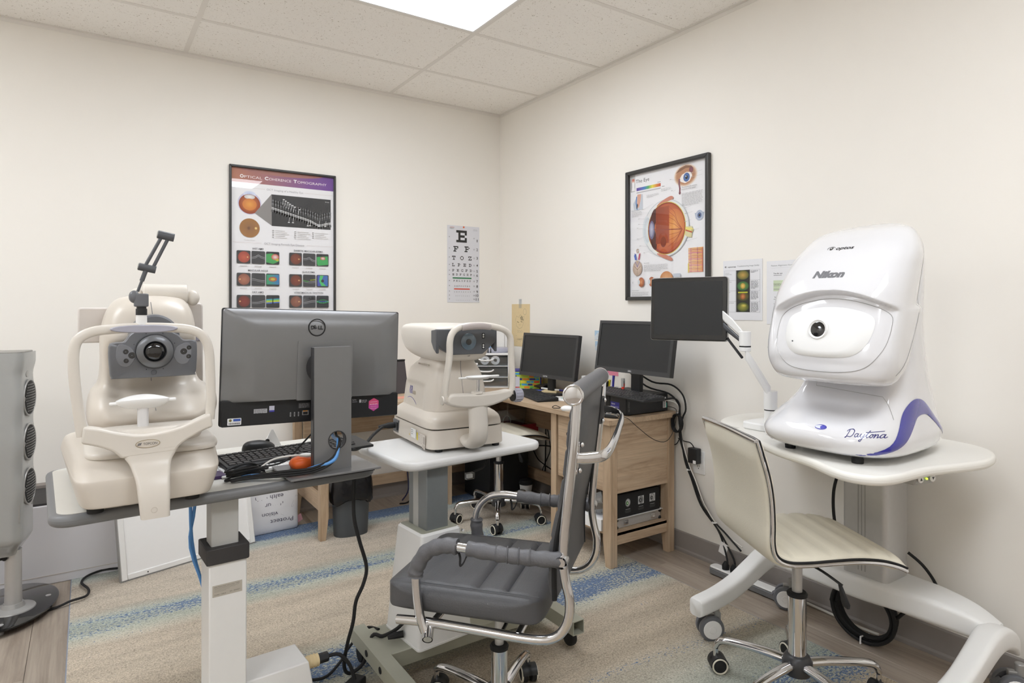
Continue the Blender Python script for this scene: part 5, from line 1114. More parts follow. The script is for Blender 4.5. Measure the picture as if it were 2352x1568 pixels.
part('neck', body([(.136, -.16, .18, .125, 4, .01), (.150, -.165, .19, .130, 4, .01), (.156, -.155, .19, .126, 4, .01), (.162, -.165, .19, .134, 4, .01), (.178, -.165, .19, .134, 4, .01)], 48, 3), 'creamd', t)
part('knob_hole', B().cyl((-.075, -.128, .155), (-.075, -.134, .155), .006, n=12), 'dgrey2', t)
def tfn(p):
    x, y, z = p
    if y < .03 and z < .42:  # hollow under the lens housing
        m_ = ss((z-.20)/.06)*ss((.42-z)/.05)*ss((.135-abs(x-.02))/.06); y += .06*m_
    return (x, y, z)
part('body_shell', body([(.172, -.125, .22, .125, 4, .01), (.178, -.15, .23, .148, 4, .012), (.20, -.168, .24, .160, 4, .016), (.235, -.165, .24, .163, 3.8, .020), (.262, -.135, .235, .156, 3.6, .020), (.29, -.10, .23, .130, 3.4, .012), (.34, -.09, .225, .122, 3.6, .010), (.42, -.09, .22, .122, 3.8, .010), (.47, -.075, .21, .116, 3.6, .012), (.505, -.055, .19, .105, 3.2, .014), (.530, -.02, .16, .085, 2.8, .016), (.540, .03, .12, .05, 2.4, .016)], 96, 7, fn=tfn), 'cream', t, ang=70)
part('centre_seam', B().tube([(.008, -.062, .52), (.012, -.090, .47), (.014, -.094, .44)], .0009, 5), 'dgrey2', t)
part('front_seam', B().tube([(.010, -.042, .335), (.012, -.045, .27), (.014, -.15, .225)], .0008, 5), 'dgrey', t)
parts('side_cover', [B().prism(rrect(-.165, -.06, .40, .505, .008, 3), 'y', .13, .20), B().prism(rrect(.115, .165, .20, .52, .012, 3), 'y', .10, .17)], mat('pale_grey_cover', '#D6D0CB', .35), t, bevel=.005)
part('top_handle', B().cyl((-.005, .06, .545), (.115, .06, .545), .030, n=28).ell((-.02, .06, .540), .018, .022, .022).ell((.13, .06, .535), .02, .022, .024), 'cream2', t, bevel=.004)
part('strap_bracket', B().box(.115, .158, .095, .102, .40, .417), 'lilac', t, bevel=.002)
# lens housing
nz = []
o_ = [(-.094, .342), (-.090, .320), (-.072, .316), (.096, .316), (.110, .322), (.114, .345), (.115, .400), (.108, .414), (.082, .416), (.066, .432), (.030, .450), (-.010, .452), (-.046, .436), (-.062, .414), (-.084, .412), (-.096, .402)]
op = spl(o_, 3); cx_, cz_ = .010, .378
nzb = B(); rings = []
for dy, k in ((-.085, .96), (-.125, .99), (-.150, 1.0), (-.158, .985), (-.162, .95), (-.163, .6), (-.163, .3)):
    rings.append([(cx_+(x-cx_)*k, dy, cz_+(z-cz_)*k) for x, z in op])
part('lens_housing', nzb.loft(rings), 'dgrey', t, ang=50)
part('dome', B().lathe([(.062, -.10), (.060, -.145), (.055, -.150)], (.012, 0, .425), 'y', 36), 'dgrey', t)
part('lens_barrel', B().lathe([(.044, 0), (.044, -.010), (.040, -.014), (.028, -.016), (.026, -.008), (.0001, -.007)], (.010, -.163, .387), 'y', 40), 'lensring', t)
part('lens', B().lathe([(.026, 0), (.022, -.005), (.012, -.009), (.0001, -.010)], (.010, -.172, .387), 'y', 36), 'lens', t)
part('ring_rim', B().tube([(.010+.046*cos(a*pi/24), -.1635, .387+.046*sin(a*pi/24)) for a in range(49)], .0018, 6, smooth=0), 'dgrey2', t)
for x, z, r_ in ((-.057, .388, .0065), (-.043, .378, .0085), (-.056, .364, .006), (.080, .384, .0085), (.093, .394, .006), (.092, .370, .006)):
    part('window', B().lathe([(r_, 0), (r_, -.0015), (r_*.8, -.0018), (.0001, -.0012)], (x, -.1632, z), 'y', 16), 'lens', t)
for s_ in (-1, 1): part('window_surround', B().prism(spl([(cx_+s_*.056, .400), (cx_+s_*.083, .408), (cx_+s_*.090, .378), (cx_+s_*.080, .352), (cx_+s_*.058, .350), (cx_+s_*.044, .376)], 3) if s_ > 0 else spl([(cx_+s_*.056, .400), (cx_+s_*.083, .408), (cx_+s_*.090, .378), (cx_+s_*.080, .352), (cx_+s_*.058, .350), (cx_+s_*.044, .376)], 3)[::-1], 'y', -.1645, -.160), mat('mid_grey_surround', '#7E8086', .25, var=.02), t, bevel=.002)
part('button', B().lathe([(.007, 0), (.0065, -.002), (.0001, -.0025)], (.008, -.163, .330), 'y', 18), 'dgrey2', t)
for a in range(8): part('screw', B().cyl((.010+.052*cos(a*pi/4+.4), -.163, .387+.052*sin(a*pi/4+.4)), (.010+.052*cos(a*pi/4+.4), -.1642, .387+.052*sin(a*pi/4+.4)), .0012, n=8), 'rubber', t)
# yoke and stem
yk = spl([(-.150, .220), (-.118, .213), (-.080, .200), (-.023, .188), (.045, .196), (.090, .212), (.128, .228)], 3, closed=False)+spl([(.134, .192), (.105, .182), (.062, .158), (.045, .138)], 3, closed=False)+spl([(-.072, .134), (-.088, .152), (-.118, .168), (-.154, .180)], 3, closed=False)
part('yoke', B().prism(yk[::-1], 'y', -.305, -.268), 'cream2', t, bevel=.010, seg=3)
st_ = spl([(.152, -.060, .056, 0), (.135, -.066, .046, 0), (.115, -.055, .036, -.008), (.08, -.044, .031, -.035), (.05, -.040, .030, -.048), (.02, -.037, .029, -.052), (-.009, -.034, .029, -.052)], 4, closed=False)
part('stem', B().loft([[(x, y-.2865+dy, z) for x, y in rrect(xl, xr, -.0186, .0186, .010, 4)] for z, xl, xr, dy in st_][::-1]), 'cream2', t, ang=60)
part('yoke_ledge', body([(.184, -.285, -.20, .125, 3, -.01), (.196, -.280, -.19, .13, 3, -.01), (.200, -.27, -.20, .12, 3, -.01)], 40, 2), 'cream2', t)
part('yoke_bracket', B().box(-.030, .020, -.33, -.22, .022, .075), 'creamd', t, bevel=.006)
part('emblem', (lambda b: b)(B().lathe([(.026, 0), (.0255, -.0015), (.0001, -.0016)], (0, 0, 0), 'y', 32)), 'cream', t).matrix_basis = Matrix.Translation((-.016, -.305, .166)) @ Matrix.Diagonal((1, 1, .36, 1))
part('emblem_rim', B().tube([(-.016+.026*cos(a*pi/20), -.3062, .166+.0095*sin(a*pi/20)) for a in range(41)], .0006, 5, smooth=0), mat('brass_rim', '#9C8A5A', .3, metal=.6), t)
P = Print(); P.text('TOPCON', -.008, -.003, .0062, '#55565A', w=.030); P.poly([(-.021, -.003), (-.013, -.002), (-.011, .0035), (-.019, .0025)], '#55565A'); P.line([(-.020, .0005), (-.011, .0012)], .0008, '#D9D2C9')
P.mesh('maker_lettering', 'pr', t).location = (-.018, -.3070, .166)
part('stem_button', B().tube([(-.006+.0065*cos(a*pi/8), -.3575, .012+.0065*sin(a*pi/8)) for a in range(17)], .0006, 5, smooth=0), 'creamd', t)
fr = spl([(-.152, -.285, .195), (-.160, -.283, .26), (-.168, -.280, .34), (-.169, -.278, .395), (-.160, -.277, .428), (-.132, -.277, .446), (-.085, -.278, .452), (-.020, -.280, .455), (.050, -.278, .452), (.092, -.277, .444), (.116, -.277, .424), (.127, -.278, .39), (.130, -.280, .33), (.131, -.283, .26), (.128, -.285, .21)], 4, closed=False)
part('head_frame', B().tube(fr, .0105, 14, smooth=0, flat=(.85, 1.15)), 'cream2', t)
part('forehead_rest', body([(-.006, -.008, .008, .070, 2.2), (0, -.010, .010, .074, 2.2), (.006, -.008, .008, .070, 2.2)], 40, 3), 'lilac', t).matrix_basis = Matrix.Translation((-.022, -.290, .4515)) @ Matrix.Rotation(pi/2, 4, 'X')
cr = body([(-.004, -.010, .010, .030, 2), (.002, -.022, .020, .048, 2), (.010, -.030, .026, .058, 2), (.018, -.032, .028, .060, 2), (.017, -.024, .022, .050, 2), (.010, -.014, .012, .030, 2)], 40, 3, fn=lambda p: (p[0], p[1], p[2]+.012*abs(p[1]/.03)**2*(1 if p[1] > 0 else .3)))
part('chin_rest', cr, 'matwhite', t).location = (-.022, -.235, .250)
parts('chin_rest_ear', [B().prism(rrect(-.096, -.062, -.242, -.226, .004, 3), 'z', .258, .265), B().prism(rrect(.018, .054, -.242, -.226, .004, 3), 'z', .260, .267)], 'matwhite', t, bevel=.002)
part('chin_post', B().cyl((-.022, -.235, .19), (-.022, -.235, .252), .013, n=20), mat('pale_post', '#DAD9DA', .2, coat=.4), t)
part('lamp_socket', B().cyl((-.028, -.275, .462), (-.028, -.275, .482), .0125, n=20).cyl((-.028, -.275, .482), (-.028, -.275, .486), .0118, n=20), 'matwhite', t)
part('lamp_collar', B().cyl((-.028, -.275, .486), (-.028, -.275, .502), .0128, n=20).cyl((-.028, -.275, .502), (-.028, -.275, .507), .011, n=20), 'black', t)
part('lamp_block', B().prism(rrect(-.0445, -.0125, -.290, -.258, .008, 4), 'z', .507, .540).ell((-.044, -.275, .532), .012, .014, .016), 'dgrey', t, bevel=.003)
p1, p2, p3 = V((-.036, -.27, .545)), V((-.016, -.268, .605)), V((.026, -.265, .690))
part('lamp_rod', B().cyl(p1, p1.lerp(p2, .9), .0035, n=12).cyl(p1.lerp(p2, .45), p2, .0055, n=12), 'dgrey2', t)
part('lamp_rod', B().cyl(p2+V((-.006, 0, 0)), p3+V((-.007, 0, 0)), .0042, n=12), 'dgrey2', t); part('lamp_rod', B().cyl(p2+V((.012, 0, -.003)), p3+V((.008, 0, -.003)), .0042, n=12), 'dgrey2', t)
part('pivot', B().cyl(p2+V((-.018, 0, .004)), p2+V((.020, 0, -.004)), .0095, n=20), 'dgrey2', t); part('pivot', B().cyl(p3+V((-.017, 0, .003)), p3+V((.020, 0, -.004)), .0105, n=20), 'dgrey2', t)
part('pivot_cap', B().cyl(p2+V((-.0195, 0, .0043)), p2+V((-.0178, 0, .004)), .008, n=20).cyl(p3+V((-.0185, 0, .0033)), p3+V((-.0168, 0, .003)), .009, n=20), 'silver', t)
P = Print(); P.text('TOPCON', 0, 0, .008, '#A9A29A', w=.03); o = P.mesh('side_lettering', 'pr', t); o.location = (-.1135, -.02, .43); o.rotation_euler = (0, 0, -pi/2)

# --- all-in-one computer seen from behind
t = thing('computer_monitor', 'large graphite monitor seen from behind with a round maker emblem, on the left table', 'monitor', (-1.93, -2.02, ZT+.0004), 181)
# local frame: the back of the screen faces local +y (towards the viewer)
Wm, z0, z1 = .555, .150, .497; XC = .022
for ch in (0,):
    part('screen_panel', B().prism(rrect(-Wm/2+XC, Wm/2+XC, z0, z1, .006, 3), 'y', -.062, -.050), 'black', t, bevel=.0015)
    def sh(b): return b
    xc = XC
    rings = []
    for y, k in ((-.050, 0), (-.046, .002), (-.030, .03), (-.020, .06), (-.016, .09)):
        rings.append([(x+xc, y, z) for x, z in rrect(-Wm/2+.002+k*.9, Wm/2-.002-k*.9, z0+.070+k*.05, z1-.002-k*.6, .008+k*.3, 5)])
    part('back_shell', B().loft(rings[::-1]), 'monitor', t, ang=30)
    part('port_band', B().prism(rrect(-Wm/2+XC+.002, Wm/2+XC-.002, z0+.001, z0+.078, .004, 2), 'y', -.050, -.034), 'black', t, bevel=.004)
part('vesa_panel', B().prism(rrect(-.085, .09, z0+.070, z1-.095, .004, 3), 'y', -.022, -.0135), 'monitor', t, bevel=.001)
part('pivot_boss', B().cyl((.012, -.015, .32), (.012, .012, .32), .052, .045, n=32), 'monitord', t)
part('pivot_bracket', B().box(-.028, .045, .0, .022, .29, .35), 'silver', t, bevel=.003)
# stand: upright slab with a round cable hole, thin foot plate
def slab():
    P_ = [(-.0575, .006), (.0575, .006), (.0575, .385), (-.0575, .385)]; n = 32; cxh, czh, rh = -.013, .101, .026
    b = B(); ring = [(cxh+rh*cos(2*pi*j/n), czh+rh*sin(2*pi*j/n)) for j in range(n)]
    def edge(a):
        dx, dz = cos(a), sin(a); ts_ = []
        if dx > 0: ts_.append((.0575-cxh)/dx)
        if dx < 0: ts_.append((-.0575-cxh)/dx)
        if dz > 0: ts_.append((.13-czh)/dz)
        if dz < 0: ts_.append((.006-czh)/dz)
        k = min(ts_); return (cxh+dx*k, czh+dz*k)
    angs = sorted(set([2*pi*j/n for j in range(n)]+[math.atan2(z-czh, x-cxh) % (2*pi) for x, z in ((.0575, .13), (-.0575, .13), (-.0575, .006), (.0575, .006))]))
    I = [(cxh+rh*cos(a), czh+rh*sin(a)) for a in angs]; O_ = [edge(a) for a in angs]; m = len(angs)
    for y, f in ((.024, 1), (.046, 0)):
        b.add([(x, y, z) for x, z in I]+[(x, y, z) for x, z in O_], [((j, m+j, m+(j+1) % m, (j+1) % m) if f else (j, (j+1) % m, m+(j+1) % m, m+j)) for j in range(m)])
    b.add([(x, y, z) for y in (.024, .046) for x, z in I], [(j, m+j, m+(j+1) % m, (j+1) % m)[::-1] for j in range(m)])
    b.add([(x, y, z) for y in (.024, .046) for x, z in ((-.0575, .006), (.0575, .006), (.0575, .13), (-.0575, .13))], [(0, 1, 5, 4), (1, 2, 6, 5), (3, 0, 4, 7)])
    b.box(-.0575, .0575, .024, .046, .13, .385); return b
part('stand_column', slab(), 'monitor', t, ang=30)
part('column_edge', B().box(.0572, .0605, .022, .046, .006, .385), 'monitord', t, bevel=.001)
part('cable_ring', B().tube([(-.013+.027*cos(a*pi/16), .047, .101+.027*sin(a*pi/16)) for a in range(33)], .0016, 6, smooth=0), 'monitord', t)
part('foot_plate', B().prism([(-.125, -.10), (.145, -.10), (.140, .095), (-.135, .095)], 'z', .006, .012), 'monitor', t, bevel=.001)
part('foot_pad', B().prism([(-.11, -.085), (.13, -.085), (.125, .080), (-.12, .080)], 'z', 0, .006), 'rubber', t)
def bp(P_, nm, y, sh_=0):
    P_.v = [(a+sh_, b_, c) for a, b_, c in P_.v]; o = P_.mesh(nm, 'pr', t); o.rotation_euler = (0, 0, pi); o.location = (0, y, 0); return o
# emblem: viewer's right is local -x
ecx, ecz = .033, .443
part('emblem_ring', B().tube([(ecx+.0255*cos(a*pi/24), -.0150, ecz+.0255*sin(a*pi/24)) for a in range(49)], .0018, 6, smooth=0), 'rubber', t)
P = Print(); P.text('D', -ecx-.0185, ecz-.0055, .0112, '#1E1E20', w=.0095, bold=.03); P.text('E', -ecx-.0075, ecz-.0055, .0112, '#1E1E20', w=.0085, bold=.03, rot=.45); P.text('LL', -ecx+.0035, ecz-.0055, .0112, '#1E1E20', w=.0155, bold=.03); bp(P, 'emblem_lettering', -.0145)
P = Print()
P.poly(rrect(-.322, -.284, z0+.006, z0+.026, .002, 2), '#E8E8EA'); P.rect(-.306, -.286, z0+.017, z0+.024, '#3B5DB5'); P.ell(-.314, z0+.020, .004, .004, '#B5483F', '#3F8F4F')
for k in range(11): P.rect(-.318+.0028*k, -.3165+.0028*k, z0+.0085, z0+.013, '#333')
bp(P, 'service_label', -.0335, .042); P = Print(); P.rect(-.250, -.212, z0+.036, z0+.049, '#B4B4B8'); P.para(-.248, z0+.0455, .034, 4, .0032, '#6A6A70', .4); P.rect(-.206, -.191, z0+.042, z0+.056, '#C8C8D8'); P.rect(-.206, -.191, z0+.038, z0+.043, '#3F3FA0')
bp(P, 'licence_label', -.0335, .042); P = Print()
for k, x in enumerate((-.145, -.133, -.121)): P.rect(x, x+.004, z0+.020, z0+.033, '#9A9A9C'); P.rect(x+.0012, x+.0028, z0+.022, z0+.031, '#333')
P.rect(-.108, -.088, z0+.022, z0+.036, '#8F8F8F'); P.rect(-.105, -.099, z0+.033, z0+.036, '#E59A3C'); P.rect(-.097, -.092, z0+.033, z0+.036, '#E59A3C'); P.rect(-.105, -.091, z0+.024, z0+.032, '#222')
P.rect(-.12, -.085, z0+.044, z0+.060, '#4A4A4C'); P.para(-.118, z0+.056, .03, 4, .0036, '#8A8A8C', .4)
bp(P, 'port_print', -.0335, .042); P = Print(); P.text('OptiPlex', .052, z0+.058, .004, '#D5D5D8', w=.014); P.rect(.052, .068, z0+.0525, z0+.054, '#9A9AA0'); P.rect(.075, .082, z0+.050, z0+.060, '#C5C5C8'); P.para(.084, z0+.057, .018, 3, .0035, '#B5B5B8', .35)
bp(P, 'model_print', -.0335, .042); P = Print(); P.poly([(.125, z0+.063), (.108, z0+.053), (.108, z0+.030), (.125, z0+.020), (.142, z0+.030), (.142, z0+.053)], '#C7479B'); P.poly([(.125, z0+.063), (.108, z0+.053), (.108, z0+.041), (.142, z0+.041), (.142, z0+.053)], '#D9507F'); P.text('855-933-6376', .125, z0+.041, .0030, '#F6E9F0', w=.026, al='c', bold=.02); P.rect(.113, .137, z0+.049, z0+.0503, '#F0C8DA'); P.rect(.114, .136, z0+.035, z0+.0358, '#F0C8DA'); P.text('CarePatron support', .125, z0+.028, .0026, '#F6E9F0', w=.022, al='c')
bp(P, 'hexagon_sticker', -.0335, .042)
P = Print(); P.rect(-.120, -.1165, z0+.083, z0+.090, '#1B1B1B'); bp(P, 'lock_slot', -.0175, .03)
bpy.context.view_layer.update()
Rr = Matrix.Translation((XC, 0, .32)) @ Matrix.Rotation(R(-1.6), 4, 'Y') @ Matrix.Translation((-XC, 0, -.32))
for c_ in t.children:
    if c_.name.split('.')[0] in ('screen_panel', 'back_shell', 'port_band', 'vesa_panel', 'emblem_ring', 'emblem_lettering', 'service_label', 'licence_label', 'port_print', 'model_print', 'hexagon_sticker', 'lock_slot'): c_.matrix_basis = Rr @ c_.matrix_basis

# --- keyboard, mouse and small things behind the monitor
t = thing('keyboard', 'black keyboard on the left table behind the graphite monitor', 'keyboard', (-1.965, -1.80, ZT+.012), 8); keyboard(t, .50, .14, keym='keycap')
t = thing('keyboard', 'white keyboard lying under the black keyboard on the left table', 'keyboard', (-2.05, -1.875, ZT+.0004), 7); keyboard(t, .36, .11, .008, .011, 'matwhite', 'matwhite')
t = thing('computer_mouse', 'black mouse on the left table behind the black keyboard', 'mouse', (-2.05, -1.62, ZT+.0004), 100); mouse(t)
tag(part('paper_cone', B().loft([[(-2.02, -1.56, ZT+.001), (-1.96, -1.57, ZT+.001), (-1.96, -1.55, ZT+.001), (-2.02, -1.545, ZT+.001)], [(-1.992, -1.556, ZT+.06), (-1.985, -1.558, ZT+.06), (-1.984, -1.554, ZT+.06), (-1.991, -1.552, ZT+.06)]]), 'paper'), 'small folded white paper standing behind the black mouse on the left table', 'paper')
t = thing('folder', 'dark purple folder on the left table beside the cream retinal camera', 'folder', (-2.19, -1.88, ZT+.0004), 6)
part('cover', B().box(-.07, .10, -.06, .08, 0, .010), 'purple', t, bevel=.001)
t = thing('orange_remote', 'small orange and white device among the cables beside the monitor stand', 'device', (-1.99, -1.975, ZT+.0130), 12)
part('shell', body([(0, -.030, .030, .040, 2.6), (.012, -.034, .034, .046, 2.6), (.026, -.028, .028, .038, 2.4), (.031, -.015, .015, .02, 2)], 32, 3), 'orange', t); part('dial', B().lathe([(.020, 0), (.018, .008), (.0001, .009)], (.005, 0, .028), 'z', 24), 'matwhite', t)
def cable(name, pts, r, m, lab, grp=None, cat='cable', sm=5): return tag(part(name, B().tube(pts, r, 8, smooth=sm), m), lab, cat, grp)
# bundle running through the cable hole
hz = ZT+.101
cable('cable', [(-2.175, -1.99, ZT+.010), (-2.13, -2.02, ZT+.014), (-2.06, -2.075, ZT+.020), (-1.99, -2.095, ZT+.035), (-1.935, -2.10, ZT+.052), (-1.915, -2.07, hz-.004), (-1.905, -2.0, hz-.004), (-1.90, -1.95, ZT+.12), (-1.88, -1.965, ZT+.17)], .0055, 'bluecable', 'bright blue network cable passing through the hole of the monitor stand')
for k in range(3):
    d = .006*k
    cable('cable', [(-2.21, -2.02+d, ZT+.008), (-2.16, -2.03+d*.7, ZT+.012+d*.3), (-2.08, -2.08+d*.3, ZT+.018+d), (-2.0, -2.098, ZT+.022+d), (-1.94, -2.10+d*.3, ZT+.045+d), (-1.912, -2.075, hz-.012+d), (-1.898, -2.0, hz+.004), (-1.89, -1.95, ZT+.15)], .0038, 'rubber', ('lowest', 'middle', 'topmost')[k]+' black cable of the flat bundle passing through the monitor stand hole', 'black cables through the stand hole')
t = thing('cable_coil', 'loosely coiled black cable on the left table beside the cream camera', 'cable coil', (-2.165, -1.985, ZT))
rd = random.Random(5)
for k in range(5):
    cx, cy, a_, b_ = rd.uniform(-.01, .01), rd.uniform(-.01, .01), .055+rd.uniform(-.012, .012), .022+rd.uniform(-.004, .006)
    part('cable_turn', B().tube([(cx+a_*cos(q*pi/5)*cos(.35)-b_*sin(q*pi/5)*sin(.35), cy+a_*cos(q*pi/5)*sin(.35)+b_*sin(q*pi/5)*cos(.35), .010+.0065*k+.004*sin(q*1.1)) for q in range(11)], .0032, 8, smooth=3), 'rubber', t)
cable('cable', [(-2.12, -1.975, ZT+.026), (-2.08, -1.97, ZT+.045), (-2.02, -1.985, ZT+.052), (-1.975, -2.0, ZT+.05), (-1.955, -1.965, ZT+.08), (-1.93, -1.95, ZT+.085)], .0028, 'whitecable', 'thin white cable arching over the keyboard beside the monitor stand')
cable('cable', [(-2.13, -1.99, ZT+.03), (-2.05, -1.975, ZT+.035), (-2.00, -1.965, ZT+.075), (-1.95, -1.97, ZT+.125), (-1.90, -1.955, ZT+.16)], .0028, 'rubber', 'thin black cable rising diagonally behind the monitor stand')
cable('cable', [(-1.875, -1.95, ZT+.05), (-1.85, -1.955, ZT+.075), (-1.845, -1.965, ZT+.05), (-1.86, -1.97, ZT+.02)], .0028, 'whitecable', 'short white cable looping right of the monitor stand')
cable('network_cable', [(-2.01+.012, -1.975, ZT+.177), (-1.985, -1.965, ZT+.172), (-1.965, -1.96, ZT+.150)], .003, 'bluecable', 'short blue cable plugged into the back of the graphite monitor')
# ================================================================ SMALL WHITE TABLE WITH THE REFRACTOMETER
ZK = .735
t = thing('instrument_table', 'small white instrument table on a grey column in the middle of the room', 'table', (-1.40, -1.82, .0042), 5)
part('tabletop', B().prism(rrect(-.30, .30, -.215, .20, .06, 6), 'z', ZK-.030, ZK), 'lamwhite', t, bevel=.012, seg=4)
part('motor_box', B().loft([[(x, y, z) for x, y in rrect(.04+e, .26-e, -.02+e, .15-e, .015, 3)] for z, e in ((ZK-.085, .012), (ZK-.030, 0))]), 'matwhite', t, bevel=.003)
part('lift_column', B().box(-.205, -.118, -.215+.04, -.093+.04, .485, ZK-.028), 'tgrey', t, bevel=.003)
part('column_strip', B().box(-.2055, -.204, -.12, -.085, .485, ZK-.03), 'tlight', t, smooth=False)
part('base_cover', B().loft([[(x, y, z) for x, y in rrect(-.16-a, -.16+a, -.115-b_, -.115+b_, .012, 3)] for z, a, b_ in ((.122, .108, .115), (.18, .105, .108), (.48, .080, .085), (.487, .074, .079))]), 'matwhite', t, ang=30)
part('cover_rim', B().prism(rrect(-.27, -.05, -.232, .002, .012, 3), 'z', .118, .124), 'matwhite', t)
part('cover_top', B().prism(rrect(-.232, -.088, -.192, -.038, .01, 3), 'z', .486, .4885), 'beam', t, smooth=False)
part('screw', B().cyl((-.075, -.195, .47), (-.073, -.203, .47), .005, n=10), 'chrome', t)
P = Print(); P.poly([(-.008, 0), (.008, 0), (0, .018)], '#D9C23A'); P.poly([(-.0015, .004), (.0015, .004), (.001, .012), (-.001, .012)], '#222'); P.mesh('warning_sign', 'pr', t).location = (-.235, -.2335, .16)
def gp(name, b, m, **k):
    # world-aligned base frame parts, given in world coordinates
    ri = (Matrix.Translation((-1.40, -1.82, 0)) @ Matrix.Rotation(R(5), 4, 'Z')).inverted(); b.xf(ri); return part(name, b, m, t, **k)
gp('base_beam', B().box(-1.735, -1.06, -2.03, -1.83, .065, .118), 'beam', bevel=.003)
def hollow(x0, x1, y0, y1, z0, z1, th=.003):
    return B().box(x0, x1, y0, y1, z1-th, z1).box(x0, x1, y0, y1, z0, z0+th).box(x0, x0+th, y0, y1, z0+th, z1-th).box(x1-th, x1, y0, y1, z0+th, z1-th)
cbm = gp('cross_foot', hollow(-1.775, -1.727, -2.235, -1.79, .070, .120), 'beam', smooth=False)
gp('cross_foot', hollow(-1.10, -1.05, -2.20, -1.62, .070, .120), 'beam', smooth=False)
for y_ in (-1.94, -2.06): gp('bolt_plug', B().cyl((-1.7755, y_, .095), (-1.777, y_, .095), .011, n=16), 'rubber')
for x, y in ((-1.75, -1.83), (-1.75, -2.19), (-1.075, -2.15), (-1.075, -1.66)): gp('caster', B().lathe([(.008, -.011), (.028, -.011), (.030, -.006), (.030, .006), (.028, .011), (.008, .011)], (x, y, .0405), 'x', 20).cyl((x, y, .05), (x, y, .072), .008, n=10), 'rubber')
gp('inlet_plug', B().tube([(-1.66, -1.98, .145), (-1.69, -1.97, .143), (-1.71, -1.965, .14)], [.012, .011, .007], 8, smooth=0), 'rubber')
# cords of this table
def gcable(pts, lab, r=.006, m='rubber', grp=None, cat='power cord'): return cable('power_cord', pts, r, m, lab, grp, cat)

ZK += .0042
t = thing('refractometer', 'cream auto refractometer with chin rest frame and round lilac knob, on the small white table', 'eye examination instrument', (-1.39, -1.70, ZK+.0002), -4)
parts('foot', [B().lathe([(.013, 0), (.014, .012)], (x, y, 0), 'z', 14) for x, y in ((-.10, -.25), (.13, -.25), (.13, .09), (-.10, .09))], 'rubber', t)
part('base_shell', body([(.012, -.270, .145, .150, 9, .010), (.016, -.275, .150, .155, 9, .010), (.05, -.274, .149, .153, 9, .010), (.078, -.272, .147, .150, 9, .010)], 72, 3), 'cream', t, ang=40)
part('shadow_gap', body([(.077, -.262, .137, .142, 9, .010), (.083, -.262, .137, .142, 9, .010)], 48, 2), 'rubber', t)
part('carriage_shell', body([(.082, -.270, .147, .150, 8, .010), (.086, -.273, .149, .152, 8, .010), (.110, -.270, .147, .149, 7, .010), (.124, -.255, .135, .140, 6, .010), (.134, -.225, .125, .128, 5, .010)], 72, 4), 'cream', t, ang=50)
def kfn(p):
    x, y, z = p
    if abs(x-.01) > .09 and -.14 < y < .09: # inset side panel
        x -= (.006 if x > 0 else -.006)*ss((.235-z)/.02)*ss((y+.14)/.02)*ss((.09-y)/.02)
    return (x, y, z)
part('tower_shell', body([(.128, -.228, .130, .128, 5, .010), (.15, -.225, .128, .124, 5, .010), (.22, -.215, .120, .116, 5, .010), (.27, -.205, .110, .106, 4.5, .010), (.295, -.195, .08, .094, 4, .010), (.31, -.19, .05, .085, 4, .010), (.325, -.19, .03, .082, 4, .010)], 96, 9, fn=kfn), 'cream', t, ang=60)
part('head_shell', body([(.318, -.215, .02, .080, 4, .008), (.326, -.245, .05, .096, 4, .006), (.34, -.262, .085, .108, 4.5, .003), (.362, -.272, .115, .116, 5, .0), (.40, -.276, .130, .120, 6, -.002), (.432, -.272, .128, .119, 6, -.002), (.446, -.262, .12, .112, 5, -.002), (.452, -.235, .10, .095, 4, -.002)], 80, 6), 'cream2', t, ang=60)
fpn = [(-.118, .438), (-.118, .385), (-.100, .366), (-.066, .346), (.060, .346), (.085, .366), (.112, .388), (.112, .438)]
fq = [(-.118, .438)]+fpn[1:]
part('face_panel', B().prism([(x, z) for x, z in fq][::-1], 'y', -.283, -.255).prism([(-.282, .438), (-.235, .434), (-.235, .392), (-.255, .368), (-.282, .352)], 'x', -.1235, -.112).prism([(-.282, .438), (-.235, .434), (-.235, .392), (-.255, .368), (-.282, .352)], 'x', .108, .1195), 'dgrey2', t, bevel=.003)
part('objective_ring', B().lathe([(.030, 0), (.030, -.002), (.028, -.003), (.0001, -.003)], (.002, -.283, .392), 'y', 36), mat('tinted_objective', '#5E6E7A', .12, coat=.8), t)
part('objective', B().lathe([(.011, 0), (.0105, -.0012), (.0001, -.0014)], (.002, -.286, .391), 'y', 24), 'lens', t)
for z in (.412, .374):
    for dz in (-.004, .004): part('led', B().ell((.062, -.2835, z+dz), .0033, .002, .0033, 12, 8), 'matwhite', t)
    part('led_socket', B().prism(rrect(.0565, .0675, z-.010, z+.010, .002, 2), 'y', -.2838, -.283), 'rubber', t)
part('body_seam', B().tube([(.012, -.276, .3405), (.006, -.217, .325), (.008, -.206, .28), (.012, -.222, .18)], .0009, 5), 'dgrey', t)
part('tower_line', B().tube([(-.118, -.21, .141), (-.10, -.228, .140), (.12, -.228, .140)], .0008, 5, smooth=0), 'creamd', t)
P = Print(); P.text('KR', -.070, .180, .030, '#5A5AA2', w=.034, bold=.02); P.text('8900', -.033, .178, .015, '#B7A98F', w=.030); P.line(spl([(-.085, .160), (-.06, .166), (-.03, .163), (.0, .152), (.012, .144)], 4, closed=False), .0018, '#5A5AB0')
twr = [c for c in t.children if c.name.startswith('tower_shell')][0]
W_ = wrapper(twr, (-.5, -.04, 0), (0, -1, 0), (0, 0, 1), (1, 0, 0)); P.mesh('model_lettering', 'pr', t, wrap=W_)
for k in range(12): part('vent_slot', B().box(-.09, -.086, -.13+.009*k, -.126+.009*k, .296, .302), 'creamd', t, smooth=False)
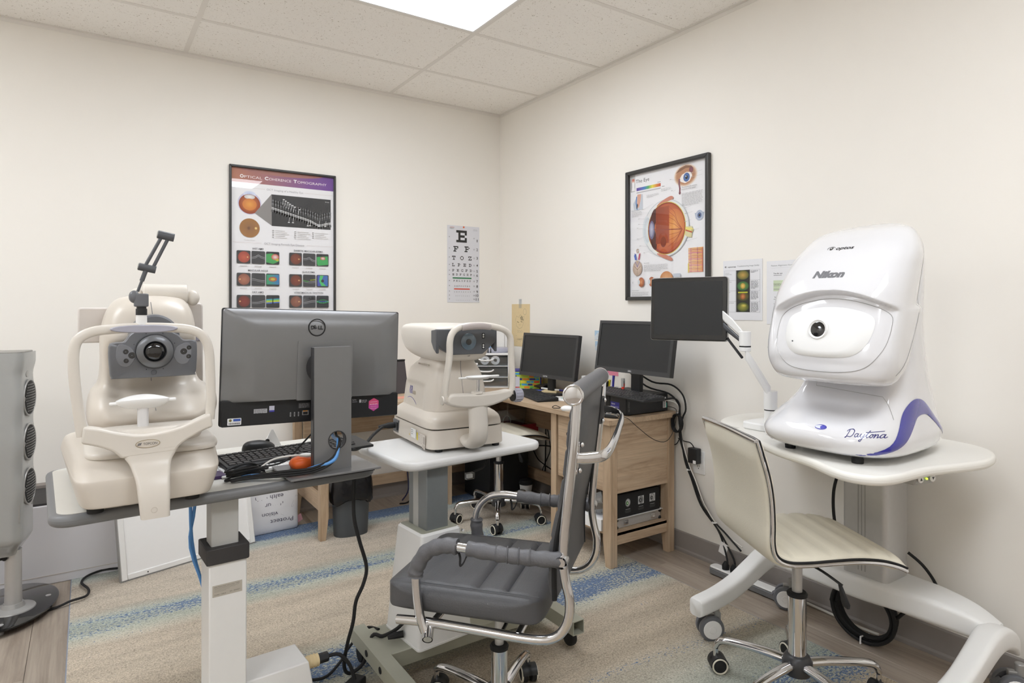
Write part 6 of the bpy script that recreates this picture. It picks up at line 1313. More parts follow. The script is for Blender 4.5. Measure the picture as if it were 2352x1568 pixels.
# labels on the left side of the base
P = Print(); P.rect(-.055, -.005, .030, .064, '#EDEDEB'); P.rect(.002, .013, .028, .056, '#E3CF3A'); P.rect(.016, .085, .020, .058, '#C7BEB4'); P.rect(.017, .084, .021, .057, '#D3CBC1'); P.para(.020, .051, .045, 6, .0055, '#A59C92', .25); P.rect(.066, .072, .024, .050, '#A59C92'); P.rect(.074, .081, .024, .050, '#A59C92'); P.para(-.052, .056, .022, 3, .007, '#777'); P.poly([(-.075, .034), (-.067, .034), (-.071, .042)], '#D9C23A'); P.text('TOPCON', .018, .0525, .0028, '#77706A', w=.014); P.ell(.060, .012, .005, .005, '#8A8178'); P.ell(.060, .012, .004, .004, '#D3CBC1'); P.rect(.068, .084, .006, .018, '#C2B9AF'); P.rect(-.055, .095, .0, .0001, '#D3CBC1')
o = P.mesh('rating_labels', 'pr', t); o.location = (-.1455, -.15, .002); o.rotation_euler = (0, 0, -pi/2)
inl = part('power_inlet', B().box(-.1455, -.140, .045, .105, .022, .070), 'dgrey2', t)
part('switch', B().box(-.1475, -.145, .050, .062, .030, .060), 'rubber', inl)
part('plug', B().tube([(-.146, .088, .046), (-.170, .088, .046), (-.185, .09, .045), (-.210, .095, .042)], [.012, .012, .009, .006], 10, smooth=0), 'rubber', t)
# chin rest frame
part('support_arm', B().tube([(.008, -.262, .045), (.008, -.300, .030), (.008, -.335, .040), (.008, -.352, .075), (.008, -.350, .12), (.008, -.345, .170)], [.030]*6, 16, smooth=5, flat=(1.25, .62)), 'cream2', t, ang=60)
part('cross_bar', B().prism(spl([(-.115, .186), (-.105, .214), (-.065, .216), (.02, .213), (.09, .216), (.130, .220), (.142, .205), (.125, .188), (.075, .172), (.03, .165), (-.03, .165), (-.08, .172)], 3), 'y', -.365, -.325), 'cream2', t, bevel=.008, seg=3)
frm = spl([(-.118, -.340, .190), (-.114, -.338, .235), (-.104, -.336, .29), (-.096, -.336, .35), (-.095, -.336, .395), (-.086, -.336, .425), (-.060, -.338, .446), (-.010, -.342, .452), (.040, -.342, .451), (.085, -.340, .444), (.122, -.338, .432), (.143, -.338, .408), (.147, -.338, .36), (.150, -.338, .30), (.152, -.340, .24), (.146, -.342, .20)], 4, closed=False)
part('head_frame', B().tube(frm, .0125, 14, smooth=0, flat=(.9, 1.1)), 'cream2', t)
part('forehead_rest', B().tube([(-.055, -.350, .4445), (-.02, -.355, .4490), (.02, -.356, .4495), (.055, -.353, .4445)], [.0085, .010, .010, .0085], 12, flat=(.8, 1.2)), mat('taupe_pad', '#B4ABA8', .5), t)
part('hinge_cap', B().lathe([(.016, 0), (.015, -.004), (.0001, -.005)], (-.126, -.345, .196), 'x', 18), 'cream2', t)
part('height_knob', B().lathe([(.020, 0), (.024, .004), (.0245, .030), (.022, .034), (.0001, .035)], (.152, -.343, .196), 'x', 24), 'lilac', t)
for k in range(14): a = 2*pi*k/14; part('knob_rib', B().cyl((.157, -.343+.0245*cos(a), .196+.0245*sin(a)), (.182, -.343+.0245*cos(a), .196+.0245*sin(a)), .0016, n=6), 'lilac', t)
part('knob_collar', B().cyl((.148, -.343, .196), (.153, -.343, .196), .022, n=24), 'black', t)
part('chin_post', B().cyl((.010, -.345, .21), (.010, -.345, .264), .0058, n=16), 'chrome', t)
part('post_collar', B().lathe([(.022, .0), (.021, .006), (.008, .007)], (.006, -.345, .213), 'z', 24), 'cream2', t)
part('chin_rest', body([(0, -.016, .014, .036, 2), (.006, -.026, .022, .046, 2), (.011, -.028, .024, .050, 2), (.013, -.02, .018, .042, 2)], 40, 3), 'matwhite', t).location = (.010, -.345, .262)
parts('chin_rest_ear', [B().prism(rrect(-.065, -.025, -.352, -.338, .003, 2), 'z', .266, .272), B().prism(rrect(.045, .092, -.352, -.338, .003, 2), 'z', .268, .274)], 'matwhite', t, bevel=.002)
# ================================================================ CHAIRS
def chair_caster(par, x, y, ang, r=.027, zt=.075, rim='ivory'):
    c = bpy.data.objects.new('caster', None); C.objects.link(c); c.parent = par; c.location = (x, y, 0); c.rotation_euler = (0, 0, R(ang))
    part('wheel', B().lathe([(.008, -.027), (r*.6, -.027), (r*.97, -.024), (r, -.020), (r, -.008), (r*.9, -.006), (.008, -.006)], (0, 0, r), 'y', 24).lathe([(.008, .006), (r*.9, .006), (r, .008), (r, .020), (r*.97, .024), (r*.6, .027), (.008, .027)], (0, 0, r), 'y', 24), 'rubber', c)
    part('wheel_rim', B().lathe([(r*.80, -.026), (r*.86, -.0285), (r*.97, -.0275), (r*1.005, -.023), (r*.9, -.022)], (0, 0, r), 'y', 24, cap=False).lathe([(r*.9, .022), (r*1.005, .023), (r*.97, .0275), (r*.86, .0285), (r*.80, .026)], (0, 0, r), 'y', 24, cap=False), 'ivory', c)
    hood = [(cos(a)*r*1.12, r+sin(a)*r*1.12) for a in [R(q) for q in range(-10, 175, 12)]]
    part('hood', B().prism(hood+[(x_*.5, r+(z_-r)*.5) for x_, z_ in hood[::-1]], 'y', -.0055, .0055).prism(hood+[(x_*.86, r+(z_-r)*.86) for x_, z_ in hood[::-1]], 'y', -.025, .025), 'black', c)
    part('stem', B().cyl((.008, 0, r*1.7), (.008, 0, zt+.012), .0085, n=14), 'chrome', c)
    return c
def star_base(t, angs, rad, zh=.105, tube_r=.014, zc=(.10, .30), ro=.027, ri=.014, ztop=.42, hub='monitord', zt=.078):
    part('hub', B().lathe([(.020, -.035), (.040, -.028), (.046, -.008), (.046, .014), (.036, .030), (.030, .034)], (0, 0, zh-.005), 'z', 30), hub, t)
    for a in angs:
        u = V((cos(R(a)), sin(R(a)), 0))
        P_ = [u*.03+V((0, 0, zh)), u*(rad*.35)+V((0, 0, zh+.004)), u*(rad*.72)+V((0, 0, zh+.002)), u*(rad*.93)+V((0, 0, zh-.006)), u*rad+V((0, 0, zt+.004))]
        part('leg', B().tube(P_, [tube_r*1.15, tube_r*1.12, tube_r, tube_r*.95, tube_r*.8], 12, smooth=5, flat=(1.1, .85)), 'chrome', t)
        chair_caster(t, u.x*rad-.008*cos(R(a+35)), u.y*rad-.008*sin(R(a+35)), a+35, zt=zt-.01)
    part('lift_sleeve', B().cyl((0, 0, zc[0]), (0, 0, zc[1]), ro, n=32), 'chrome', t)
    part('sleeve_collar', B().lathe([(ri, 0), (ro*1.1, 0), (ro*1.15, .008), (ro*.95, .014), (ri, .014)], (0, 0, zc[1]-.006), 'z', 30), 'rubber', t)
    part('gas_rod', B().cyl((0, 0, zc[1]), (0, 0, ztop), ri, n=24), 'alu', t)
def cushion(W, D, z0, z1, ribs, ex=8, n=56, m=56, gd=.013, gw=.005, bow=0):
    """ribbed cushion; ribs = y positions of the seams (running along x)"""
    b = B(); g = []
    def us(n): return [sin(pi/2*(2*i/n-1)) for i in range(n+1)]
    U, W_ = us(n), us(m); top = []; bot = []
    for v in W_:
        for u in U:
            k = (max(0, 1-abs(u)**ex)*max(0, 1-abs(v)**ex))**.42
            x, y = u*W/2, v*D/2
            # keep the corners round
            q = (abs(u)**6+abs(v)**6)**(1/6)
            if q > 1: x /= q; y /= q
            gr = sum(math.exp(-((y-r_)/gw)**2) for r_ in ribs)*(1 if abs(x) < W/2-.045 else 0)
            gr += (.35*math.exp(-((abs(x)-(W/2-.035))/gw)**2) if ribs else 0)
            zm = (z0+z1)/2
            top.append((x, y, zm+(z1-zm)*k-gd*gr*k+bow*(1-u*u))); bot.append((x, y, zm-(zm-z0)*k))
    N_ = (n+1)*(m+1); fs = []
    for j in range(m):
        for i_ in range(n):
            a = j*(n+1)+i_; fs.append((a, a+1, a+n+2, a+n+1)); fs.append((N_+a, N_+a+n+1, N_+a+n+2, N_+a+1))
    b.add(top+bot, fs); return b

# --- black executive chair
t = thing('office_chair', 'black ribbed leather office chair with chrome frame and leather-wrapped armrests in the centre foreground', 'chair', (-1.53, -2.38, .0042), -140)
star_base(t, (176, 248, 320, 32, 104), .262, zh=.10, zc=(.08, .242), ro=.0248, ri=.0135, ztop=.40)
rail = spl([(.276, 1.035), (.270, .93), (.260, .83), (.249, .73), (.240, .62), (.246, .56), (.257, .51), (.252, .456), (.222, .413), (.16, .397), (0, .400), (-.14, .402), (-.222, .398)], 4, closed=False)
for s_ in (1, -1): part('side_rail', B().tube([(s_*.225, y, z) for y, z in rail], .0125, 12, smooth=0), 'chrome', t)
parts('cross_tube', [B().cyl((-.225, y_, .40), (.225, y_, .40), .010) for y_ in (-.12, .12)], 'chrome', t)
part('tilt_plate', B().box(-.08, .08, -.10, .12, .385, .412), 'black', t, bevel=.004)
part('seat', cushion(.455, .465, .412, .497, [-.13, -.045, .04, .125], ex=9).xf(Matrix.Translation((0, -.045, 0))), 'leather', t, ang=80)
part('seat_stitching', B().tube([(-.185, -.20, .4935), (.185, -.20, .4935)], .0009, 5, smooth=0).tube([(.193, -.19, .4925), (.193, .17, .4925)], .0009, 5, smooth=0), 'dgrey2', t)
bk = B(); rings = []
for i_ in range(61):
    u = i_/60; z = .50+.505*u
    yc = .218+.050*((z-.50)/.5)-.018*math.exp(-((z-.62)/.12)**2)
    gro = sum(math.exp(-((z-zz)/.004)**2) for zz in (.57, .65, .73, .81, .89, .96))
    th = .016*min(1, (1-abs(2*u-1)**14)+.15)-.006*gro
    rings.append([(x, yc+yy*(th if yy < 0 else .010), z) for x, yy in ((-.212, 0), (-.209, -.7), (-.195, -1), (-.10, -1.05), (0, -1.08), (.10, -1.05), (.195, -1), (.209, -.7), (.212, 0), (.205, .8), (0, .9), (-.205, .8))])
bk.loft(rings); part('backrest', bk, 'leather', t, ang=80)
for x_ in (.213, -.213): part('edge_piping', B().tube([(x_, .222+.050*((z-.50)/.5)-.018*math.exp(-((z-.62)/.12)**2), z) for z in [.50+.05*k for k in range(11)]], .007, 8, smooth=0), 'rubber', t)
part('head_roll', B().cyl((-.232, .268, 1.03), (.232, .268, 1.03), .0255, n=32), 'leatherg', t)
for s_ in (1, -1): part('roll_cap', B().lathe([(.026, -.004), (.0275, 0), (.027, .003), (.020, .0055), (.0001, .006)], (0, 0, 0), 'x', 30) if s_ > 0 else B().lathe([(.026, .004), (.0275, 0), (.027, -.003), (.020, -.0055), (.0001, -.006)], (0, 0, 0), 'x', 30), 'chrome', t).location = (s_*.234, .268, 1.03)
for s_ in (1, -1): part('cap_ring', B().tube([(s_*.239, .268+.0235*cos(a*pi/16), 1.03+.0235*sin(a*pi/16)) for a in range(33)], .0022, 6, smooth=0), 'chrome', t)
# rear handle
part('handle', B().tube([(.214, .272, .868), (.205, .300, .868), (.175, .338, .872), (.10, .350, .885), (-.05, .350, .905), (-.15, .345, .918), (-.20, .315, .925), (-.214, .285, .925)], [.013]*8, 12, smooth=5, flat=(.55, 1.15)), 'chrome', t)
for s_, zc_ in ((1, .868), (-1, .925)):
    br = part('handle_bracket', B().prism(rrect(zc_-.045, zc_+.045, -.011, .011, .010, 4), 'x', 0, .005).xf(Matrix.Rotation(0, 4, 'X')), 'chrome', t)
    for v in br.data.vertices: x, y, z = v.co; v.co = (s_*(.212+x), .268+z+(y-.868)*.09, y)
    for dz in (-.033, .033): part('bolt', B().ell((s_*.2175, .270+dz*.09, zc_+dz), .004, .008, .008, 14, 8).ell((s_*.205, .282+dz*.09, zc_+dz), .006, .006, .007, 12, 8), 'chrome', br)
for s_ in (1, -1):
    X_ = s_*.242
    ap_ = [(X_-s_*.01, .237, .612), (X_, .16, .613), (X_, .075, .614), (X_, -.01, .619), (X_, -.075, .620), (X_, -.125, .600), (X_, -.155, .555), (X_, -.158, .50), (X_, -.148, .43), (X_, -.132, .385)]
    ar = part('armrest', B().tube(ap_, .0125, 12, smooth=5), 'chrome', t)
    sl1 = spl(ap_[:4] if s_ > 0 else ap_[:4], 7, closed=False); rd = random.Random(11)
    part('sleeve', B().tube(sl1, [.0195+.0016*sin(i_*1.9)+rd.uniform(-.0006, .0006) for i_ in range(len(sl1))], 16, smooth=0), 'leatherg', ar)
    if s_ > 0:
        sl2 = spl([(X_, -.040, .6205), (X_, -.075, .620), (X_, -.125, .600), (X_, -.155, .555), (X_, -.160, .53)], 6, closed=False); nm = 'sleeve'
    else:
        sl2 = spl([(X_, -.157, .53), (X_, -.157, .50), (X_, -.148, .43), (X_, -.142, .39)], 6, closed=False)
    part('sleeve', B().tube(sl2, [.0205+.0014*sin(i_*1.6) for i_ in range(len(sl2))], 16, smooth=0), 'leatherg', ar)
    part('sleeve_flap', B().tube([(X_+.006, -.012, .600), (X_+.010, -.020, .582), (X_+.004, -.030, .575), (X_-.006, -.034, .590), (X_-.006, -.038, .603)], .004, 6, flat=(1, .4)), 'rubber', ar)
    for k in range(4): part('wrinkle', B().tube([(X_+.021*cos(a), .06+.03*k+.012*cos(a/2), .6145+.0205*sin(a)) for a in [R(q) for q in range(-60, 200, 20)]], .0016, 5, smooth=0), 'leatherg', ar)
    part('arm_socket', B().cyl((X_-s_*.018, -.128, .392), (X_+s_*.016, -.118, .372), .014, n=18, cap=False).cyl((X_-s_*.018, -.128, .392), (X_+s_*.0155, -.118, .3723), .0115, n=18), 'chrome', ar)
    part('arm_socket', B().cyl((X_-s_*.02, .240, .612), (X_+s_*.010, .240, .612), .0155, n=18, cap=False).cyl((X_-s_*.02, .240, .612), (X_+s_*.009, .240, .612), .0105, n=18), 'chrome', ar)
part('tilt_lever', B().tube([(.0, .05, .38), (.12, .06, .378), (.18, .06, .374)], .005, 8, smooth=0), 'black', t)

# --- cream swivel chairs: one shell bent from seat to back
def cream_chair(lab, loc, rz, angs, grp):
    t = thing('swivel_chair', lab, 'chair', loc, rz, grp)
    star_base(t, angs, .262, zh=.115, zc=(.12, .335), ro=.0275, ri=.0155, ztop=.47)
    prof = spl([(.222, .868), (.207, .82), (.190, .760), (.180, .70), (.176, .63), (.176, .57), (.165, .535), (.130, .517), (.07, .514), (0, .517), (-.08, .519), (-.15, .513), (-.20, .500), (-.228, .488)], 5, closed=False)
    n = len(prof); L_ = 0; acc = [0]
    for a, b_ in zip(prof[:-1], prof[1:]): L_ += math.hypot(b_[0]-a[0], b_[1]-a[1]); acc.append(L_)
    ribs = [.045, .10, .155, .21, .265]+[L_-.045-.062*k for k in range(6)]
    vs = []; m = 24; outer = []
    for i_, (y, z) in enumerate(prof):
        a, b_ = prof[max(i_-1, 0)], prof[min(i_+1, n-1)]; ty, tz = b_[0]-a[0], b_[1]-a[1]; l = math.hypot(ty, tz); ny, nz = -tz/l, ty/l  # towards sitter
        if nz < 0 and abs(nz) > abs(ny) or (abs(ny) >= abs(nz) and ny > 0): ny, nz = -ny, -nz
        gro = sum(math.exp(-((acc[i_]-r_)/.006)**2) for r_ in ribs)
        end = min(1, acc[i_]/.02, (L_-acc[i_])/.02); end = max(.15, end)**.5
        row = []
        for j in range(m+1):
            u = sin(pi/2*(2*j/m-1)); k = (1-abs(u)**8)**.45
            hw_ = .195
            row.append((u*hw_, y+ny*(.020*k*end-.008*gro*k), z+nz*(.020*k*end-.008*gro*k)))
        vs.append(row)
        outer.append((y-ny*.008, z-nz*.008, (ny, nz)))
    def build(rows, flip):
        b = B(); fl = [p for r_ in rows for p in r_]; k = len(rows[0]); fs = []
        for i_ in range(len(rows)-1):
            for j in range(k-1):
                a = i_*k+j; f = (a, a+1, a+k+1, a+k); fs.append(f[::-1] if flip else f)
        b.add(fl, fs); return b
    part('seat_shell', build(vs, True), 'ivory', t, ang=80)
    back = [[(u*.1965, y-q[0]*((.013*(1-abs(u)**8)**.45+.004)*min(1, (i_+.3)/5, (n-.7-i_)/5)), z-q[1]*((.013*(1-abs(u)**8)**.45+.004)*min(1, (i_+.3)/5, (n-.7-i_)/5))) for u in [sin(pi/2*(j/8-1)) for j in range(17)]] for i_, (y, z, q) in enumerate(outer)]
    part('back_panel', build(back, False), 'ivory', t, ang=80)
    for s_ in (1, -1):
        part('chrome_edge', B().tube([(s_*.1975, y, z) for y, z, _ in outer], .0075, 10, smooth=0, flat=(1.2, .8)), 'chrome', t)
        part('black_piping', B().tube([(s_*.1975, y+q[0]*.0085, z+q[1]*.0085) for y, z, q in outer], .003, 6, smooth=0), 'rubber', t)
    y, z, q = outer[0]; part('top_trim', B().tube([(-.1975, y, z), (0, y, z+.004), (.1975, y, z)], .0075, 10, smooth=6), 'chrome', t); part('top_piping', B().tube([(-.195, y-.008, z+.001), (0, y-.008, z+.005), (.195, y-.008, z+.001)], .004, 6, smooth=6), 'rubber', t)
    y, z, q = outer[-1]; part('front_trim', B().tube([(-.1975, y, z), (.1975, y, z)], .0075, 10, smooth=0), 'chrome', t)
    part('seat_plate', B().box(-.09, .09, -.08, .10, .468, .492).loft([[(x, y_, z_) for x, y_ in rrect(-.05-e, .05+e, -.05-e, .05+e, .01, 2)] for z_, e in ((.44, 0), (.470, .03))]), 'black', t, bevel=.003)
    lv = part('lever', B().tube([(-.05, 0, .455), (-.11, -.02, .45), (-.155, -.055, .425)], .004, 8), 'black', t)
    part('lever_grip', B().loft([[(-.150+dx, -.050+dy, .428) for dx, dy in ((-.006, -.004), (.006, -.004), (.006, .004), (-.006, .004))], [(-.160+dx, -.062+dy, .375) for dx, dy in ((-.016, -.006), (.016, -.006), (.016, .006), (-.016, .006))], [(-.161+dx, -.063+dy, .362) for dx, dy in ((-.012, -.005), (.012, -.005), (.012, .005), (-.012, .005))]]), 'black', lv, bevel=.003)
    return t
cream_chair('cream leatherette swivel chair with chrome edging in front of the white scanner table', (-.66, -2.79, .0042), 61, (49, -23, -95, -167, 121), 'cream swivel chairs')
cream_chair('cream leatherette swivel chair pushed under the corner desk behind the small white table', (-.525, -.80, .0042), 85, (-67, -137, 7, 79, 151), 'cream swivel chairs')
# ================================================================ LEFT SIDE: GREY TOWER UNIT, CARTONS
t = thing('tower_speaker', 'tall grey tower unit with three oval mesh grilles on a black glass base', 'tower unit', (-2.80, -.71, 0), -14)
def ov(rx, ry, z, cx=-.04, cy=.03, n=48): return [(cx+rx*cos(2*pi*j/n), cy+ry*sin(2*pi*j/n), z) for j in range(n)]
part('base_glass', B().loft([ov(.170, .235, .022), ov(.176, .241, .025), ov(.176, .241, .031), ov(.170, .235, .034)]), 'blackg', t)
for a in (20, 110, 200, 290): part('base_foot', B().cyl((-.04+.14*cos(R(a)), .03+.19*sin(R(a)), 0), (-.04+.14*cos(R(a)), .03+.19*sin(R(a)), .022), .011, n=14).cyl((-.04+.14*cos(R(a)), .03+.19*sin(R(a)), .034), (-.04+.14*cos(R(a)), .03+.19*sin(R(a)), .036), .010, n=14), 'alu', t)
part('base_disc', B().lathe([(.075, .034), (.073, .038), (.04, .044), (.034, .060)], (0, 0, 0), 'z', 36), 'silver', t)
part('pole', B().lathe([(.030, .055), (.0285, .12), (.0285, .275)], (0, 0, 0), 'z', 32), 'alu', t)
zg = (.527, .708, .888)
def xf(z): return .048+.010*sum(math.exp(-((z-c)/.055)**2) for c in zg)+(.010*ss((z-.98)/.06))
rings = []
for i_ in range(64):
    z = .262+.812*i_/63; k = ss((z-.262)/.07); x1 = xf(z)*(.35+.65*k)
    rings.append([(x, y, z) for x, y in rrect(-.235+.06*(1-k), x1, -.088*(.6+.4*k), .088*(.6+.4*k), .034, 6)])
part('body_shell', B().loft(rings), 'towergrey', t, ang=60)
part('side_panel', B().prism([(-.232, .33), (-.035, .33), (-.028, .36), (-.028, 1.066), (-.232, 1.066)], 'y', -.0905, -.084), 'towerside', t, bevel=.003)
part('top_plate', B().prism(rrect(-.20, .050, -.075, .075, .03, 5), 'z', 1.072, 1.078), 'towerside', t, bevel=.002)
for z in zg:
    g_ = part('grille', B().lathe([(.062, -.002), (.060, .003), (.045, .006), (.0001, .009)], (0, 0, 0), 'x', 36), 'mesh', t); g_.scale = (1, .98, 1.12); g_.location = (xf(z)-.004, 0, z)
    part('grille_ring', B().tube([(.001, .064*cos(a*pi/20), .064*sin(a*pi/20)) for a in range(41)], .0035, 8, smooth=0), 'silver', g_)
    hb = B()
    for a in range(-5, 6):
        for b_ in range(-5, 6):
            y_, z_ = a*.0105+(b_ % 2)*.005, b_*.0095
            if y_*y_+z_*z_ < .055**2: hb.ell((.0035+.006*(1-(y_*y_+z_*z_)/.062**2), y_, z_), .0014, .0026, .0026, 6, 4)
    part('mesh_dots', hb, 'silver', g_, kind='stuff')
for k in range(4): part('indicator', B().box(.052, .0545, -.03+.014*k, -.024+.014*k, 1.050, 1.053), 'matwhite', t, smooth=False)
part('power_button', B().lathe([(.013, 0), (.012, .003), (.0001, .0035)], (xf(.985)-.001, -.01, .985), 'x', 20), 'silver', t)
part('side_slot', B().box(.040, .046, -.075, -.069, .40, .55), 'silver', t, bevel=.001)
part('rear_knob', B().cyl((-.02, -.03, .25), (-.09, -.05, .25), .005).ell((-.02, -.03, .25), .009, .009, .009, 12, 8), 'rubber', t)
cable('cable', [(-2.43, -.424, .017), (-2.492, -.414, .018), (-2.551, -.45, .017), (-2.572, -.519, .017), (-2.55, -.60, .017), (-2.545, -.65, .017), (-2.559, -.694, .017), (-2.61, -.715, .018), (-2.657, -.724, .008), (-2.758, -.755, .007), (-2.90, -.93, .007), (-3.1, -1.0, .007)], .0052, 'rubber', 'thin black cord winding from the leaning panel across the rug to the grey tower')

t = thing('large_carton', 'large white carton lying along the left wall behind the grey tower', 'carton', (-2.85, -.22, 0))
part('carton_shell', B().box(-.60, .50, -.195, .19, 0, .358), 'card', t, bevel=.004)
part('flap_seam', B().box(-.60, .50, -.1965, -.1955, .040, .042), 'creamd', t, smooth=False)
t = thing('black_board', 'flat black board with a grey strip standing for wall shade on the large white carton', 'board', (-2.85, -.22, .3582))
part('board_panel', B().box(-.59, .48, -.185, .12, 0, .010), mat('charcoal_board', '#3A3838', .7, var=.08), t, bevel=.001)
part('rail', B().box(-.59, .48, .12, .18, 0, .024), mat('wall_shade_grey', '#8A827C', .6), t, bevel=.001)  # no actual rail: grey strip stands in for the shading near the wall
# leaning framed panel
t = thing('leaning_panel', 'white framed light panel leaning on the carton beneath the left instrument table', 'panel', (-2.115, -.490, .0062), 17)
def lp(name, b, m, **k): b.xf(Matrix.Rotation(R(-12), 4, 'X')); return part(name, b, m, t, **k)
lp('face', B().box(-.30, .30, -.002, .008, .018, .45), 'paper', smooth=False)
for nm, x0, x1, z0_, z1_ in (('frame_stile', -.322, -.294, 0, .47), ('frame_stile', .294, .322, 0, .47), ('frame_rail', -.294, .294, 0, .026), ('frame_rail', -.294, .294, .444, .47)):
    lp(nm, B().loft([[(x0, -.008, z0_), (x1, -.008, z0_), (x1, -.008, z1_), (x0, -.008, z1_)], [(x0, .014, z0_), (x1, .014, z0_), (x1, .014, z1_), (x0, .014, z1_)]][::-1]), 'white', bevel=.004)
lp('edge_profile', B().box(-.3245, -.322, -.009, .016, -.001, .471).box(-.3245, .3245, -.009, .016, -.003, -.0005), 'silver', smooth=False)
for x in (-.21, .21): lp('screw', B().cyl((x, -.0085, .012), (x, -.0095, .012), .003, n=10), 'rubber', smooth=False)
t = thing('printed_bag', 'white bag with upside-down grey lettering standing left of the desk leg', 'bag', (-1.715, -.275, .0042), 3)
part('bag_shell', body([(0, -.02, .05, .160, 6), (.02, -.030, .055, .164, 6), (.15, -.036, .06, .163, 6), (.30, -.030, .05, .160, 6), (.40, -.012, .03, .155, 6)], 48, 4, fn=lambda p: (p[0], p[1]+.0035*sin(p[2]*40+p[0]*25), p[2])), mat('glossy_white_bag', '#E4E4E8', .28, var=.01), t, ang=60)
bgs = t.children[0]; Wb = wrapper(bgs, (0, -.4, 0), (1, 0, 0), (0, 0, 1), (0, 1, 0), lift=.001)
P = Print()
for s_, x, z, wd in (('Protect', .130, .075, .125), ('vision', .045, .118, .085), ('d your', .075, .170, .100), ('ealth with', .075, .213, .150)): P.text(s_, x, z, .024, '#5A5566', w=wd, rot=pi)
P.line([(.12, .13), (.145, .19), (.155, .187), (.13, .127), (.12, .13)], .0008, '#9A9AA5'); P.line([(.06, .10), (.15, .045)], .0008, '#9A9AA5'); P.line([(.09, .225), (.155, .18)], .0008, '#9A9AA5')
P.mesh('lettering', 'pr', t, wrap=Wb)
part('pink_tag', B().loft([[(.165, 0, .06), (.185, 0, .07), (.185, .004, .07), (.165, .004, .06)], [(.168, 0, .02), (.196, 0, .035), (.196, .004, .035), (.168, .004, .02)]]), mat('pink_tag', '#D9A0A5', .5), t)

# ================================================================ FREE CABLES
cable('cable', [(-1.83, -1.975, .708), (-1.834, -1.982, .586), (-1.815, -1.98, .498), (-1.79, -1.978, .407), (-1.801, -1.98, .353), (-1.826, -1.98, .302), (-1.834, -1.975, .234), (-1.843, -1.95, .16), (-1.838, -1.90, .06), (-1.815, -1.89, .022), (-1.765, -1.885, .04), (-1.738, -1.895, .128), (-1.71, -1.92, .13), (-1.68, -1.96, .16), (-1.665, -2.0, .20)], .0062, 'rubber', 'thick black cord hanging from the left table and looping to the small white table')
cable('cable', [(-1.70, -1.86, .125), (-1.72, -1.78, .10), (-1.78, -1.76, .03), (-1.82, -1.80, .017), (-1.90, -1.86, .017), (-2.0, -1.80, .017)], .005, 'rubber', 'thin black cord crossing the rug behind the sage grey foot')
cable('cable', [(-1.79, -1.93, .017), (-1.86, -1.945, .020), (-1.93, -1.98, .02), (-1.90, -2.06, .017), (-1.80, -2.10, .017), (-1.72, -2.06, .017)], .005, 'rubber', 'black cord curling on the rug at the bottom edge beside the sage grey foot')
tag(part('power_brick', B().box(-.055, .055, -.022, .022, 0, .034).xf(Matrix.Translation((-1.845, -1.985, .0105)) @ Matrix.Rotation(R(35), 4, 'Z')), 'rubber', bevel=.004), 'black power brick on the rug between the two instrument tables', 'power brick')
cable('cable', [(-1.59, -1.625, ZK+.047), (-1.62, -1.66, ZK+.045), (-1.66, -1.70, ZK+.035), (-1.70, -1.75, ZK+.025), (-1.76, -1.82, ZK+.02), (-1.80, -1.86, ZK+.03)], .0058, 'rubber', 'black power cord plugged into the side of the cream refractometer')
# behind the wide monitor and down the right wall
grp = 'black cables running down the right wall'
paths = [[(-.16, -1.52, .94), (-.08, -1.60, .865), (-.04, -1.698, .855), (-.03, -1.765, .81), (-.03, -1.785, .74), (-.025, -1.76, .69), (-.025, -1.74, .60), (-.022, -1.785, .474), (-.022, -1.83, .395), (-.022, -1.885, .30), (-.025, -1.95, .225), (-.03, -2.03, .18), (-.04, -2.12, .13)],
         [(-.17, -1.50, .93), (-.10, -1.58, .84), (-.05, -1.69, .81), (-.035, -1.742, .76), (-.03, -1.748, .70), (-.03, -1.755, .60), (-.028, -1.79, .47), (-.028, -1.835, .39), (-.028, -1.88, .29), (-.03, -1.94, .23), (-.035, -2.0, .17), (-.06, -2.055, .09), (-.07, -2.07, .062)],
         [(-.15, -1.66, .76), (-.06, -1.72, .79), (-.035, -1.748, .76), (-.04, -1.75, .69), (-.032, -1.755, .61), (-.03, -1.78, .48), (-.03, -1.82, .40), (-.03, -1.88, .28), (-.03, -1.97, .20), (-.04, -2.03, .15), (-.065, -2.10, .09), (-.07, -2.11, .062)]]
for k, p in enumerate(paths): cable('cable', p, .0045, 'rubber', ['outermost black cable arching from the wide monitor down the right wall', 'middle black cable from the wide monitor to the white power strip', 'black cable leaving the flat computer and running to the power strip'][k], grp)
cable('cable', [(-.13, -1.63, .78), (-.05, -1.73, .77), (-.03, -1.745, .70), (-.03, -1.755, .60), (-.026, -1.80, .47), (-.026, -1.845, .39), (-.026, -1.90, .285), (-.028, -2.0, .19), (-.03, -2.12, .145)], .003, 'whitecable', 'thin white cable tied into the black bundle on the right wall')
t = thing('cable_coil', 'tied loops of black cable hanging at the right end of the oak desk', 'cable coil', (-.05, -1.745, .665))
for k in range(4): part('cable_turn', B().tube([(.010-.006*k, .030*sin(a*pi/4+k*.4), .045*cos(a*pi/4+k*.4)) for a in range(9)], .0036, 8, smooth=3), 'rubber', t)
for wh, p in (('upper', (-.028, -1.735, .715)), ('middle', (-.026, -1.80, .437)), ('lower', (-.028, -1.96, .215))): tag(part('cable_tie', B().lathe([(.012, -.002), (.014, 0), (.012, .002)], p, 'z', 14).box(p[0]-.014, p[0]-.008, p[1]-.004, p[1]+.004, p[2]-.003, p[2]+.005), 'matwhite'), wh+' white cable tie around the black bundle on the right wall', 'cable tie', 'cable ties on the wall bundle')
cable('cable', [(-.03, -1.735, .585), (-.025, -1.77, .575), (-.03, -1.815, .575), (-.028, -1.838, .553)], .0026, 'rubber', 'thin black cord from the wall bundle to the small adapter')
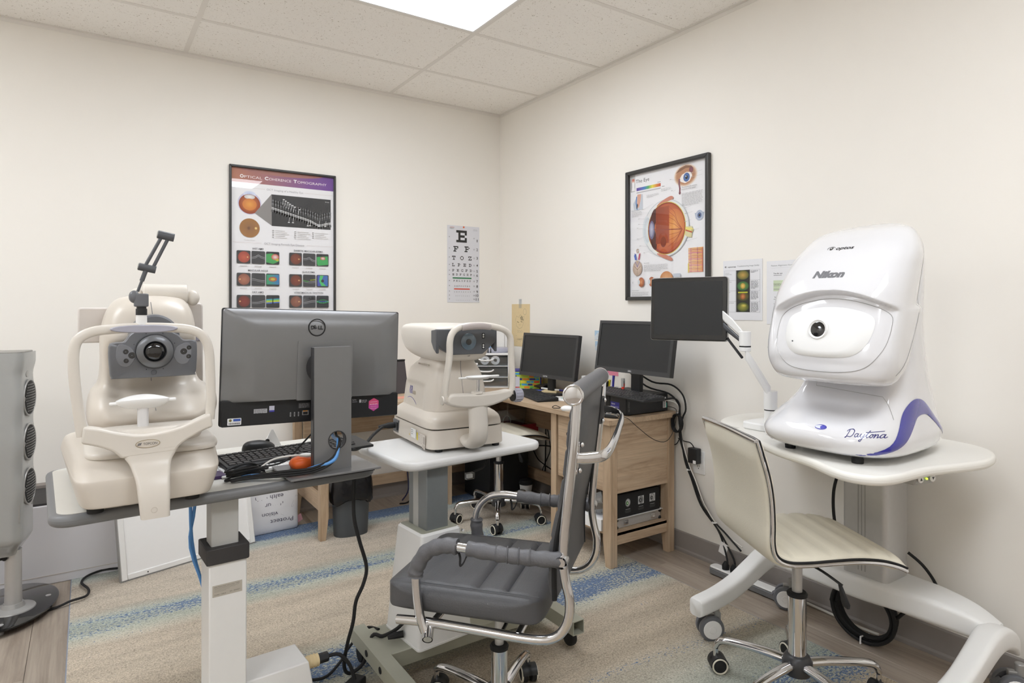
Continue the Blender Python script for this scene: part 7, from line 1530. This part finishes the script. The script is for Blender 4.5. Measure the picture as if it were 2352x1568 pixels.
cable('cable', [(-.04, -1.62, .56), (-.03, -1.68, .544), (-.026, -1.72, .552), (-.028, -1.745, .59)], .0026, 'rubber', 'thin black cord from behind the oak desk to the wall bundle')
t = thing('power_strip', 'white power strip with grey sides on the floor along the right wall', 'power strip', (-.085, -2.19, 0), 90)
part('strip_body', B().prism(rrect(-.17, .20, -.028, .028, .020, 5), 'z', .004, .030), 'edge', t, bevel=.003); part('strip_top', B().prism(rrect(-.168, .198, -.026, .026, .018, 5), 'z', .030, .040), 'matwhite', t, bevel=.005)
for k in range(3): part('plug', B().lathe([(.0001, .0), (.016, 0), (.017, .018), (.010, .030), (.0065, .036)], (.12-.045*k, 0, .040), 'z', 16), 'rubber', t)
cable('cable', [(-.085, -2.16, .072), (-.08, -2.165, .11), (-.055, -2.20, .145), (-.045, -2.26, .14)], .0045, 'rubber', 'black plug lead arching over the right end of the power strip')
tag(part('care_tag', B().prism([(-.022, -.028), (.022, -.028), (.022, .028), (-.022, .028)], 'x', -.0006, .0006).xf(Matrix.Translation((-.05, -2.03, .115)) @ Matrix.Rotation(R(15), 4, 'X')), 'paper', smooth=False), 'small white tag hanging on a black lead above the power strip', 'tag')
cable('cable', [(-.09, -2.40, .02), (-.05, -2.31, .012), (-.03, -2.38, .012), (-.03, -2.46, .010), (-.035, -2.56, .008), (-.05, -2.65, .010), (-.05, -2.74, .012)], .005, 'whitecable', 'white cord lying along the grey baseboard under the white table')
# coil hung under the cross beam
t = thing('cable_coil', 'coil of thick black cable hanging from the white table base with a white tie', 'cable coil', (-.12, -2.725, .115))
rd = random.Random(2)
for k in range(7):
    r_ = .098+rd.uniform(-.012, .010); ph = rd.uniform(-.2, .2)
    part('cable_turn', B().tube([(-.022+.0065*k+.006*sin(a*pi/6+k), r_*cos(a*pi/8)*1.12+rd.uniform(-.002, .002), r_*sin(a*pi/8)) for a in range(17)], .0065, 8, smooth=3), 'rubber', t)
part('tie', B().tube([(.03, .0, -.095), (-.032, .0, -.088), (-.034, .0, -.112), (.03, .0, -.112)], .003, 6, smooth=0), 'matwhite', t)
part('tail', B().tube([(-.01, -.10, 0), (-.01, -.14, .05), (.0, -.17, .09)], .0065, 8), 'rubber', t)
cable('column_cable', [(-.20, -2.70, .72), (-.255, -2.69, .62), (-.262, -2.683, .55), (-.255, -2.685, .46), (-.22, -2.69, .33)], .0055, 'rubber', 'black cable beside the grey lift column of the white table')
cable('column_cable', [(-.085, -2.86, .37), (-.075, -2.90, .34), (-.09, -2.94, .31), (-.13, -2.98, .285)], .0055, 'rubber', 'black cable to the right of the grey lift column base')
# loose cables under the desk
cable('desk_cable', [(-.025, -.596, .46), (-.022, -.59, .34), (-.022, -.585, .20), (-.025, -.58, .10)], .0045, 'rubber', 'straight black cable hanging on the right wall under the desk')
cable('desk_cable', [(-.03, -.62, .46), (-.025, -.645, .33), (-.025, -.60, .24), (-.03, -.57, .17), (-.03, -.63, .13), (-.03, -.67, .19), (-.03, -.60, .21), (-.035, -.52, .24), (-.04, -.47, .30)], .0035, 'rubber', 'tangled black cable beside the coffee cup on the right wall under the desk')
cable('desk_cable', [(-.03, -.74, .34), (-.025, -.65, .345), (-.03, -.56, .335), (-.05, -.48, .32)], .0045, 'rubber', 'horizontal black cable on the right wall under the desk')
cable('desk_cable', [(-.79, -.09, .30), (-.785, -.085, .172), (-.80, -.13, .06), (-.86, -.17, .012)], .0045, mat('navy_cable', '#23264A', .5), 'dark blue cable hanging behind the desk rail near the left wall')
cable('desk_cable', [(-.70, -.09, .28), (-.695, -.085, .20), (-.72, -.12, .10), (-.82, -.20, .012), (-.90, -.22, .010)], .0045, 'rubber', 'black cable hanging behind the desk rail and lying on the planks')
cable('usb_cable', [(-1.22, -1.80, .70), (-1.235, -1.83, .66), (-1.27, -1.86, .635), (-1.33, -1.885, .632)], .0035, 'rubber', 'short black lead below the small white table top')
t = thing('clear_connector', 'clear plastic connector hanging beside the grey column of the small white table', 'connector', (-1.355, -1.90, .61), 5)
part('shell', B().box(-.018, .018, -.009, .009, 0, .024), 'clear', t, bevel=.002); part('core', B().box(-.012, .010, -.005, .005, .005, .019), 'paper', t)
# scuffs on the right wall
